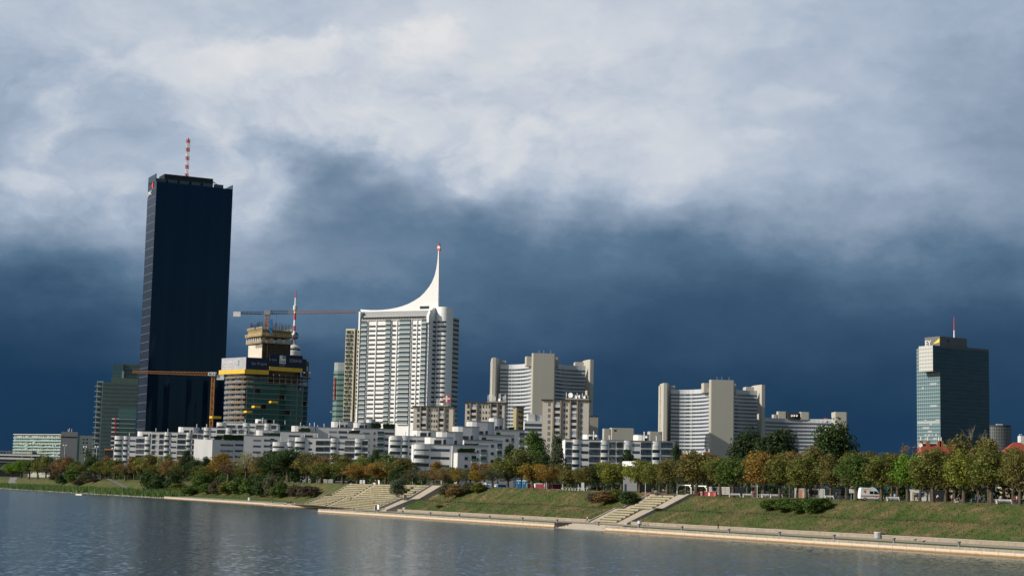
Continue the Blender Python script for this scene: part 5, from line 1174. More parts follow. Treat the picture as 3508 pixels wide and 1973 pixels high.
terrace('long white low block with round white bays, in front of the concrete cores', 1936, 2312, 1505, 625, 3, 14, 24.4, 5,
        [('w', 1938, 1958), ('b', 1962, 1986), ('s', 1990, 2016), ('w', 2019, 2055), ('b', 2059, 2084), ('w', 2088, 2108), ('w', 2114, 2134), ('b', 2138, 2163), ('s', 2167, 2192), ('w', 2196, 2231), ('b', 2236, 2261), ('w', 2266, 2304)], 1524,
        drums=((2001, 2052, 1487, 0, 3.0), (2176, 2228, 1489, 0, 3.0)), stacks=((2037, 1476), (2091, 1490), (2211, 1478), (2253, 1493)))
for x, y, Y in ((2040, 1492, 622), (2213, 1496, 622)):
    P = at(x, y, Y); t = thing('satellite_dish', 'satellite dish on the white drum penthouse facing the tallest concrete tower' if x < 2100 else 'satellite dish on the white drum penthouse beside the single concrete core', 'dish', P)
    q = part('reflector', MB().lathe([(.1, -.25), (.4, -.15), (.5, 0), (.3, -.06)], 14), whitep, t); q.rotation_euler = (R(95), 0, R(-20)); part('arm', MB().bar((0, .1, 0), (0, 1.2, -.5), .05), steel, t)

# ------------------------------------------------------------------ trees and bushes
def leaf_build(t, b):
    n = t.nodes; l = t.links
    oi = n.new('ShaderNodeObjectInfo'); ge = n.new('ShaderNodeNewGeometry')
    h = n.new('ShaderNodeHueSaturation')
    def mr(src, lo, hi):
        k = n.new('ShaderNodeMapRange'); l.new(src, k.inputs[0]); k.inputs[3].default_value = lo; k.inputs[4].default_value = hi; return k.outputs[0]
    tcn = n.new('ShaderNodeTexCoord'); nz = n.new('ShaderNodeTexNoise'); nz.inputs['Scale'].default_value = .35; nz.inputs['Detail'].default_value = 2; l.new(tcn.outputs['Object'], nz.inputs['Vector'])
    l.new(mr(nz.outputs['Fac'], .462, .538), h.inputs['Hue']); l.new(mr(ge.outputs['Random Per Island'], .95, 1.8), h.inputs['Value']); h.inputs['Saturation'].default_value = 1.0
    l.new(oi.outputs['Color'], h.inputs['Color']); l.new(h.outputs[0], b.inputs['Base Color'])
    tr = n.new('ShaderNodeBsdfTranslucent'); l.new(h.outputs[0], tr.inputs[0]); ms = n.new('ShaderNodeMixShader'); ms.inputs[0].default_value = .33
    l.new(b.outputs[0], ms.inputs[1]); l.new(tr.outputs[0], ms.inputs[2]); l.new(ms.outputs[0], n['Material Output'].inputs[0])
leaf_m = mat('leaf', (.06, .08, .02), .75, .15, build=leaf_build)
def leaf_mesh(name, C, Rd, nleaf, size, flat=.0, seed=0, up=.25, tall=1.0):
    """leaves scattered over the shells of clumps with centres C and radii Rd"""
    g = np.random.default_rng(seed); P = []; Nn = []
    for c, r in zip(C, Rd):
        k = max(6, int(nleaf * r * r)); d = g.normal(size=(k, 3)); d /= np.linalg.norm(d, axis=1)[:, None]
        keep = d[:, 2] > -.75; d = d[keep]; rr = r * (.55 + .5 * g.random((len(d), 1)) ** .6)
        P.append(c + d * rr * [1, 1, tall]); nn = d + g.normal(0, .55, d.shape) + [0, 0, up]; Nn.append(nn / np.linalg.norm(nn, axis=1)[:, None])
    P = np.concatenate(P); Nn = np.concatenate(Nn); m = len(P)
    a = np.cross(Nn, g.normal(size=(m, 3))); a /= np.linalg.norm(a, axis=1)[:, None]; b = np.cross(Nn, a)
    s = (size * (.6 + .8 * g.random((m, 1)))); e = .55 + .35 * g.random((m, 1))
    V = np.stack([P - a * s, P - b * s * e + Nn * s * .15, P + a * s, P + b * s * e + Nn * s * .15], 1).reshape(-1, 3)
    me = bpy.data.meshes.new(name); me.vertices.add(4 * m); me.vertices.foreach_set('co', V.astype(np.float32).ravel())
    me.loops.add(4 * m); me.loops.foreach_set('vertex_index', np.arange(4 * m, dtype=np.int32)); me.polygons.add(m)
    me.polygons.foreach_set('loop_start', np.arange(0, 4 * m, 4, dtype=np.int32)); me.polygons.foreach_set('loop_total', np.full(m, 4, np.int32)); me.update(); me.validate()
    me.materials.append(leaf_m); return me
def clumps(n, rx, z0, z1, seed, shape='round', rmin=.8, rmax=1.5):
    g = np.random.default_rng(seed); C = []; Q = []
    while len(C) < n:
        d = g.normal(size=3); d /= np.linalg.norm(d); k = g.random() ** .45 * .86
        z = (z0 + z1) / 2 + d[2] * k * (z1 - z0) / 2; q = (z - z0) / (z1 - z0)
        wd = {'round': 1.0, 'egg': 1.15 - .55 * q, 'vase': .72 + .42 * q, 'col': 1.0, 'cone': 1.25 - 1.0 * q, 'mound': 1.1 - .3 * q}[shape]
        C.append((d[0] * k * rx * wd, d[1] * k * rx * wd, z)); Q.append(rmin + (rmax - rmin) * g.random())
    return np.array(C), np.array(Q)
PROTO = {}
def make_proto(kind, seed):
    g = np.random.default_rng(100 + seed)
    spec = {'round': (54, 3.0, 2.0, 10, 'round', .7, 1.25, 95, .155), 'egg': (54, 2.9, 1.9, 10, 'egg', .65, 1.2, 95, .155), 'vase': (54, 3.1, 2.2, 9.8, 'vase', .65, 1.15, 90, .155), 'col': (40, 1.9, 1.2, 10, 'col', .6, 1.0, 60, .22),
            'thin': (42, 3.1, 2.4, 9.8, 'vase', .55, 1.1, 62, .13), 'dense': (70, 3.1, 1.2, 10, 'egg', .7, 1.3, 115, .155), 'mound': (40, 3.6, .2, 9.6, 'mound', 1.0, 1.8, 44, .30), 'tuft': (44, 3.6, .2, 9.4, 'mound', 1.0, 1.8, 55, .26)}[kind]
    n, rx, z0, z1, shp, ra, rb, nl, sz = spec
    C, Q = clumps(n, rx, z0, z1 - .6, seed, shp, ra, rb)
    crown = leaf_mesh('crown', C, Q, nl, sz, seed=seed)
    mb = MB(); lean = g.normal(0, .12, 2)
    zb = z0 + (.6 if kind not in ('mound', 'tuft') else .5); mb.tube([(0, 0, -.6), (lean[0] * .4, lean[1] * .4, zb * .6), (lean[0], lean[1], zb)], [.34, .25, .2], 7)
    pick = g.choice(len(C), 9, replace=False)
    for i in pick:
        e = C[i]; s = np.array([lean[0], lean[1], zb * .92]); mid = (s * .5 + e * .5) + np.array([0, 0, -.25]) + g.normal(0, .15, 3)
        mb.tube([s, mid, e], [.15, .09, .04], 5, False)
    tr = mb.mesh('trunk'); tr.materials.append(bark)
    return crown, tr
for kd, ns in (('round', 4), ('egg', 4), ('vase', 3), ('col', 2), ('thin', 3), ('dense', 2), ('mound', 4), ('tuft', 2)):
    PROTO[kd] = [make_proto(kd, 11 * k + len(kd) * 3 + 1) for k in range(ns)]
HC_ = {'dark': (.026, .042, .016), 'deep': (.034, .058, .018), 'green': (.058, .095, .020), 'bright': (.085, .150, .018), 'olive': (.095, .105, .024), 'oliveb': (.110, .100, .028), 'lime': (.135, .150, .025),
       'gold': (.185, .130, .022), 'orange': (.185, .118, .028), 'rust': (.140, .085, .034), 'tan': (.150, .098, .040), 'silver': (.185, .185, .085), 'teal': (.030, .055, .040), 'willow': (.075, .095, .055), 'grey': (.080, .080, .042), 'purple': (.075, .058, .040)}
cnt_k = {}
TR = {}
def plant(kind, x, ytop, hw, w, colr, label, cat='tree', P=None, name=None, group=None, thick=1.0, bark_m=None):
    """tree whose crown tip shows at photo (x,ytop), hw pixels half width, standing w metres behind the retaining wall line"""
    P = bank(x, 17.5 + (w - 17.5) * (.15 if x < 700 else .35 if x < 1000 else .6 if x < 1350 else 1)) if P is None else P
    Y = P[1]; H = (at(x, ytop, Y)[2] - P[2]) * (1.12 if kind not in ('mound', 'tuft', 'col') else 1.05)
    dx = at(x, ytop, Y)[0] - P[0]
    ch = PROTO[kind]; i = cnt_k.get(kind, 0); cnt_k[kind] = i + 1; cm, tm_ = ch[i % len(ch)]
    R0_ = {'round': 2.75, 'egg': 2.7, 'vase': 2.75, 'col': 2.0, 'thin': 2.6, 'dense': 3.2, 'mound': 3.6, 'tuft': 3.6}[kind]
    sc_ = hw * (1.62 if kind == 'dense' and x > 2200 else 1.0 if kind in ('col', 'dense', 'mound', 'tuft') else 1.42) * Y / FOC / R0_; sz_ = H / 10.0
    o = thing(name or ('bush' if cat == 'bush' else 'tree'), label, cat, P, rng.random() * 6.28, group)
    c = link('crown', cm, o); c.scale = (sc_, sc_, sz_); c.color = (*HC_[colr], 1)
    if kind not in ('mound', 'tuft'): k = link('trunk', tm_, o); k.scale = (min(sc_, sz_ * 1.2) * thick, min(sc_, sz_ * 1.2) * thick, sz_) if False else (sc_, sc_, sz_)
    return o
def on_slope(x, y):
    best = None
    for w in np.arange(.5, 40, .5):
        p = bank(x, w); d = abs(px(p)[1] - y)
        if best is None or d < best[0]: best = (d, p)
    return best[1]
gT = 'trees of the bank park'
trees = [
 # upstream end
 ('round', 40, 1586, 22, 22, 'bright', 'bright green tree farthest upstream beside the station deck'),
 ('round', 72, 1571, 26, 24, 'bright', 'larger bright green tree in front of the dark station deck'),
 ('egg', 100, 1574, 20, 21, 'green', 'green tree closing the bright clump by the station deck'),
 ('round', 130, 1566, 26, 26, 'olive', 'olive tree in front of the turquoise balcony block'),
 ('egg', 157, 1561, 20, 30, 'olive', 'second olive tree before the turquoise balcony block'),
 ('col', 177, 1553, 15, 34, 'dark', 'dark narrow evergreen beside the grey end wall'),
 ('round', 208, 1569, 25, 30, 'tan', 'tan tree below the grey end wall'),
 ('round', 234, 1565, 25, 34, 'rust', 'rusty tree below the grey end wall'),
 ('egg', 224, 1590, 16, 22, 'teal', 'bluish dark tree in front of two rusty ones'),
 ('round', 258, 1578, 22, 24, 'green', 'green tree between the rusty trees and a globe lamp'),
 ('col', 299, 1524, 15, 60, 'willow', 'leaning grey green poplar before the grey green block'),
 ('round', 312, 1560, 22, 36, 'deep', 'dark round tree at the foot of the leaning poplar'),
 ('round', 345, 1580, 27, 19, 'olive', 'dark olive round tree standing alone by the sloping path'),
 ('egg', 362, 1562, 16, 40, 'rust', 'rusty tree in front of the kiosk with the orange roof'),
 ('round', 392, 1571, 24, 34, 'olive', 'olive tree under the upstream rounded balconies'),
 ('thin', 430, 1584, 28, 20, 'tan', 'tan tree with a bare trunk by the curving path'),
 ('egg', 459, 1559, 22, 40, 'tan', 'tan brown tree behind a lime coloured one'),
 ('egg', 484, 1565, 24, 26, 'lime', 'lime coloured tree below the upstream white flats'),
 ('round', 517, 1554, 28, 34, 'oliveb', 'brown olive tree below the grey pier of the white flats'),
 ('col', 545, 1545, 11, 28, 'silver', 'thin silvery poplar in front of the white flats'),
 ('egg', 572, 1556, 22, 40, 'olive', 'olive tree behind a red brown dome'),
 ('round', 577, 1577, 28, 22, 'rust', 'red brown dome shaped tree below the tall white flats'),
 ('dense', 638, 1541, 27, 44, 'dark', 'tall dark pine in front of the tall white flats'),
 ('round', 618, 1571, 25, 26, 'oliveb', 'brown olive tree before the tall dark pine'),
 ('round', 664, 1573, 30, 24, 'deep', 'dark green tree between the pine and the sunlit end wall'),
 ('dense', 704, 1562, 29, 34, 'dark', 'dark tree touching the sunlit end wall of the white block'),
 ('egg', 754, 1552, 31, 32, 'gold', 'olive gold tree before the sunlit end wall'),
 ('thin', 783, 1566, 37, 20, 'rust', 'rusty brown tree with a clear trunk below the white block'),
 ('thin', 842, 1540, 30, 26, 'silver', 'pale silver poplar with visible white limbs'),
 ('egg', 882, 1557, 24, 34, 'tan', 'tan tree between the silver poplar and the big oak'),
 ('round', 934, 1542, 44, 21, 'deep', 'big dark oak, the half towards the silver poplar'),
 ('round', 986, 1535, 46, 22, 'deep', 'big dark oak with the highest crown before the plaza'),
 ('round', 1050, 1552, 36, 22, 'oliveb', 'brown olive tree beside the big dark oaks'),
 ('egg', 1103, 1561, 30, 26, 'tan', 'tan topped tree before the white balcony block'),
 ('round', 1098, 1583, 30, 20, 'olive', 'olive tree over the grey fence'),
 ('vase', 1160, 1550, 28, 34, 'oliveb', 'brown tree crown against the white balcony block windows'),
 ('thin', 1174, 1577, 40, 20, 'olive', 'olive tree with a straight trunk above the grassy corner of the grandstand'),
 ('round', 1223, 1586, 36, 20, 'orange', 'orange tree at the upstream top of the grandstand'),
 ('egg', 1247, 1561, 30, 34, 'lime', 'yellow green tree behind the first orange tree'),
 ('dense', 1282, 1537, 24, 40, 'deep', 'dark green conical tree before the grey stepped block'),
 ('round', 1291, 1581, 34, 20, 'orange', 'second orange tree above the grandstand'),
 ('round', 1320, 1554, 32, 32, 'green', 'green tree behind the second orange tree'),
 ('round', 1372, 1569, 44, 24, 'oliveb', 'broad brown olive tree behind the round willow'),
 ('egg', 1366, 1595, 26, 19, 'deep', 'dark green tree just above the round willow'),
 ('thin', 1408, 1603, 26, 19, 'grey', 'small greyish thin tree at the top of the grandstand'),
 ('thin', 1446, 1604, 24, 20, 'grey', 'small greyish tree beside the stair pillar'),
 ('round', 1448, 1558, 35, 36, 'olive', 'dark olive tree before the lowest white block'),
 ('egg', 1494, 1574, 18, 36, 'orange', 'small orange tree in front of the long ribbon windows'),
 ('thin', 1480, 1606, 32, 21, 'tan', 'flat tan brown tree above the stair pillar'),
 ('thin', 1523, 1600, 36, 20, 'tan', 'wide tan brown tree in the low row past the stair pillar'),
 ('vase', 1567, 1602, 22, 20, 'gold', 'yellow tree in the low row'),
 ('thin', 1596, 1606, 22, 20, 'grey', 'thin greyish tree between two yellow ones'),
 ('egg', 1628, 1582, 16, 32, 'orange', 'orange tree below the small pale annex'),
 ('vase', 1634, 1608, 24, 20, 'gold', 'second yellow tree in the low row, by the blue container'),
 ('round', 1661, 1585, 28, 34, 'rust', 'rust red tree below the stepped flats'),
 ('egg', 1704, 1563, 22, 34, 'olive', 'small dark olive tree at the end of the stepped flats'),
 ('thin', 1688, 1600, 32, 21, 'grey', 'greyish thin tree by the white and blue containers'),
 ('dense', 1740, 1516, 23, 60, 'dark', 'dark tree against the shaded wall of the stepped flats'),
 ('round', 1780, 1543, 54, 21, 'olive', 'broad olive tree behind the blue portable toilets'),
 ('egg', 1829, 1477, 36, 62, 'green', 'tall fresh green tree between two cream blocks'),
 ('vase', 1826, 1583, 34, 19, 'gold', 'golden tree beside the blue portable toilets'),
 ('round', 1880, 1596, 30, 20, 'orange', 'orange tree in front of the red wall'),
 ('dense', 1908, 1487, 34, 50, 'willow', 'tall grey green willow beside the lone cream flats'),
 ('round', 1858, 1540, 22, 46, 'deep', 'dark green tree filling the gap under the tall green one'),
 ('egg', 1958, 1602, 32, 20, 'oliveb', 'brownish olive tree over the white bike racks'),
 ('round', 2004, 1596, 28, 21, 'oliveb', 'orange tinged olive tree in front of the long white block'),
 ('egg', 2046, 1592, 26, 24, 'deep', 'darker small tree among the orange tinged ones'),
 ('vase', 2098, 1578, 42, 20, 'lime', 'yellow green tree before the long white block'),
 ('dense', 2150, 1537, 32, 44, 'dark', 'dark green dome tree in front of the white round bays'),
 ('round', 2190, 1577, 44, 22, 'lime', 'second yellow green tree, beyond the small white kiosk'),
 ('egg', 2236, 1590, 30, 20, 'olive', 'slim olive tree by the head of the stairway'),
 ('round', 2286, 1573, 33, 21, 'oliveb', 'brownish tree above the stairway'),
 ('egg', 2318, 1522, 20, 70, 'dark', 'dark tree at the end of the long white block'),
 ('vase', 2322, 1567, 30, 30, 'willow', 'pale grey green tree behind the stairway head'),
 ('round', 2382, 1538, 48, 20, 'oliveb', 'very dark brown tree behind the pink wall'),
 ('vase', 2467, 1558, 40, 19, 'olive', 'airy olive tree past the pink wall'),
 ('vase', 2512, 1566, 44, 19, 'green', 'green tree with low branching limbs by the benches'),
 ('dense', 2564, 1476, 52, 75, 'dark', 'smaller of the two big dark round trees below the concrete office towers'),
 ('dense', 2655, 1467, 66, 78, 'dark', 'larger of the two big dark round trees, before the low curved office wing'),
 ('round', 2614, 1547, 50, 22, 'orange', 'orange brown tree behind the basketball board'),
 ('vase', 2671, 1561, 44, 19, 'olive', 'olive tree with a straight trunk by the bench row'),
 ('egg', 2706, 1541, 24, 44, 'rust', 'rusty tree top under the big dark pair'),
 ('round', 2762, 1566, 46, 19, 'olive', 'olive tree with forked pale limbs behind the low shrubs'),
 ('round', 2780, 1531, 50, 44, 'oliveb', 'brownish tree top between the big dark pair and the poplar'),
 ('dense', 2852, 1448, 60, 72, 'deep', 'tall green poplar before the end of the curved office wing'),
 ('egg', 2846, 1556, 36, 20, 'oliveb', 'brownish tree with a leaning pale trunk near the ambulance'),
 ('round', 2934, 1548, 50, 19, 'green', 'dark green tree beside the rear of the ambulance'),
 ('round', 3020, 1553, 44, 19, 'olive', 'olive tree at the bonnet of the ambulance'),
 ('vase', 3110, 1549, 44, 19, 'bright', 'bright green tree past the ambulance'),
 ('round', 3196, 1541, 54, 19, 'olive', 'large olive tree with a thick trunk in the bank row'),
 ('egg', 3302, 1545, 46, 19, 'lime', 'yellow green tree with a leaning trunk in the bank row'),
 ('round', 3397, 1540, 54, 19, 'olive', 'dark olive tree by the white bench at the frame edge'),
 ('round', 3494, 1531, 44, 19, 'oliveb', 'orange flecked tree at the downstream end of the bank row'),
 ('vase', 3306, 1484, 60, 48, 'oliveb', 'taller brown tree with bare twigs on top, under the dark office tower'),
 ('egg', 3390, 1504, 46, 46, 'oliveb', 'olive tree top beside the round dark office block'),
 ('thin', 3108, 1511, 26, 70, 'tan', 'bare looking tan tree at the foot of the dark office tower'),
 ('egg', 3056, 1540, 34, 52, 'tan', 'tan tree top behind the ambulance trees'),
 ('round', 3240, 1566, 46, 40, 'oliveb', 'olive tree below the long red roof'),
 ('egg', 3470, 1534, 36, 44, 'olive', 'olive tree in front of the steep red roof'),
 ('round', 2900, 1566, 36, 44, 'olive', 'olive tree behind the rear of the ambulance'),
 ('egg', 2560, 1566, 34, 44, 'oliveb', 'brown olive tree behind the low branching green one'),
 ('round', 2424, 1570, 34, 44, 'oliveb', 'brown olive tree behind the pink wall'),
 ('round', 3150, 1566, 38, 46, 'olive', 'olive tree filling the gap past the bright green one'),
 ('round', 2730, 1575, 36, 40, 'olive', 'olive tree behind the low shrubs'),
 ('round', 2060, 1584, 30, 46, 'gold', 'golden tree close to the long white block'),
 ('round', 1930, 1590, 26, 44, 'oliveb', 'brown olive tree at the foot of the lone cream flats'),
 ('round', 1130, 1590, 28, 40, 'deep', 'dark tree behind the grey fence'),
 ('round', 1010, 1590, 34, 40, 'deep', 'dark tree behind the big oaks'),
 ('round', 850, 1590, 34, 40, 'olive', 'olive tree at the foot of the silver poplar'),
 ('round', 720, 1595, 34, 26, 'olive', 'olive tree below the dark ones at the sunlit end wall'),
 ('round', 540, 1590, 30, 24, 'olive', 'olive tree at the foot of the thin silvery poplar'),
 ('round', 280, 1590, 26, 30, 'olive', 'olive tree under the globe lamp near the poplar'),
 ('round', 175, 1592, 24, 24, 'purple', 'purplish brown tree before the balcony block'),
]
more = [ # second row, seen in the gaps and over the first
 (2905, 1552, 40, 60, 'olive', 'tall olive tree farther back, between the poplar and the ambulance trees'), (2990, 1549, 44, 64, 'oliveb', 'brown tree farther back above the ambulance'), (3130, 1550, 40, 66, 'oliveb', 'brown tree farther back above the bright green one'), (3225, 1552, 44, 70, 'olive', 'olive tree farther back before the brick chimneys'), (3350, 1530, 46, 60, 'olive', 'olive tree farther back under the bare twigs'), (3440, 1534, 44, 66, 'oliveb', 'brown tree farther back by the steep red roof'),
 (2440, 1566, 40, 60, 'olive', 'olive tree farther back before the dull red roof'), (2395, 1562, 36, 66, 'deep', 'dark tree farther back behind the very dark brown one'), (2540, 1556, 40, 60, 'deep', 'dark tree farther back before the bright red hip roof'), (2690, 1552, 44, 62, 'olive', 'olive tree farther back under the widest dark tree'), (2310, 1584, 34, 60, 'olive', 'olive tree farther back behind the pale grey green one'), (2170, 1586, 34, 60, 'olive', 'olive tree farther back below the white round bays'),
 (2960, 1562, 40, 48, 'oliveb', 'brown olive tree behind the roof of the ambulance'), (3075, 1560, 42, 50, 'olive', 'olive tree behind the bonnet of the ambulance'), (3185, 1556, 40, 56, 'rust', 'rusty tree under the long red roof'), (3268, 1556, 44, 50, 'olive', 'olive tree before the long red roof middle'),
 (3352, 1552, 42, 40, 'oliveb', 'brown tree between the leaning yellow green one and the dark olive one'), (3440, 1552, 40, 52, 'deep', 'dark green tree before the steep red roof gable'), (2800, 1560, 44, 54, 'oliveb', 'brown tree in front of the poplar'), (2730, 1548, 40, 56, 'rust', 'second rusty tree under the big dark pair'),
 (2590, 1568, 40, 56, 'olive', 'olive tree at the foot of the big dark pair'), (2492, 1574, 36, 50, 'oliveb', 'brown tree in front of the bright red hip roof'), (2350, 1580, 32, 50, 'deep', 'dark tree behind the white portal frame'), (2260, 1590, 30, 44, 'olive', 'olive tree hiding the far side of the long white block'),
 (2130, 1592, 30, 50, 'deep', 'dark green tree under the green dome tree'), (2020, 1604, 28, 44, 'olive', 'small olive tree hiding the base of the long white block'), (1975, 1606, 26, 50, 'deep', 'small dark tree hiding the corner of the long white block'), (1850, 1590, 30, 44, 'olive', 'olive tree below the tall green one'),
 (1740, 1590, 30, 40, 'deep', 'dark tree behind the containers'), (1610, 1600, 28, 40, 'deep', 'dark tree hiding the base of the small annex'), (1545, 1598, 30, 40, 'olive', 'olive tree under the long ribbon windows'), (1420, 1592, 30, 44, 'deep', 'dark tree hiding the foot of the stacked round balconies'),
 (1335, 1590, 28, 44, 'olive', 'olive tree hiding the wall behind the second orange tree'), (1200, 1580, 30, 44, 'tan', 'tan tree hiding the base of the white balcony block'), (1270, 1594, 28, 50, 'deep', 'dark tree between the two orange trees'), (1070, 1590, 30, 44, 'deep', 'dark tree between the oaks and the grey fence'),
 (960, 1580, 34, 50, 'olive', 'olive tree between the two big oaks'), (905, 1585, 30, 40, 'oliveb', 'brown tree below the first big oak'), (800, 1590, 30, 44, 'deep', 'dark tree behind the clear trunked rusty one'), (690, 1592, 30, 44, 'olive', 'olive tree hiding the foot of the sunlit end wall'),
 (600, 1594, 28, 44, 'deep', 'dark tree hiding the foot of the grey pier'), (500, 1590, 28, 44, 'oliveb', 'brown tree hiding the foot of the upstream flats'), (450, 1592, 26, 44, 'deep', 'dark tree behind the tan one by the curving path'), (410, 1590, 26, 50, 'olive', 'olive tree before the rounded upstream corner'), (372, 1592, 22, 44, 'oliveb', 'brown tree below the orange roofed kiosk'), (325, 1594, 22, 44, 'deep', 'dark tree before the teal tower foot'),
]
trees += [(('round', 'egg', 'vase')[i % 3],) + q for i, q in enumerate(more)]
for k, x, yt, hw, w, c, lab in trees: plant(k, x, yt, hw, w, c, lab, group=gT)
gB = 'bushes on the bank slope'
bushes = [
 (186,1648,1612,20,'purple','dull purplish bush at the upstream meadow edge'),(212,1658,1618,26,'deep','dark bush on the upstream mound'),(250,1658,1602,32,'green','tall green bush on the upstream mound'),(292,1654,1612,28,'grey','grey green bush on the upstream mound'),
 (322,1652,1636,28,'purple','low brownish bush by the sloping path'),(268,1662,1640,24,'purple','low brown bush at the foot of the green one'),
 (505,1682,1606,26,'deep','dark bush beside the curving path'),(540,1688,1620,34,'deep','dark green bush above the end of the farthest quay'),(590,1686,1612,34,'deep','dark bush behind the concrete bin'),(612,1692,1650,34,'olive','drooping olive bush near the end of the farthest quay'),
 (660,1694,1655,40,'green','drooping green bush, the first of the long thicket'),(690,1682,1609,36,'green','rounded green bush on top of the long thicket'),(712,1692,1648,42,'green','drooping green bush in the middle of the thicket'),(742,1694,1640,26,'purple','brownish bush in the thicket'),
 (776,1696,1642,36,'olive','olive bush in the thicket'),(812,1696,1634,36,'green','bright bush in the thicket below the rusty tree'),(850,1700,1632,38,'green','green bush below the silver poplar'),(895,1702,1640,36,'deep','dark bush below the big oaks'),
 (935,1704,1622,40,'grey','tall grey green bush below the big oaks'),(960,1706,1648,38,'green','green bush at the end of the thicket'),(1010,1706,1656,34,'purple','dark brown bush near the grandstand'),(1060,1704,1656,44,'purple','dark brown spreading bush nearest the grandstand'),
 (1526,1702,1650,32,'grey','greyish bush beside the grandstand stairs'),(1562,1704,1654,36,'tan','reddish brown bush on the slope crest'),(1606,1690,1648,36,'grey','grey brown bush on the slope crest'),(1640,1686,1644,28,'olive','low olive bush by the white container'),
 (2032,1722,1684,30,'purple','brown bush on the slope beside the stairway'),(2074,1726,1676,42,'rust','reddish brown bush on the slope beside the stairway'),(2112,1716,1672,30,'olive','olive bush near the stairway head'),(2154,1738,1674,38,'deep','dark green bush hugging the stairway'),(2044,1680,1664,22,'green','small green bush by the bike racks'),
 (2640,1748,1704,40,'green','low spreading shrub at the upstream end of the juniper patch'),(2692,1748,1697,46,'green','feathery shrub in the juniper patch'),(2738,1756,1698,46,'green','feathery shrub in the middle of the juniper patch'),(2788,1758,1694,44,'green','tall feathery shrub in the juniper patch'),(2822,1748,1697,28,'green','shrub closing the juniper patch'),
 (1505,1738,1728,16,'green','small weed bush by the litter bin'),(2252,1748,1738,14,'green','small weed bush on the stairway edge'),(1425,1694,1680,12,'deep','small clipped bush on the stair landing'),
]
for x, yb, yt, hw, c, lab in bushes: plant('tuft' if 2600 < x < 2900 or 600 < x < 720 else 'mound', x, yt, hw, 0, c, lab, 'bush', on_slope(x, yb), group=gB)
o = plant('dense', 1361, 1637, 34, 0, 'willow', 'round grey green willow growing on the grandstand', P=on_slope(1361, 1708))
# dark undergrowth behind the trunks
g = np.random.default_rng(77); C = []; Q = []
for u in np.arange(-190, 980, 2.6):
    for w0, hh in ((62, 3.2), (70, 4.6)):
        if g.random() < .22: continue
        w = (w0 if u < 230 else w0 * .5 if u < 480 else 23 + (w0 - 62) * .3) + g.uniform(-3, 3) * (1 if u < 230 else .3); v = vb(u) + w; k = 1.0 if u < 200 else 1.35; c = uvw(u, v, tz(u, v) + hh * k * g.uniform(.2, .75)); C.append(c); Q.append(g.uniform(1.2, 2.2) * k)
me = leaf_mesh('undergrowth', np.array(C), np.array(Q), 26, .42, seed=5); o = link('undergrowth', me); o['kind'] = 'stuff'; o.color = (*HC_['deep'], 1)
# bare twigs and white limbs
def twigs(x, y0, y1, hw, w, label, m=mat('twig_bark', (.20, .175, .14), .9), n=14):
    P = bank(x, w); H1 = at(x, y1, P[1])[2] - P[2]; H0 = at(x, y0, P[1])[2] - P[2]; wd = hw * P[1] / FOC
    t = thing('tree', label, 'tree', P, 0); mb = MB(); mb.tube([(0, 0, 0), (.1, 0, H0)], [.16, .1], 6); part('trunk', mb, m, t); mb = MB()
    for k in range(n):
        e = np.array([rng.uniform(-wd, wd), rng.uniform(-.8, .8), H0 + (H1 - H0) * rng.uniform(.45, 1)]); mid = np.array([e[0] * .5, e[1] * .4, (H0 + e[2]) / 2 - .2]); mb.tube([(.1, 0, H0 * .85), mid, e], [.06, .04, .02], 4, False)
        for q in range(3): mb.tube([mid + (e - mid) * .4, e + rng.normal(0, .7, 3)], [.022, .012], 3, False)
    part('bare_branch', mb, m, t)
twigs(3330, 1510, 1453, 38, 50, 'bare grey twigs rising against the dark office tower', n=9)
twigs(3372, 1520, 1478, 20, 52, 'small bare grey tree beside the bare twigs', n=7)
twigs(842, 1620, 1548, 26, 25, 'white limbed bare tree inside the silver poplar', palebark)
twigs(576, 1640, 1562, 6, 21, 'thin white birch stem before the red brown dome', palebark, n=5)
# rough grass tufts on the slope
def tufts(name, n, fn, m, hmin, hmax, wd, seed, colr=None):
    g = np.random.default_rng(seed); V = np.zeros((n, 3, 3), np.float32); k = 0
    while k < n:
        p = fn(g)
        if p is None: continue
        h = g.uniform(hmin, hmax); a = g.uniform(-.9, .9); b = np.array([math.cos(a), math.sin(a), 0]) * wd * g.uniform(.6, 1.4)
        V[k] = [p - b, p + b, p + np.array([g.normal(0, .3) * h, g.normal(0, .3) * h, h])]; k += 1
    me = bpy.data.meshes.new(name); me.vertices.add(3 * n); me.vertices.foreach_set('co', V.ravel()); me.loops.add(3 * n); me.loops.foreach_set('vertex_index', np.arange(3 * n, dtype=np.int32)); me.polygons.add(n)
    me.polygons.foreach_set('loop_start', np.arange(0, 3 * n, 3, dtype=np.int32)); me.polygons.foreach_set('loop_total', np.full(n, 3, np.int32)); me.update(); me.materials.append(m); o = link(name, me); o['kind'] = 'stuff'
    if colr: o.color = (*colr, 1)
    return o
def slope_pt(u0, u1, w0, w1):
    def f(g):
        u = g.uniform(u0, u1); w = g.uniform(w0, w1)
        if 41 < u < 63 or 205 < u < 445: return None
        v = vb(u) + w; return uvw(u, v, tz(u, v) - .03)
    return f
tufts('grass', 26000, slope_pt(-130, 204, .6, 18), grass_m, .12, .38, .08, 5); tufts('grass', 7000, slope_pt(446, 640, .6, 18), grass_m, .15, .5, .12, 6)
def shore_pt(x0, x1):
    def f(g):
        u = g.uniform(612, 1300); x = g.uniform(x0, x1); v = vq(u) + x; return uvw(u, v, tz(u, v) - .05)
    return f
tufts('reeds', 12000, shore_pt(1.5, 10), leaf_m, .6, 4.2, .34, 8, (.075, .12, .035)); tufts('reeds', 3500, shore_pt(4, 14), leaf_m, .4, 2.2, .3, 9, HC_['olive'])
mb = MB(); g_ = np.random.default_rng(4)
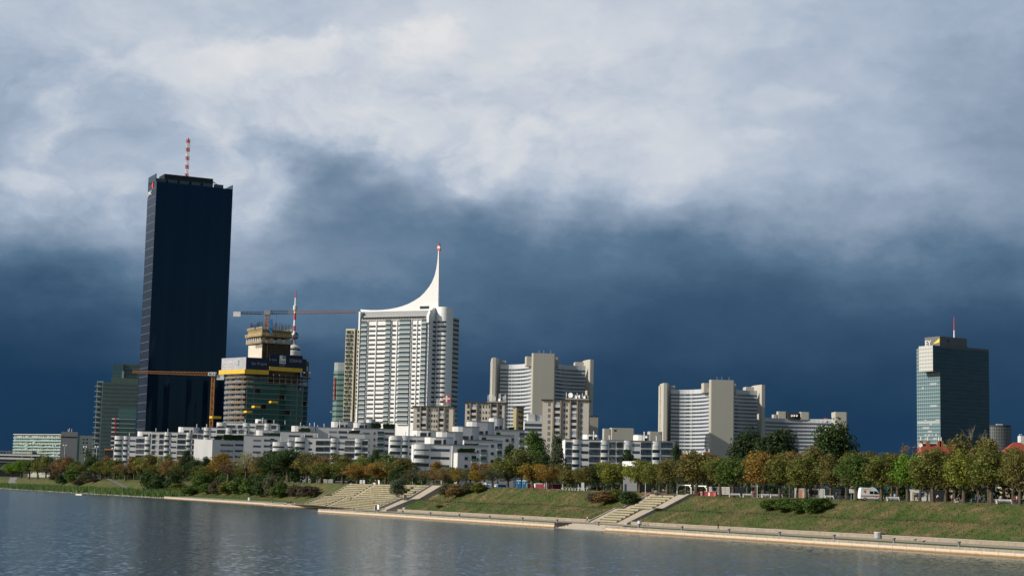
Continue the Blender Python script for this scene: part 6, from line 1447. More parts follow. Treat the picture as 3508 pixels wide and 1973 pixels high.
for k in range(900):
    u = g_.uniform(600, 1350) if k % 3 else g_.uniform(600, 760); v = vq(u) + g_.uniform(-.6, 1.6) + (3 if u < 622 else 0); c = uvw(u, v, g_.uniform(-.15, .35)); r = g_.uniform(.25, .8)
    mb.add([c + np.array([math.cos(a) * r * g_.uniform(.7, 1.2), math.sin(a) * r * g_.uniform(.7, 1.2), -.2]) for a in (0, 1.57, 3.14, 4.71)] + [c + np.array([0, 0, r * .7])], [(0, 1, 4), (1, 2, 4), (2, 3, 4), (3, 0, 4)])
struct('rubble', mb, mat('shore_stone', (.30, .27, .22), .9, var=.3, vscale=.7), kind='stuff')
# sloping paths upstream
def way(name, pix, wd, m):
    """a path through ground points seen at photo pixels"""
    C = [on_slope2(x, y) for x, y in pix]; V = []
    for i, c in enumerate(C):
        d = C[min(i + 1, len(C) - 1)] - C[max(i - 1, 0)]; d[2] = 0; d /= np.linalg.norm(d) + 1e-6; n = np.array([-d[1], d[0], 0]); V += [c + n * wd / 2 + [0, 0, .22], c - n * wd / 2 + [0, 0, .22]]
    mb = MB(); mb.add(V, [(2 * i, 2 * i + 1, 2 * i + 3, 2 * i + 2) for i in range(len(C) - 1)]); struct(name, mb, m)
def on_slope2(x, y):
    best = None
    for w in np.arange(-16, 40, .5):
        u = at_u(x, lambda q: vb(q) + w, lambda q: tz(q, vb(q) + w)); p = uvw(u, vb(u) + w, tz(u, vb(u) + w)); d = abs(px(p)[1] - y)
        if best is None or d < best[0]: best = (d, p)
    return best[1]
asph = mat('asphalt_path', (.17, .165, .16), .9, .1, var=.1, vscale=.4)
way('path', [(352, 1636), (372, 1641), (390, 1648), (405, 1655), (420, 1662), (436, 1672), (446, 1680)], 5.5, asph)
way('path', [(56, 1636), (54, 1643), (51, 1652), (48, 1661)], 12, mat('boat_ramp', (.25, .235, .22), .9))

# ------------------------------------------------------------------ people
SK = {'head': None}
def skeleton(pose):
    J = {'pelvis': (0, 0, .93), 'waist': (0, 0, 1.10), 'chest': (0, 0, 1.32), 'neck': (0, 0, 1.49), 'jaw': (0, -.03, 1.56), 'head': (0, -.02, 1.64), 'crown': (0, .0, 1.71)}
    for s, q in (('l', -1), ('r', 1)):
        J['sh' + s] = (q * .17, 0, 1.42); J['el' + s] = (q * .23, .02, 1.15); J['wr' + s] = (q * .25, -.06, .91); J['pa' + s] = (q * .25, -.085, .83)
        for i in range(4): J['f%d%s' % (i, s)] = (q * .25, -.125 + i * .022, .745 + abs(i - 1.5) * .008)
        J['th' + s] = (q * .225, -.13, .80)
        J['hi' + s] = (q * .09, 0, .88); J['kn' + s] = (q * .10, -.02, .49); J['an' + s] = (q * .10, .02, .09); J['to' + s] = (q * .11, -.15, .035)
    def mv(k, d): J[k] = tuple(np.array(J[k]) + d)
    def hand(s, w, dirn):
        w = np.array(w); d = np.array(dirn, float); d /= np.linalg.norm(d); x = np.array([1., 0, 0]) if abs(d[0]) < .8 else np.array([0, 1., 0])
        J['wr' + s] = tuple(w); J['pa' + s] = tuple(w + d * .08)
        for i in range(4): J['f%d%s' % (i, s)] = tuple(w + d * (.165 - abs(i - 1.5) * .008) + x * (i - 1.5) * .022)
        J['th' + s] = tuple(w + d * .10 + x * .055)
    if pose == 'walk':
        J['knl'] = (-.1, -.22, .52); J['anl'] = (-.1, -.30, .12); J['tol'] = (-.11, -.47, .07); J['knr'] = (.1, .06, .48); J['anr'] = (.1, .34, .14); J['tor'] = (.11, .22, .03)
        J['ell'] = (-.23, .10, 1.17); hand('l', (-.25, .10, .93), (0, .1, -1)); J['elr'] = (.23, -.06, 1.16); hand('r', (.24, -.22, .97), (0, -.5, -1))
    if pose == 'sit':
        for k in list(J): mv(k, (0, 0, -.47))
        for s, q in (('l', -1), ('r', 1)):
            J['kn' + s] = (q * .13, -.44, .47); J['an' + s] = (q * .13, -.46, .06); J['to' + s] = (q * .13, -.63, .03); J['el' + s] = (q * .25, -.10, .70); hand(s, (q * .15, -.36, .56), (-q * .2, -1, -.1))
        for k in ('chest', 'neck', 'jaw', 'head', 'crown', 'shl', 'shr'): mv(k, (0, -.08, 0))
    if pose == 'ground':
        for k in list(J): mv(k, (0, 0, -.80))
        for s, q in (('l', -1), ('r', 1)):
            J['kn' + s] = (q * .14, -.42, .32); J['an' + s] = (q * .13, -.72, .07); J['to' + s] = (q * .13, -.86, .10); J['el' + s] = (q * .27, .16, .38); hand(s, (q * .24, .26, .12), (0, .5, -1))
        for k in ('chest', 'neck', 'jaw', 'head', 'crown', 'shl', 'shr'): mv(k, (0, .10, 0))
    if pose == 'ride':
        for s, q in (('l', -1), ('r', 1)):
            J['kn' + s] = (q * .12, -.34 + q * .08, .62 + q * .08); J['an' + s] = (q * .12, -.14 - q * .1, .28 + q * .14); J['to' + s] = (q * .12, -.3 - q * .1, .25 + q * .14); J['el' + s] = (q * .26, -.30, 1.18); hand(s, (q * .24, -.52, 1.06), (0, -1, -.3))
        for k in ('chest', 'neck', 'jaw', 'head', 'crown', 'shl', 'shr'): mv(k, (0, -.20, -.06))
    return J
BONES = [('pelvis', 'waist'), ('waist', 'chest'), ('chest', 'neck'), ('neck', 'jaw'), ('jaw', 'head'), ('head', 'crown')]
for s in 'lr': BONES += [('chest', 'sh' + s), ('sh' + s, 'el' + s), ('el' + s, 'wr' + s), ('wr' + s, 'pa' + s), ('pelvis', 'hi' + s), ('hi' + s, 'kn' + s), ('kn' + s, 'an' + s), ('an' + s, 'to' + s), ('pa' + s, 'th' + s)] + [('pa' + s, 'f%d%s' % (i, s)) for i in range(4)]
RAD = {'pelvis': (.155, .115), 'waist': (.14, .10), 'chest': (.165, .115), 'neck': (.058, .058), 'jaw': (.062, .072), 'head': (.078, .095), 'crown': (.05, .055), 'sh': (.065, .065), 'el': (.045, .045), 'wr': (.03, .03), 'pa': (.036, .022), 'th': (.010, .010), 'hi': (.095, .10), 'kn': (.062, .062), 'an': (.042, .045), 'to': (.038, .03)}
def body_mesh(pose):
    J = skeleton(pose); names = list(J); idx = {n: i for i, n in enumerate(names)}
    me = bpy.data.meshes.new('body'); me.from_pydata([J[n] for n in names], [(idx[a], idx[b]) for a, b in BONES], [])
    o = bpy.data.objects.new('body', me); COL.objects.link(o); sk = o.modifiers.new('skin', 'SKIN'); sk.use_smooth_shade = True
    for n, i in idx.items():
        k = n if n in RAD else n[:2]; r = RAD.get(k, (.010, .010)); me.skin_vertices[0].data[i].radius = r; me.skin_vertices[0].data[i].use_root = (n == 'pelvis')
    o.modifiers.new('sub', 'SUBSURF').levels = 1; o.modifiers['sub'].render_levels = 1
    dg = bpy.context.evaluated_depsgraph_get(); out = bpy.data.meshes.new_from_object(o.evaluated_get(dg)); bpy.data.objects.remove(o)
    A = np.array([J[a] for a, b in BONES]); B = np.array([J[b] for a, b in BONES]); reg = []
    for a, b in BONES:
        if a in ('pelvis', 'waist', 'chest') and b in ('waist', 'chest', 'neck') or b[:2] == 'sh' or b[:2] == 'el': reg.append(1)
        elif a in ('neck', 'jaw', 'head') or b[:2] in ('pa', 'th', 'wr') or b[0] == 'f': reg.append(0 if b[:2] != 'wr' else 4)
        elif b[:2] == 'to': reg.append(3)
        else: reg.append(2)
    mi = []
    for p in out.polygons:
        c = np.array(p.center); t = np.clip(((c - A) * (B - A)).sum(1) / ((B - A) ** 2).sum(1), 0, 1); d = np.linalg.norm(A + (B - A) * t[:, None] - c, axis=1); mi.append(reg[int(np.argmin(d))])
    return out, mi, J
BODY = {}
def cloth(c): return mat('cloth_%d_%d_%d' % tuple(int(v * 99) for v in c), c, .85, .15)
skin_m = mat('skin', (.48, .30, .21), .6, .3)
def person(label, P, pose='stand', rz=0.0, top=(.03, .03, .035), legs=(.03, .035, .05), shoes=(.04, .04, .04), hair=(.04, .028, .02), sleeve=None, h=1.0, group=None):
    if pose not in BODY: BODY[pose] = body_mesh(pose)
    src, mi, J = BODY[pose]; me = src.copy(); me.name = 'body'; me.materials.clear()
    for m in (skin_m, cloth(top), cloth(legs), cloth(shoes), cloth(sleeve) if sleeve else cloth(top)): me.materials.append(m)
    me.polygons.foreach_set('material_index', mi); me.polygons.foreach_set('use_smooth', [True] * len(mi))
    o = link('person', me); o.location = tuple(P); o.rotation_euler = (0, 0, rz); o.scale = (h, h, h); tag(o, label, 'person', group)
    hd = np.array(J['head']); mb = MB(); mb.lathe([(.098, -.03), (.112, .03), (.10, .09), (.06, .13), (.01, .145)], 12); q = part('hair', mb, cloth(hair), o, True); q.location = tuple(hd + [0, .018, -.01])
    nb = MB(); nb.add([(-.012, 0, .03), (.012, 0, .03), (.018, 0, -.02), (-.018, 0, -.02), (0, -.028, -.018)], [(0, 1, 4), (1, 2, 4), (2, 3, 4), (3, 0, 4)]); q = part('nose', nb, skin_m, o); q.location = tuple(hd + [0, -.098, -.01])
    return o
def on_path(x, y, z=1.38): return gz(x, y, z)
def top_pt(x, w): return bank(x, w)
person('person in a dark jacket and trousers walking along the quay path', on_path(2460, 1815), 'walk', R(70), (.015, .018, .025), (.012, .014, .02), sleeve=(.015, .018, .025))
person('person in a pale shirt and dark trousers walking to the foot of the stairway', on_path(2012, 1789), 'walk', R(-60), (.42, .42, .40), (.02, .022, .03), sleeve=(.42, .42, .40))
gs = lambda s, y, z: tuple(g0[:2] + d2 * s + n2 * y) + (z,)
d2 = np.array([math.cos(GANG), math.sin(GANG)]); n2 = np.array([-d2[1], d2[0]])
def stand_s(x):       # place along the grandstand that shows at photo column x
    lo, hi = 0, GL
    for _ in range(40):
        m = (lo + hi) / 2; lo, hi = (m, hi) if px((*(g0[:2] + d2 * m + n2 * 4), 3))[0] < x else (lo, m)
    return lo
def tier_pt(x, k): return np.array(gs(stand_s(x), -1.2 + 8.4 * k / 7 + .35, 1.25 + 3.75 * (k + 1) / 7))
def seat(P): return P - np.array([0, 0, .47])
person('person in black sitting half way up the grandstand', seat(tier_pt(1194, 5)) + [-n2[0] * .1, -n2[1] * .1, 0], 'sit', GANG, (.012, .012, .014), (.012, .012, .016), sleeve=(.012, .012, .014))
person('person with bare arms leaning back on the lowest grandstand tier', seat(tier_pt(1150, 1)), 'sit', GANG - .3, (.10, .05, .05), (.30, .22, .18))
person('person in a red top lying back on the grandstand beside the willow', tier_pt(1292, 3) + [0, 0, .0], 'ground', GANG + 1.2, (.40, .05, .06), (.35, .22, .17))
q_ = uvw(368, vb(368) - 3.5, 1.2)
person('person in a red jacket standing with a bicycle at the plaza edge', on_path(996, 1722, 1.3), 'stand', R(160), (.50, .03, .03), (.03, .04, .07), sleeve=(.50, .03, .03))
person('person in dark blue sitting beside the red jacket at the plaza edge', on_path(985, 1723, 1.3), 'ground', R(100), (.02, .04, .09), (.02, .03, .05))
def stair_top(x, dy=0): P = bank(x, 18.5); return P + [0, 0, .25]
st_pt = lambda sx_, y, z: np.array([*(uvw(62, 13.5)[:2] + np.array([math.cos(SHORE_ANG), math.sin(SHORE_ANG)]) * sx_ + np.array([-math.sin(SHORE_ANG), math.cos(SHORE_ANG)]) * y), z])
person('person in a black shirt standing high on the stairway seat blocks', st_pt(6.0, 15.3, T2 + .02), 'stand', R(10), (.012, .012, .015), (.36, .22, .20), sleeve=(.45, .28, .2))
person('person in a red top seated high on the stairway', seat(st_pt(4.8, 14.6, T2 - .35)), 'sit', SHORE_ANG, (.40, .07, .07), (.03, .03, .05))
person('person with dark hair seated near the top of the stairway', seat(st_pt(8.6, 15.4, T2 + .05)), 'sit', SHORE_ANG, (.05, .05, .06), (.03, .03, .04))
gP = 'people in the bank park'
for x, w, pose, rz, top_, legs_, lab in [
 (1866, 18.6, 'stand', 0, (.55, .55, .53), (.50, .50, .48), 'person dressed all in white by the red wall'),
 (2022, 18.8, 'stand', 1, (.45, .40, .36), (.06, .05, .06), 'person in a pale top by the white bike racks'),
 (2576, 18.8, 'stand', .4, (.60, .60, .58), (.35, .33, .30), 'person in a white shirt standing beside a bench'),
 (2582, 19.6, 'stand', -.4, (.42, .03, .03), (.03, .03, .06), 'person in a red top standing behind the white shirt'),
 (2638, 19.4, 'sit', .2, (.03, .04, .12), (.03, .03, .05), 'person in dark blue sitting in the bench row'),
 (2672, 21, 'stand', .2, (.25, .17, .12), (.04, .04, .05), 'person in brown standing under the straight trunked olive tree'),
 (2790, 22, 'stand', .8, (.03, .03, .03), (.03, .03, .03), 'person in black above the juniper patch'),
 (2866, 20, 'stand', .1, (.10, .09, .10), (.05, .05, .08), 'person in grey standing among the parked bicycles'),
 (2879, 20.5, 'stand', .9, (.03, .03, .04), (.03, .03, .04), 'person in black beside the parked bicycles'),
 (3036, 19, 'ground', 1.2, (.14, .15, .17), (.10, .10, .12), 'person crouching at the front of the ambulance'),
 (3053, 20.5, 'stand', .2, (.45, .28, .2), (.40, .30, .22), 'bare chested person beyond the ambulance'),
 (3065, 20, 'stand', -.5, (.25, .36, .50), (.10, .12, .18), 'person in a light blue shirt beyond the ambulance'),
 (3134, 19.4, 'stand', -1.2, (.02, .02, .022), (.02, .02, .025), 'person in black with hands low past the bright green tree'),
 (3142, 19.7, 'walk', 1.0, (.03, .03, .03), (.02, .02, .02), 'second person in black past the bright green tree'),
 (3262, 18.4, 'stand', .3, (.55, .54, .52), (.35, .03, .05), 'person in a white top and red trousers near the bank edge'),
 (3274, 18.2, 'ground', .9, (.62, .60, .58), (.45, .42, .40), 'person in white lying on the bank edge'),
 (3283, 18.7, 'stand', -.2, (.03, .03, .03), (.03, .03, .04), 'person in black with a white cap near the bank edge'),
 (3330, 18.8, 'ground', .6, (.06, .20, .26), (.03, .03, .04), 'person on the ground in teal by the camp chairs'),
 (3344, 19.2, 'stand', .5, (.05, .16, .24), (.02, .03, .05), 'person in teal standing by the camp chairs'),
 (3357, 19.0, 'walk', -.8, (.04, .07, .16), (.03, .03, .04), 'person in navy bending by the camp chairs'),
 (3431, 20, 'stand', .5, (.5, .5, .5), (.03, .03, .05), 'person in a pale top behind the white bench'),
 (3418, 19.6, 'stand', 0, (.02, .02, .02), (.02, .02, .02), 'person in black wheeling a bicycle behind the white bench'),
 (3477, 19, 'walk', .5, (.45, .03, .04), (.04, .06, .12), 'person in a red jacket walking at the frame edge'),
 (3484, 19.6, 'stand', -.4, (.55, .50, .46), (.10, .09, .09), 'person in a pale top behind the red jacket'),
]: person(lab, top_pt(x, w), pose, rz, top_, legs_, group=gP, sleeve=top_ if pose != 'ground' else None)

# ------------------------------------------------------------------ bicycles
def bike_proto(frame_m, label, P, rz, group='bicycles in the park'):
    t = thing('bicycle', label, 'bicycle', P, rz, group)
    for x in (-.52, .52):
        mb = MB(); n = 18
        mb.tube([(x + .33 * math.cos(2 * math.pi * k / n), 0, .34 + .33 * math.sin(2 * math.pi * k / n)) for k in range(n + 1)], .022, 5, False); w_ = part('wheel', mb, blackp, t)
        sp_ = MB(); 
        for k in range(8): a = math.pi * k / 4; sp_.tube([(x, 0, .34), (x + .32 * math.cos(a), 0, .34 + .32 * math.sin(a))], .005, 3, False)
        part('spoke', sp_, steel, w_)
    mb = MB(); bb = (-.08, 0, .30); st_ = (-.20, 0, .82); hd_ = (.36, 0, .80); ra = (-.52, 0, .34); fa = (.52, 0, .34)
    for a, b in ((bb, st_), (bb, hd_), (st_, hd_), (bb, ra), (ra, st_), (hd_, fa)): mb.tube([a, b], .02, 5)
    part('frame', mb, frame_m, t); part('saddle', MB().box(-.34, -.10, -.06, .06, .90, .96).tube([st_, (-.22, 0, .93)], .015, 5), blackp, t)
    part('handlebar', MB().tube([hd_, (.33, 0, 1.02)], .018, 5).tube([(.30, -.28, 1.04), (.36, 0, 1.02), (.30, .28, 1.04)], .015, 5), blackp, t); return t
for x, w, rz, m, lab in [(2875, 20.2, .1, steel, 'grey bicycle in the rack row above the juniper patch'), (2888, 20.4, .0, blackp, 'black bicycle in the rack row nearest the rusty tree'), (2902, 20.3, .2, steel, 'grey bicycle in the rack row by the white sign board'),
 (2596, 19.6, .1, steel, 'bicycle by the white rails past the white shirted person'), (2652, 19.4, .3, bluep, 'blue bicycle in the bench row'), (3092, 18.8, .2, blackp, 'black bicycle leaning by the bench past the ambulance'), (3424, 18.8, .1, blackp, 'black bicycle wheeled behind the white bench'), (3300, 19.0, -.2, steel, 'grey bicycle lying near the camp chairs')]: bike_proto(m, lab, top_pt(x, w) + [0, 0, .03], rz)
Pb = top_pt(3212, 18.9); bike_proto(mat('red_bike', (.4, .03, .05), .4), 'red bicycle ridden beside the thick trunked olive tree', Pb, .15)
person('person in white riding the red bicycle', Pb + [-.15, 0, 0], 'ride', R(100), (.5, .48, .45), (.03, .03, .04), group=gP)
for x, y, m, lab in [(991, 1722, steel, 'bicycle held by the person in the red jacket'), (979, 1723, bluep, 'blue bicycle standing by the plaza cones')]: bike_proto(m, lab, on_path(x, y, 1.3), .3)
Ps = on_path(2203, 1799, 1.39); t = thing('scooter', 'bright green kick scooter leaning on the retaining wall', 'scooter', Ps, .2)
part('deck', MB().box(-.5, .5, -.08, .08, .12, .18), blackp, t); part('stem', MB().tube([(.5, 0, .15), (.38, 0, 1.15)], .035, 6).tube([(.38, -.25, 1.15), (.38, .25, 1.15)], .02, 5), mat('lime_plastic', (.30, .55, .05), .4), t)
for x in (-.55, .55): part('wheel', MB().tube([(x, -.03, .11), (x, .03, .11)], .11, 10), blackp, t)

# ------------------------------------------------------------------ ambulance
Pa = top_pt(2983, 18.9); a_ang = R(6)
t = thing('ambulance', 'white high roof ambulance with red cross and stripes parked on the bank', 'ambulance', Pa, a_ang)
Lx = 5.3
def van_sec(f): return f
side = [(-2.6, .42), (-2.62, 1.1), (-2.55, 2.0), (-2.42, 2.62), (-2.2, 2.78), (.55, 2.78), (.95, 2.60), (1.30, 2.05), (1.75, 1.42), (2.45, 1.16), (2.62, .92), (2.66, .45), (2.5, .34), (-2.45, .34)]
mb = MB(); n_ = len(side); half = .98
def taper(z): return half - max(0, z - 1.15) * .10
V = [(x, -taper(z), z) for x, z in side] + [(x, taper(z), z) for x, z in side]
mb.add(V, [tuple(range(n_)), tuple(range(n_, 2 * n_))[::-1]] + [(i, n_ + i, n_ + (i + 1) % n_, (i + 1) % n_) for i in range(n_)]); part('body', mb, mat('ambulance_white', (.80, .80, .79), .3, .5), t)
tg = mat('van_glass', (.015, .018, .022), .1, .6)
def panel(name, pts, m, parent=t, out=.02): V = [(x, -taper(z) - out, z) for x, z in pts]; mb = MB(); mb.add(V, [tuple(range(len(pts)))]); return part(name, mb, m, parent)
panel('side_window', [(-.55, 1.42), (.28, 1.42), (.28, 2.02), (-.55, 2.02)], tg); 
fd = panel('front_door', [(.34, .5), (1.30, .5), (1.62, 1.38), (1.12, 2.08), (.34, 2.08)], mat('ambulance_white', (.8, .8, .79)), t, .012); panel('door_window', [(.42, 1.40), (1.50, 1.40), (1.06, 2.02), (.42, 2.02)], tg, fd)
panel('sliding_door', [(-.72, .5), (.30, .5), (.30, 1.38), (-.72, 1.38)], mat('ambulance_white', (.8, .8, .79)), t, .012)
part('windscreen', MB().add([(1.72, -.80, 1.47), (1.72, .80, 1.47), (1.29, .78, 2.06), (1.29, -.78, 2.06)], [(0, 1, 2, 3)]).add([(1.74, -.82, 1.47), (1.31, -.80, 2.08), (1.31, .80, 2.08), (1.74, .82, 1.47)], [(0, 1, 2, 3)]), tg, t)
panel('red_stripe', [(-2.60, .92), (1.95, .92), (1.95, 1.06), (-2.60, 1.06)], redp, t, .03); panel('yellow_stripe', [(-2.4, 2.36), (-.2, 2.36), (-.2, 2.46), (-2.4, 2.46)], mat('yellow_band', (.75, .55, .02), .5), t, .03)
panel('yellow_panel', [(1.65, 1.05), (2.42, 1.05), (2.42, 1.15), (1.95, 1.34), (1.65, 1.40)], mat('hi_vis_yellow', (.60, .70, .03), .4), t, .03)
panel('red_cross', [(-1.72, 1.62), (-1.52, 1.62), (-1.52, 1.82), (-1.32, 1.82), (-1.32, 2.02), (-1.52, 2.02), (-1.52, 2.22), (-1.72, 2.22), (-1.72, 2.02), (-1.92, 2.02), (-1.92, 1.82), (-1.72, 1.82)], redp, t, .03)
panel('red_cross', [(.86, .66), (.94, .66), (.94, .74), (1.02, .74), (1.02, .82), (.94, .82), (.94, .90), (.86, .90), (.86, .82), (.78, .82), (.78, .74), (.86, .74)], redp, t, .03)
part('light_bar', MB().box(.35, .75, -.75, .75, 2.78, 2.93), bluep, t); part('light_bar', MB().box(-2.35, -2.1, -.7, .7, 2.78, 2.92), bluep, t)
part('bumper', MB().box(2.45, 2.72, -.92, .92, .34, .62), blackp, t); part('grille', MB().box(2.5, 2.66, -.6, .6, .70, .88), blackp, t)
for y in (-.72, .72): part('headlight', MB().box(2.42, 2.64, y - .17, y + .17, .84, 1.02), mat('lamp_lens', (.5, .52, .55), .1, .6), t)
part('mirror', MB().box(1.35, 1.5, -1.22, -1.0, 1.42, 1.72), blackp, t)
for x in (-1.62, 1.72):
    for y in (-.90, .90):
        w_ = part('wheel', MB().tube([(x, y - .11, .34), (x, y + .11, .34)], .34, 18), mat('tyre_rubber', (.015, .015, .016), .8), t); part('rim', MB().tube([(x, y - .125, .34), (x, y + .125, .34)], .22, 12), mat('rim_metal', (.5, .5, .5), .3, .5, .6), w_)

# ------------------------------------------------------------------ quay furniture
def bollard(P, label):
    t = thing('bollard', label, 'bollard', P, 0, 'mooring bollards on the quay'); part('post', MB().lathe([(.34, 0), (.30, .08), (.22, .16), (.20, .62), (.24, .70)], 10), mat('bollard_iron', (.16, .165, .18), .6, .4, .3), t); part('head', MB().lathe([(.24, .70), (.36, .76), (.36, .90), (.30, .95)], 10), mat('bollard_iron', (.16, .165, .18)), t)
marks = ['below the walking person in dark', 'first past the boat steps', 'beside the boat steps']
bl = [(3287, 'on the near quay, second from the frame edge corner'), (3064, 'on the near quay past the round concrete bin'), (2859, 'on the near quay below the juniper patch end'), (2672, 'on the near quay below the middle of the juniper patch'), (2498, 'on the near quay just past the walking person in dark'), (2338, 'on the near quay before the walking person in dark'), (2190, 'on the near quay under the round litter bin'), (2051, 'at the corner of the boat steps, before the stairway'),
      (1910, 'at the end of the middle quay by the boat steps'), (1791, 'on the middle quay, one before the boat steps corner'), (1678, 'on the middle quay in line with the reddish crest bush'), (1574, 'on the middle quay below the small sign post'), (1475, 'on the middle quay past the litter bin'), (1380, 'on the middle quay under the litter bin'), (1295, 'on the middle quay under the white notice box'), (1212, 'dark, on the plaza edge of the middle quay'), (1133, 'dark, at the plaza corner of the middle quay')]
for x, lab in bl: P = uvw(at_u(x, lambda u: .5, 1.25), .42, 1.25); bollard(P, 'iron mooring bollard ' + lab)
for x, lab in [(612, 'nearest the reeds'), (660, 'past the concrete bin'), (711, 'below the drooping bushes'), (763, 'below the brownish thicket bush'), (818, 'below the bright thicket bush'), (875, 'past the pale bin'), (932, 'at the plaza corner')]:
    bollard(uvw(at_u(x, lambda u: vq(u) + .4, 1.25), vq(at_u(x, lambda u: vq(u) + .4, 1.25)) + .42, 1.25), 'mooring bollard on the farthest quay, ' + lab)
gL = 'concrete litter bins'
def cbin(P, label, m=concrete, r=.55, h=1.15): t = thing('litter_bin', label, 'litter bin', P, 0, gL); part('drum', MB().lathe([(r * .9, 0), (r, .1), (r, h), (r * .8, h + .02), (r * .75, h - .3)], 14), m, t); part('rim', MB().lathe([(r * 1.06, h - .12), (r * 1.06, h + .05), (r * .8, h + .06)], 14), offwhite, t); return t
cbin(on_path(3008, 1844), 'round concrete bin with painted side against the retaining wall', mat('painted_concrete', (.32, .33, .34), .8, var=.4, vscale=3), .75, 1.25)
cbin(on_path(2191, 1799), 'pale round bin by the green scooter', offwhite, .5, 1.1); cbin(on_path(1387, 1752), 'pale bin below the grandstand stairs', concrete, .75, 1.3); cbin(on_path(1191, 1731, 1.2), 'pale bin in the middle of the plaza', concrete, .75, 1.15)
cbin(on_path(855, 1714, 1.4), 'pale bin below the tall grey green bush', offwhite, .8, 1.4); cbin(on_path(601, 1697, 1.4), 'pale bin on the farthest quay path', concrete, .9, 1.3)
P = on_path(1297, 1750, 1.2); t = thing('notice_box', 'white notice box with dark back at the plaza end', 'notice box', P, SHORE_ANG); part('panel', MB().box(-.7, .7, -.25, .25, .3, 2.1), whitep, t); part('foot', MB().box(-.5, .5, -.2, .2, 0, .32), blackp, t)
P = on_slope(1534, 1739); t = thing('sign_post', 'small yellow and black sign post on the grassy slope', 'sign', P, 0); part('post', MB().tube([(0, 0, -.2), (0, 0, 1.6)], .07, 6), palebark, t); part('plate', MB().box(-.28, .28, -.08, -.03, .9, 1.7), mat('dark_sign', (.03, .025, .02)), t); part('yellow_patch', MB().box(-.16, .16, -.10, -.085, 1.15, 1.45), yellowp, t)
for x, y, lab in ((974, 1727, 'red and white barrier cone beside the bicycles'), (980, 1728, 'second red and white barrier cone beside the bicycles'), (1009, 1729, 'barrier cone standing past the red jacket')):
    t = thing('barrier_cone', lab, 'cone', on_path(x, y, 1.25), 0, 'barrier cones at the plaza edge'); part('base', MB().box(-.3, .3, -.3, .3, 0, .06), blackp, t); part('body', MB().lathe([(.26, .06), (.20, .4)], 10), redp, t); part('band', MB().lathe([(.20, .4), (.14, .75)], 10), whitep, t); part('tip', MB().lathe([(.14, .75), (.05, 1.1)], 10), redp, t)
for x, y, lab in ((3136, 1853, 'dark pigeon on the quay path'), (3165, 1858, 'second dark pigeon on the quay path, nearer the grass'), (2526, 1815, 'dark crow standing on the path past the walking person')):
    mb = MB(); mb.tube([(-.26, 0, .16), (-.12, 0, .17), (0, 0, .19), (.12, 0, .24), (.18, 0, .31), (.25, 0, .32)], [.015, .05, .085, .075, .045, .012], 8); mb.tube([(0, .03, 0), (0, .03, .15)], .012, 4); mb.tube([(0, -.03, 0), (0, -.03, .15)], .012, 4)
    o = part('pigeon' if 'pigeon' in lab else 'crow', mb, mat('dark_feather', (.035, .036, .042), .6), None, True); o.location = tuple(on_path(x, y)); o.scale = (1.5,) * 3; tag(o, lab, 'bird')
# ------------------------------------------------------------------ park furniture along the crest
gBn = 'white park benches'
def bench(x, w, label, L=2.6, rz=0.1):
    t = thing('park_bench', label, 'bench', top_pt(x, w), rz, gBn); part('seat', MB().box(-L / 2, L / 2, -.25, .25, .42, .50), whitep, t); part('backrest', MB().box(-L / 2, L / 2, .24, .30, .62, .90), whitep, t)
    for sx_ in (-L / 2 + .1, L / 2 - .1): part('leg', MB().box(sx_ - .06, sx_ + .06, -.25, -.12, 0, .42).box(sx_ - .06, sx_ + .06, .18, .29, 0, .9), whitep, t)
bench(3060, 18.4, 'white bench past the front of the ambulance', 2.8); bench(3440, 18.2, 'white bench at the end of the bank row', 3.2); bench(2517, 18.6, 'white bench under the low branching green tree', 2.8); bench(2563, 18.6, 'white bench beside the white shirted person', 2.6); bench(2660, 18.8, 'white bench with a pale end block under the straight trunked olive tree', 3.0); bench(2625, 20.4, 'white bench behind the seated person in dark blue', 2.4); bench(2842, 18.8, 'low white bench at the edge of the juniper patch', 2.0)
for k, x in enumerate((1935, 1945, 1955, 1966, 1976, 1986, 1996, 2006)):
    t = thing('bike_rack', 'white hoop bike rack in the row above the grassy slope', 'bike rack', top_pt(x, 18.6), 0, 'white hoop bike racks'); part('hoop', MB().tube([(-.32, 0, 0), (-.32, 0, .6), (-.2, 0, .78), (.2, 0, .78), (.32, 0, .6), (.32, 0, 0)], .06, 6), whitep, t)
for k, x in enumerate((2590, 2599, 2608, 2617)):
    t = thing('bike_rack', 'white hoop bike rack behind the bench row, near the white shirted person', 'bike rack', top_pt(x, 20.2), 0, 'white hoop racks by the benches'); part('hoop', MB().tube([(-.3, 0, 0), (-.3, 0, .7), (.3, 0, .7), (.3, 0, 0)], .05, 6), whitep, t)
for x, m, lab in ((1777, bluep, 'blue portable toilet with a darker door, nearer the reddish trees'), (1796, mat('light_blue_plastic', (.10, .33, .52), .4), 'light blue portable toilet beside the golden tree')):
    t = thing('portable_toilet', lab, 'portable toilet', top_pt(x, 18.7), R(-8), 'blue portable toilets'); part('cabin', MB().box(-.62, .62, -.6, .6, 0, 2.2), m, t); part('roof', MB().extr([(-.66, 2.2), (0, 2.48), (.66, 2.2)], -.66, .66), mat('pale_blue_roof', (.40, .55, .62), .4), t); part('door', MB().box(-.42, .42, -.65, -.6, .12, 2.05), mat('dark_blue_door', (.02, .12, .30), .4), t)
    part('sign_sticker', MB().box(-.15, .15, -.67, -.655, 1.45, 1.75), whitep, t)
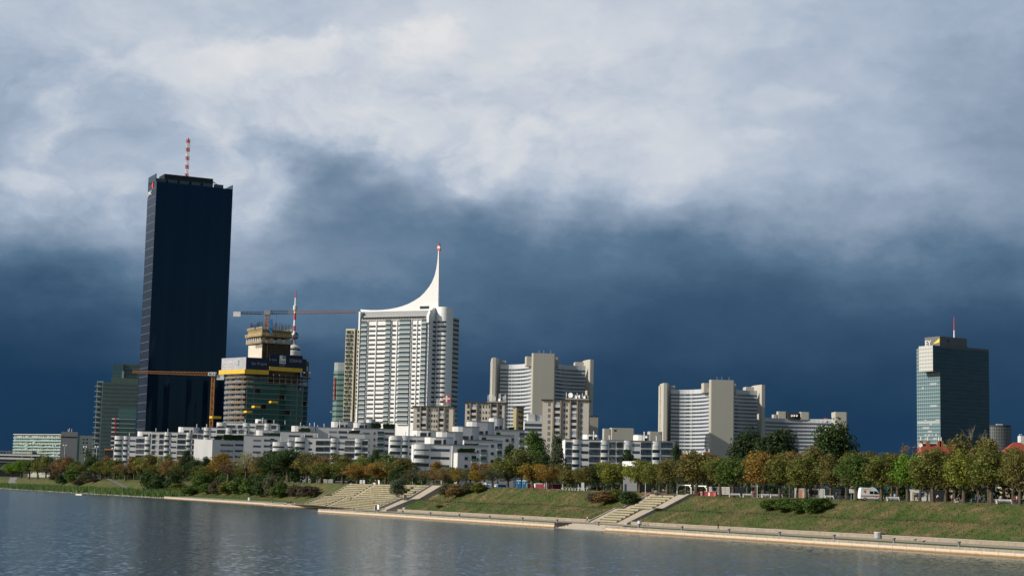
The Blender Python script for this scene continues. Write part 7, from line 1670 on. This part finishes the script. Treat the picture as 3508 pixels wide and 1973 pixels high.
def boxhut(name, label, cat, x0, x1, y0, w, m, roof=None, dp=3.0, base_y=None):
    P0, P1 = top_pt(x0, w), top_pt(x1, w); t = thing(name, label, cat, P0, math.atan2(P1[1] - P0[1], P1[0] - P0[0])); ln = float(np.linalg.norm(P1[:2] - P0[:2])); h = at(x0, y0, P0[1])[2] - P0[2]
    part('wall', MB().box(0, ln, 0, dp, 0, h), m, t); part('roof', MB().box(-.12, ln + .12, -.15, dp + .1, h, h + .12), roof or offwhite, t); return t, ln, h
t, ln, h = boxhut('red_wall', 'dark red painted wall behind the portable toilets', 'wall', 1806, 1893, 1656, 24, mat('crimson_paint', (.17, .022, .035), .7)); part('white_panel', MB().box(ln * .2, ln * .33, -.05, 0, .3, h - .1), whitep, t)
t, ln, h = boxhut('site_container', 'blue site container with a pale neighbour behind thin trees', 'container', 1668, 1706, 1659, 30, mat('container_blue', (.03, .14, .36), .5, build=grid_lines(.35, 60, .09, .01, (.02, .10, .28), 0))); part('door', MB().box(ln * .6, ln * .85, -.05, 0, .1, h - .2), offwhite, t)
t, ln, h = boxhut('site_container', 'white site container beside the blue one', 'container', 1637, 1666, 1653, 30, offwhite); part('door', MB().box(ln * .2, ln * .5, -.05, 0, .1, h - .2), steel, t)
t, ln, h = boxhut('grey_fence', 'grey panel fence below the olive trees before the grandstand', 'fence', 1083, 1142, 1642, 26, mat('fence_grey', (.16, .155, .15), .8, build=grid_lines(1.2, 60, .08, .01, (.08, .08, .08), 0)), None, .15); [part('post', MB().box(ln * q - .08, ln * q + .08, -.1, .2, 0, h + .1), steel, t) for q in (.0, .25, .5, .75, 1)]
t, ln, h = boxhut('white_kiosk', 'white kiosk roof glimpsed through the yellow green trees', 'kiosk', 2134, 2182, 1581, 40, mat('dim_grey_deck', (.13, .135, .14)), whitep, 5); part('fascia', MB().box(-.1, ln + .1, -.3, -.02, h - 1.3, h), whitep, t); part('door', MB().box(1, 2.2, -.05, 0, 0, 2.1), glass, t)
t, ln, h = boxhut('long_white_hut', 'long low white hut behind the trees above the juniper patch', 'hut', 2722, 2826, 1674, 44, mat('dim_hut', (.28, .28, .27)), offwhite, 5); part('door', MB().box(2, 3.4, -.05, 0, 0, 2.1), brick, t); part('window', MB().box(6, 10, -.05, 0, 1.0, 1.9), glass, t)
t, ln, h = boxhut('white_hut', 'white hut glimpsed behind the airy olive tree and the pink wall', 'hut', 2422, 2500, 1668, 46, mat('pale_hut', (.30, .28, .26)), offwhite, 5); part('window', MB().box(3, 5, -.05, 0, 1.0, 1.9), glass, t)
t, ln, h = boxhut('white_hut', 'white hut behind the bright green tree past the ambulance', 'hut', 3118, 3185, 1678, 48, mat('dim_hut', (.28, .28, .27)), offwhite, 5); part('window', MB().box(2, 5, -.05, 0, .9, 1.9), glass_b, t)
t, ln, h = boxhut('white_tent', 'white tent between tree trunks above the grandstand', 'tent', 1146, 1186, 1636, 32, whitep, whitep, 4); part('opening', MB().box(ln * .3, ln * .6, -.05, 0, 0, 2.2), blackp, t)
t, ln, h = boxhut('white_tent', 'white van like stall at the head of the grandstand', 'stall', 1256, 1300, 1644, 30, whitep, whitep, 4); part('opening', MB().box(ln * .3, ln * .6, -.05, 0, .8, 2.0), blackp, t)
t, ln, h = boxhut('dark_stall', 'dark flat roofed stall above the grandstand corner', 'stall', 1150, 1192, 1648, 25, blackp, roofdark, 3); part('counter', MB().box(.2, ln - .2, -.3, 0, .9, 1.0), steel, t)
for x, lab in ((1236, 'white folding sign board at the grandstand head'), (1246, 'second white folding sign board at the grandstand head')):
    t = thing('sign_board', lab, 'sign board', top_pt(x, 18.2) + [0, 0, .2], 0, 'folding boards at the grandstand head'); part('panel', MB().extr([(-.35, 0), (-.05, 1.5), (0, 1.5), (-.28, 0)], -.45, .45), whitep, t); part('rear_panel', MB().extr([(.35, 0), (.05, 1.5), (0, 1.5), (.28, 0)], -.45, .45), whitep, t)
# painted skate walls and steel frames of the sports ground
pink = mat('pink_paint', (.30, .10, .085), .7)
t, ln, h = boxhut('pink_wall', 'pink painted low wall with dark figures at the head of the stairway', 'wall', 2374, 2406, 1683, 21, pink, pink, .4); part('dark_figure', MB().add([(ln * .25, -.03, 0), (ln * .55, -.03, 0), (ln * .48, -.03, 1.0), (ln * .38, -.03, 1.2)], [(0, 1, 2, 3)]), blackp, t); part('white_patch', MB().box(ln * .66, ln * .98, -.04, 0, 1.0, h - .1), whitep, t)
t, ln, h = boxhut('pink_wall', 'dark red and cream painted low wall beyond the pink one', 'wall', 2414, 2453, 1684, 21, mat('maroon_paint', (.20, .03, .05), .7), pink, .4); part('cream_patch', MB().box(ln * .34, ln * .46, -.04, 0, .1, h - .1), mat('cream_paint', (.62, .52, .32)), t); part('pink_patch', MB().box(ln * .8, ln, -.04, 0, .1, h - .1), pink, t)
t, ln, h = boxhut('pink_wall', 'long low salmon kerb wall behind the stairway head', 'wall', 2200, 2292, 1687, 26, pink, pink, .4); part('end_block', MB().box(ln * .46, ln * .54, -.1, .5, 0, h + .8), whitep, t)
def portal(x0, x1, yt, w, label):
    P0, P1 = top_pt(x0, w), top_pt(x1, w); t = thing('steel_portal', label, 'steel frame', P0, math.atan2(P1[1] - P0[1], P1[0] - P0[0]), 'white steel frames of the sports ground'); ln = float(np.linalg.norm(P1[:2] - P0[:2])); h = at(x0, yt, P0[1])[2] - P0[2]
    for s, q in ((0, 1), (ln, -1)): part('post', MB().tube([(s, 0, 0), (s, 0, h * .8)], .16, 6).tube([(s, 0, h * .7), (s + q * 1.2, 0, h)], .12, 5), whitep, t)
    part('beam', MB().box(0, ln, -.12, .12, h - .1, h + .15), whitep, t)
portal(2320, 2368, 1661, 24, 'white steel portal frame over the stairway head'); portal(2380, 2421, 1664, 26, 'second white steel portal frame behind the pink wall')
P = top_pt(2585, 24); t = thing('basketball_hoop', 'basketball hoop with a white board behind the bench row', 'basketball hoop', P, 0); s_ = P[1] / FOC; zb = at(2585, 1668, P[1])[2] - P[2]; zt2 = at(2585, 1654, P[1])[2] - P[2]
part('board', MB().box(-.95, .95, -.05, .05, zb, zt2), whitep, t); part('post', MB().tube([(.9, .2, 0), (.9, .2, zb), (.4, .1, zb + .3)], .1, 6), blackp, t); part('rim', MB().tube([(.23 * math.cos(a), -.3 + .23 * math.sin(a), zb + .2) for a in np.linspace(0, 6.28, 13)], .02, 4, False), orangep, t); part('board_patch', MB().box(-.55, .1, -.07, -.055, (zb + zt2) / 2, zt2 - .15), blackp, t)
for x, yt, w, lab in ((1872, 1651, 18.8, 'thin white pole by the red wall'), (1927, 1650, 18.6, 'thin white pole at the start of the bike racks'), (1981, 1659, 18.6, 'thin white pole among the bike racks'), (2211, 1650, 19, 'thin grey pole at the head of the stairway'), (2594, 1662, 20, 'thin pole beside the basketball board')):
    P = top_pt(x, w); h = at(x, yt, P[1])[2] - P[2]; t = thing('pole', lab, 'pole', P, 0, 'thin poles along the bank crest'); part('shaft', MB().tube([(0, 0, 0), (0, 0, h)], .07, 6), whitep, t); part('cap', MB().lathe([(.1, h), (.1, h + .08)], 6), steel, t)
P = top_pt(1996, 18.9); t = thing('sign_board', 'white upright sign board among the bike racks', 'sign board', P, 0); part('panel', MB().box(-.4, .4, -.05, .05, .3, 2.4), whitep, t); part('foot', MB().box(-.3, .3, -.1, .1, 0, .3), steel, t)
P = top_pt(2921, 20); t = thing('sign_board', 'white rectangular sign board on two posts behind the ambulance', 'sign board', P, 0); z0, z1 = (at(2921, y, P[1])[2] - P[2] for y in (1688, 1674)); part('panel', MB().box(-.75, .6, -.05, .05, z0, z1), whitep, t); part('post', MB().tube([(-.3, .1, 0), (-.3, .1, z1)], .05, 5), steel, t); part('post', MB().tube([(.3, .1, 0), (.3, .1, z1)], .05, 5), steel, t)
P = top_pt(3130, 19.8); t = thing('sign_board', 'cream display board past the bright green tree', 'sign board', P, .1); part('panel', MB().box(-.35, .35, -.05, .05, .25, 2.0), mat('cream_paint', (.62, .52, .32)), t); part('foot', MB().box(-.35, .35, -.2, .2, 0, .1), steel, t)
# sports ground fence
gF = MB()
def fence(x0, x1, w, label, h=3.2):
    P0, P1 = top_pt(x0, w), top_pt(x1, w); t = thing('sports_fence', label, 'fence', P0, math.atan2(P1[1] - P0[1], P1[0] - P0[0]), 'tall green sports fences'); ln = float(np.linalg.norm(P1[:2] - P0[:2])); m = mat('green_fence', (.02, .05, .04), .5, .4); k = max(2, int(ln / 3))
    for i in range(k + 1): part('post', MB().tube([(ln * i / k, 0, 0), (ln * i / k, 0, h)], .05, 5), m, t)
    mb = MB()
    for z in np.linspace(.3, h, 9): mb.bar((0, 0, z), (ln, 0, z), .018)
    part('wire_mesh', mb, m, t)
fence(1905, 2080, 30, 'green sports fence behind the bike racks'); fence(2210, 2420, 32, 'green sports fence behind the stairway head'); fence(2440, 2720, 32, 'green sports fence behind the bench row'); fence(2740, 2990, 34, 'green sports fence behind the juniper patch and ambulance')
ribbon('promenade', -180, 205, lambda u: vb(u) + 19.4, lambda u: vb(u) + 23.5, 9.35, 9.35, path_m, 60) if False else None
V = []; uu = np.linspace(-180, 205, 60)
for u in uu: V += [uvw(u, vb(u) + 19.2, tz(u, vb(u) + 19.2) + .03), uvw(u, vb(u) + 23.0, tz(u, vb(u) + 23) + .04)]
mb = MB(); mb.add(V, [(2 * i, 2 * i + 1, 2 * i + 3, 2 * i + 2) for i in range(59)]); struct('promenade', mb, path_m)
# globe street lamps upstream
gS = 'double globe street lamps'
for x, yt, yb_, w, lab in ((72, 1522, 1572, 24, 'over the bright green trees'), (105, 1520, 1576, 25, 'beside the station plant box'), (181, 1526, 1570, 26, 'before the balcony strips'), (217, 1525, 1568, 23, 'before the blank grey end wall'), (287, 1530, 1585, 22, 'beside the leaning poplar'), (327, 1530, 1575, 25, 'at the foot of the teal tower'), (385, 1536, 1568, 22.5, 'beside the orange roofed kiosk')):
    P = bank(x, w); t = thing('street_lamp', 'double globe street lamp ' + lab, 'street lamp', P, 0, gS); h = at(x, yt, P[1])[2] - P[2]; s = P[1] / FOC
    part('pole', MB().tube([(0, 0, 0), (0, 0, h)], .22, 6).tube([(-4 * s, 0, h - .5), (0, 0, h - 1), (4 * s, 0, h - .5)], .14, 5), mat('lamp_pole', (.45, .46, .47), .5), t)
    for q in (-4.4, 4.4): gl = part('globe', MB().lathe([(.15, -.7), (.55, -.4), (.75, 0), (.55, .5), (.15, .72)], 12), whitep, t, True); gl.location = (q * s, 0, h); gl.scale = (1.0,) * 3
# bathing jetty and stone block at the upstream shore
P = gz(272, 1694, .2); t = thing('jetty', 'small pale concrete jetty with a thin rail at the reed edge', 'jetty', P, SHORE_ANG + .1); part('deck', MB().box(-3, 9, -1.5, 1.2, -1, .5), mat('pale_jetty', (.55, .52, .46), .8), t); part('handrail', MB().bar((6, 1, 1.3), (22, 1.5, 1.7), .07).bar((8, 1, .4), (8, 1, 1.4), .06).bar((15, 1, .6), (15, 1, 1.6), .06).bar((22, 1.5, .6), (22, 1.5, 1.7), .06), steel, t)
